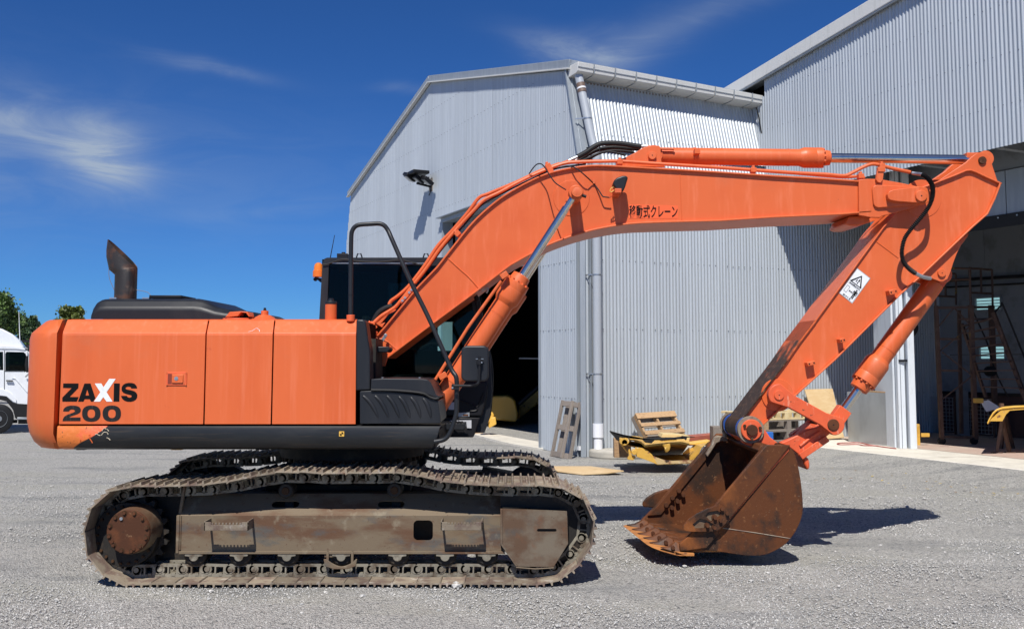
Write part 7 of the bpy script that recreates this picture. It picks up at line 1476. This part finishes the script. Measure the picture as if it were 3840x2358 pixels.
fl2 = [P(Z6(*p), 16.62) for p in ((1345, 1040), (1500, 1026), (1500, 1040), (1400, 1048), (1375, 1072), (1350, 1118), (1260, 1118), (1300, 1085))]
MB().add(fl2+[p+Vector((0, .02, 0)) for p in fl2], [tuple(range(8)), tuple(reversed(range(8, 16)))]+[(i, (i+1) % 8, (i+1) % 8+8, i+8) for i in range(8)]).build('hood_flange', YEL, hood_o)
trs = thing('trestle', 'brown painted metal trestle under the yellow machine hood', 'trestle', on_z(Z6(1350, 1335), bz))
tpx = P(Z6(1347, 1100), 17.1)
for e_, Yl in (((1312, 1332), 16.9), ((1398, 1330), 17.1)):
    f_ = on_z(Z6(*e_), bz); MB().bar(tpx, f_, .05, .05).build('leg', SCF, trs); MB().bar(tpx+Vector((.46, .8, 0)), f_+Vector((.50, .85, 0)), .05, .05).build('leg', SCF, trs)
    MB().box(f_.x-.08, f_.x+.08, f_.y-.05, f_.y+.05, bz, bz+.02).build('foot', SCF, trs)
MB().bar(tpx, tpx+Vector((.46, .85, 0)), .07, .07).bar(tpx+up*.02, tpx+up*.26, .06, .06).build('top_bar', SCF, trs)
# ---- yellow machine inside the left shed
ym = thing('parked_yellow_excavator', 'yellow excavator bucket and arm parked in the dark shed doorway', 'excavator', on_z(ZE(600, 1170), 0))
YM = 23.0
def ye(pts, Y): return [XZ(ZE(*p), Y) for p in pts]
MB().prism(ye(((560, 900), (590, 860), (640, 842), (760, 840), (810, 858), (840, 900), (862, 1000), (862, 1060), (840, 1090), (620, 1065), (560, 1060)), YM+3.3), YM+3.3, YM+4.3).build('bucket_back', YEC, ym, .08, seg=4)
MB().prism(ye(((540, 1000), (622, 995), (640, 1030), (600, 1095), (560, 1110), (490, 1105), (500, 1040)), YM), YM, YM+.25).build('bucket_lip', YEC, ym, .03)
for k, (x, y) in enumerate(((497, 1130), (530, 1172), (595, 1150))):
    t_ = [(x-10+18*k*0, 1060), (x+40, 1065), (x+38, y-50), (x, y), (x-12, y-40)]
    MB().prism(ye(t_, YM-.1+.1*k), YM-.1+.1*k, YM+.02+.1*k).build('tooth', YEC, ym, .02)
MB().prism(ye(((610, 1045), (650, 1040), (660, 1110), (590, 1148), (585, 1125)), YM-.05), YM-.05, YM+.05).build('side_cutter', YEC, ym, .015)
MB().prism(ye(((860, 1070), (1100, 880), (1100, 720), (980, 830), (880, 900)), YM+4.5), YM+4.5, YM+5).build('arm', YEL, ym, .04)
a, b = P(ZE(870, 920), YM+3.4), P(ZE(1100, 720), YM+3.4); MB().cyl(a, b, .06, n=14).build('hydraulic_cylinder', BLM, ym)
o = MB().bar(P(ZE(872, 487), YM+4.5), P(ZE(1100, 490), YM+4.5), .04, .04).build('white_rail', WHT); tag(o, 'thin white rail in the dark shed', 'rail')  # plain white bar inside the shed
# brown wedge of wood under the teeth
w_ = on_z(ZE(490, 1200), 0); o = MB().add([w_+Vector((-.18, 0, 0)), w_+Vector((.12, 0, 0)), w_+Vector((.05, .2, 0)), w_+Vector((-.02, .1, .26))], [(0, 1, 3), (1, 2, 3), (2, 0, 3), (0, 2, 1)]).build('wood_wedge', WOD); tag(o, 'brown broken wood chock on the gravel by the yellow teeth', 'chock')
# ---- truck at the left edge
YTk = 24.0
tk = thing('cab_over_truck', 'white cab over truck parked behind the orange counterweight', 'truck', on_z(ZT(0, 1318)))
def t2(pts, Y=YTk): return [XZ(ZT(*p), Y) for p in pts]
cabp = [(-420, 560), (0, 548), (120, 552), (215, 560), (245, 575), (262, 610), (270, 700), (272, 960), (268, 1180), (255, 1200), (160, 1200), (140, 1180), (120, 1080), (60, 1000), (0, 985), (-80, 985), (-420, 985)]
wd = [(48, 600), (60, 582), (215, 585), (235, 600), (258, 690), (262, 745), (225, 770), (215, 757), (48, 755)]; wd2 = [(-200, 582), (28, 582), (30, 750), (-200, 750)]
cb_ = filled([t2(cabp), t2(wd), t2(wd2)], YTk, YTk+.06).build('cab', TWH, tk, .02)
MB().prism(t2(wd), YTk+.02, YTk+.03).build('side_window', GLT, cb_); MB().prism(t2(wd2), YTk+.02, YTk+.03).build('side_window', GLT, cb_)
filled([t2(cabp), t2(wd)], YTk+2.0, YTk+2.05).build('far_side', TWH, cb_)
MB().xprof([(YTk+.06, XZ(ZT(0, 550), YTk)[1]), (YTk+2.0, XZ(ZT(0, 550), YTk)[1]), (YTk+2.0, XZ(ZT(0, 575), YTk)[1]), (YTk+.06, XZ(ZT(0, 575), YTk)[1])], XZ(ZT(-420, 0), YTk)[0], XZ(ZT(235, 0), YTk)[0]).build('cab_top', TWH, cb_)
MB().prism(t2(((262, 770), (276, 770), (274, 1190), (262, 1190))), YTk+.06, YTk+2.0).prism(t2(((240, 575), (246, 575), (272, 690), (274, 770), (268, 770))), YTk+.06, YTk+.15).build('front_panel', TWH, cb_)
MB().prism(t2(((240, 580), (272, 700), (276, 770), (272, 770), (236, 582))), YTk+.15, YTk+1.9).build('windscreen', GLT, cb_)
MB().prism(t2(((-420, 345), (-60, 352), (20, 372), (110, 418), (170, 470), (215, 530), (222, 552), (-420, 545))), YTk+.15, YTk+1.9).build('wind_deflector', TWH, cb_, .12, seg=5)
MB().prism(t2(((-420, 520), (120, 530), (225, 548), (235, 570), (150, 560), (-420, 552))), YTk-.02, YTk+.02).build('roof_rail', TWH, cb_, .01)
MB().bar(P(ZT(40, 570), YTk-.005), P(ZT(38, 930), YTk-.005), .012, .012).bar(P(ZT(38, 757), YTk-.005), P(ZT(215, 757), YTk-.005), .012, .02).build('door_gap', RUB, cb_)
MB().tube([P(ZT(110, 822), YTk-.01), P(ZT(140, 828), YTk-.01), P(ZT(245, 950), YTk-.01)], .012, 6).build('door_crease', TWH, cb_)
MB().bar(P(ZT(48, 846), YTk-.04), P(ZT(112, 848), YTk-.04), .04, .03).build('door_handle', RUB, cb_, .005)
MB().box(XZ(ZT(10, 0), YTk)[0], XZ(ZT(28, 0), YTk)[0], YTk-.004, YTk+.0, XZ(ZT(0, 735), YTk)[1], XZ(ZT(0, 718), YTk)[1]).build('sticker', WHT, cb_)
fpn = [(-80, 985), (0, 985), (62, 1000), (120, 1075), (152, 1180), (270, 1180), (270, 1055), (155, 1050), (145, 1040), (100, 970), (30, 925), (-80, 920)]
MB().prism(t2(((-80, 918), (25, 922), (95, 950), (150, 1020), (152, 1052), (120, 1040), (60, 990), (0, 982), (-80, 982))), YTk-.03, YTk+.05).build('wheel_arch', TWH, tk, .01)
MB().prism(t2(((-80, 984), (0, 984), (60, 992), (118, 1045), (155, 1055), (268, 1062), (268, 1190), (160, 1195), (140, 1190), (118, 1110), (60, 1035), (0, 1020), (-80, 1020))), YTk-.02, YTk+.4).build('mud_guard', RUB, tk, .01)
MB().prism(t2(((158, 1180), (268, 1180), (268, 1198), (158, 1200))), YTk-.08, YTk+.2).build('step', ALU, tk, .005); MB().prism(t2(((165, 1198), (262, 1198), (262, 1240), (165, 1240))), YTk+.0, YTk+.4).prism(t2(((80, 1212), (155, 1212), (150, 1240), (85, 1240))), YTk+.3, YTk+.5).build('underrun', BLD, tk)
wc = XZ(ZT(-6, 1205), YTk); wr = .345
wz = wr
ty = MB().lathe((wc[0], YTk-.02, wz), (0, 1, 0), [(0, .20), (0, .30), (.02, wr), (.22, wr), (.24, .30)], 36).build('wheel', RUB, tk)
MB().lathe((wc[0], YTk-.03, wz), (0, 1, 0), [(0, .06), (.03, .08), (.05, .17), (.0, .20), (.03, .205)], 30).build('rim', INT, ty)
for x in (-9.0, -6.4): MB().cyl((wc[0]+x*.6, YTk, wz), (wc[0]+x*.6, YTk+.25, wz), wr, n=28).build('wheel', RUB, tk)
MB().box(wc[0]-7, wc[0]-1.2, YTk+.05, YTk+2.1, .8, 1.0).box(wc[0]-7, wc[0]-2.6, YTk, YTk+2.1, 1.0, 1.6).build('flat_bed', TWH, tk)
MB().tube([P(ZT(236, 560), YTk+.3), P(ZT(224, 215), YTk+.3)], .012, 6, [.014, .006]).build('antenna', TWH, tk)
MB().prism(t2(((256, 528), (278, 525), (278, 585), (258, 580))), YTk-.3, YTk-.1).build('mirror', RUB, tk, .02); MB().prism(t2(((240, 620), (262, 615), (262, 770), (240, 770), (228, 700))), YTk-.25, YTk-.1).build('mirror', RUB, tk, .02); MB().tube(smooth_path([P(ZT(*p), YTk-.1) for p in ((210, 545), (235, 555), (260, 590), (265, 640))]), .02, 6).tube([P(ZT(225, 810), YTk-.05), P(ZT(255, 770), YTk-.15)], .02, 6).build('mirror_arm', ZNC, tk)
nin = Vector((-.42, .908, 0)); p0_ = Vector((wc[0], YTk, 0))
for o in tk.children_recursive:
    if o.type != 'MESH': continue
    for v_ in o.data.vertices:
        c = v_.co; d = Vector((c.x, YTk, c.z))-CAMP; k_s = (p0_-CAMP).dot(nin)/d.dot(nin); b_ = CAMP+d*k_s; v_.co = b_+nin*(c.y-YTk)
# dark fence behind the truck
fn = thing('slatted_fence', 'dark grey horizontal slat fence behind the white truck', 'fence', (P(ZT(0, 500), 40).x, 40, 0))
zf0 = XZ(ZT(0, 470), 40)[1]
for k in range(13): MB().box(-32, -12, 40, 40.03, zf0-.12-k*.19, zf0-k*.19-.02).build('slat', RUB, fn)
for k in range(9): MB().box(-31+k*2.4, -30.9+k*2.4, 39.9, 40, 0, zf0+.03).build('post', BLM, fn)
# leaf litter and larger stones
lf = MB(); r_ = random.Random(3)
for k in range(150):
    x_0, y_0 = r_.uniform(1960, 2460), r_.uniform(1085, 1160); p = on_z(V(x_0, y_0+ (x_0-1960)*.08), 0); a = r_.uniform(0, 6.28); s_ = r_.uniform(.015, .04); q0 = Vector((math.cos(a), math.sin(a), .2))*s_; q1 = Vector((-math.sin(a), math.cos(a), .1))*s_*.5
    p.z = .012; lf.add([p-q0, p+q1, p+q0, p-q1], [(0, 1, 2, 3)])
tag(lf.build('fallen_leaves', mat('dry_leaf', (.45, .36, .14), .7, layers=[((.25, .13, .06), 9, .45, .6, (1, 1, 1))])), 'dry yellow leaves blown along the edge of the slab', kind='stuff')
rk = MB()
for k in range(150):
    u_ = r_.random(); Yk = 5.8+9*u_**1.5; xk = r_.uniform(-.54, .54)*Yk
    if k == 0: q_p = on_z(V(1097, 1408), 0); xk, Yk = q_p.x, q_p.y-.03
    s_ = r_.uniform(.012, .024) if k else .045
    b_ = bmesh.new(); bmesh.ops.create_icosphere(b_, subdivisions=1, radius=1)
    vv = [Vector((v.co.x*s_*1.2*r_.uniform(.75, 1.25), v.co.y*s_*r_.uniform(.75, 1.25), v.co.z*s_*.6*r_.uniform(.75, 1.25)))+Vector((xk, Yk, s_*.25)) for v in b_.verts]; rk.add(vv, [tuple(v.index for v in f.verts) for f in b_.faces]); b_.free()
tag(rk.build('loose_stones', STN, None, smooth=False), 'larger loose stones lying on the gravel', kind='stuff')
# ---- trees
LEAF = {}
def leafmat(nm, c): 
    m = mat(nm, c, .55, layers=[(tuple(v*.45 for v in c), 1.4, .4, .62, (1, 1, 1)), (tuple(min(1, v*1.7) for v in c), 3.1, .52, .72, (1, 1, 1))]); b = m.node_tree.nodes['Principled BSDF']; b.inputs['Subsurface Weight'].default_value = 0; return m
LG = leafmat('green_leaves', (.085, .15, .03)); LD = leafmat('dark_green_leaves', (.05, .095, .03)); LY = leafmat('olive_leaves', (.14, .18, .03))
BRK = mat('bark', (.12, .09, .065), .9, layers=[((.07, .05, .04), 9, .45, .6, (1, 1, .3))])
def tree(label, x, y, h, w, z0, lm, n, tall=False, leaf=.22, grp=None):
    t = thing('tree', label, 'tree', (x, y, 0), grp)
    r = random.Random(int(x*37+y)); tb_ = MB(); tb_.tube([(x, y, 0), (x+.1, y, h*.4), (x-.05, y+.1, h*.9)], .2, 8, [h*.03, h*.02, h*.006])
    cl = []
    for k in range(14 if not tall else 22):
        a = r.uniform(0, 6.28); f = r.uniform(0, 1)
        zz = z0+(h-z0)*f; env = (math.sin(math.pi*min(1, .12+f*.92))**.6) if tall else (math.sin(math.pi*(.16+.80*f))**.7)
        rr = w*env*r.uniform(.3, .85); c = Vector((x+rr*math.cos(a), y+rr*math.sin(a), zz)); cl.append((c, w*(.26 if tall else .34)*r.uniform(.7, 1.25)))
        tb_.tube([(x, y, max(.3, zz*.6)), tuple(Vector((x, y, zz*.75)).lerp(c, .5)), tuple(c)], .05, 5, [.07, .05, .02])
    cl.append((Vector((x, y, h-w*.25)), w*.28))
    tb_.build('trunk', BRK, t)
    g = np.random.default_rng(int(abs(x)*91+y)); per = n//len(cl); C = []
    for c, s in cl:
        d = g.normal(0, 1, (per, 3)); d /= np.linalg.norm(d, axis=1)[:, None]; d *= (s*(g.random(per)**.45)*(1+.25*g.normal(0, 1, per)))[:, None]
        d[:, 2] *= 1.35 if tall else .8; C.append(d+np.array(c))
    C = np.concatenate(C); m = len(C); u = g.normal(0, 1, (m, 3)); u /= np.linalg.norm(u, axis=1)[:, None]; v = np.cross(u, g.normal(0, 1, (m, 3))); v /= np.linalg.norm(v, axis=1)[:, None]
    s = leaf*(.5+g.random(m))[:, None]; co = np.stack([C-u*s*.5, C+v*s*.3, C+u*s*.5, C-v*s*.3], 1).reshape(-1, 3)
    me = bpy.data.meshes.new('crown'); me.from_pydata(co.tolist(), [], [(4*i, 4*i+1, 4*i+2, 4*i+3) for i in range(m)]); me.materials.append(lm)
    o = bpy.data.objects.new('crown', me); link(o, t)
def tz(v, Y): p = P(V(*v), Y); return p.x, p.z
Yt_ = 62
for lb, v, w, z0, lm, n, tall, Y in (
    ('broad green tree rising highest above the white truck', (-14, 722), 2.3, 1.5, LG, 26000, False, 62), ('green tree with a low round crown right of the highest tree', (24, 752), 1.35, 1.2, LG, 14000, False, 66),
    ('dark slender poplar behind the truck antenna', (56, 763), 1.0, 1.0, LD, 9000, True, 74), ('dark slender poplar just left of the counterweight', (78, 768), .9, 1.0, LD, 8000, True, 78), ('short dark poplar half hidden by the counterweight', (89, 777), .8, 1.0, LD, 6000, True, 80),
    ('olive green tree whose round top shows above the counterweight', (172, 741), .85, 3.4, LY, 12000, False, 55), ('dark green tree standing at the far left behind the truck', (-70, 735), 3.5, 1.0, LD, 14000, False, 70)):
    x, z = tz(v, Y); tree(lb, x, Y, z, w, z0, lm, n, tall, .21 if tall else .17)
sc.cycles.max_bounces = 8; sc.cycles.diffuse_bounces = 3; sc.cycles.glossy_bounces = 3; sc.cycles.transparent_max_bounces = 12
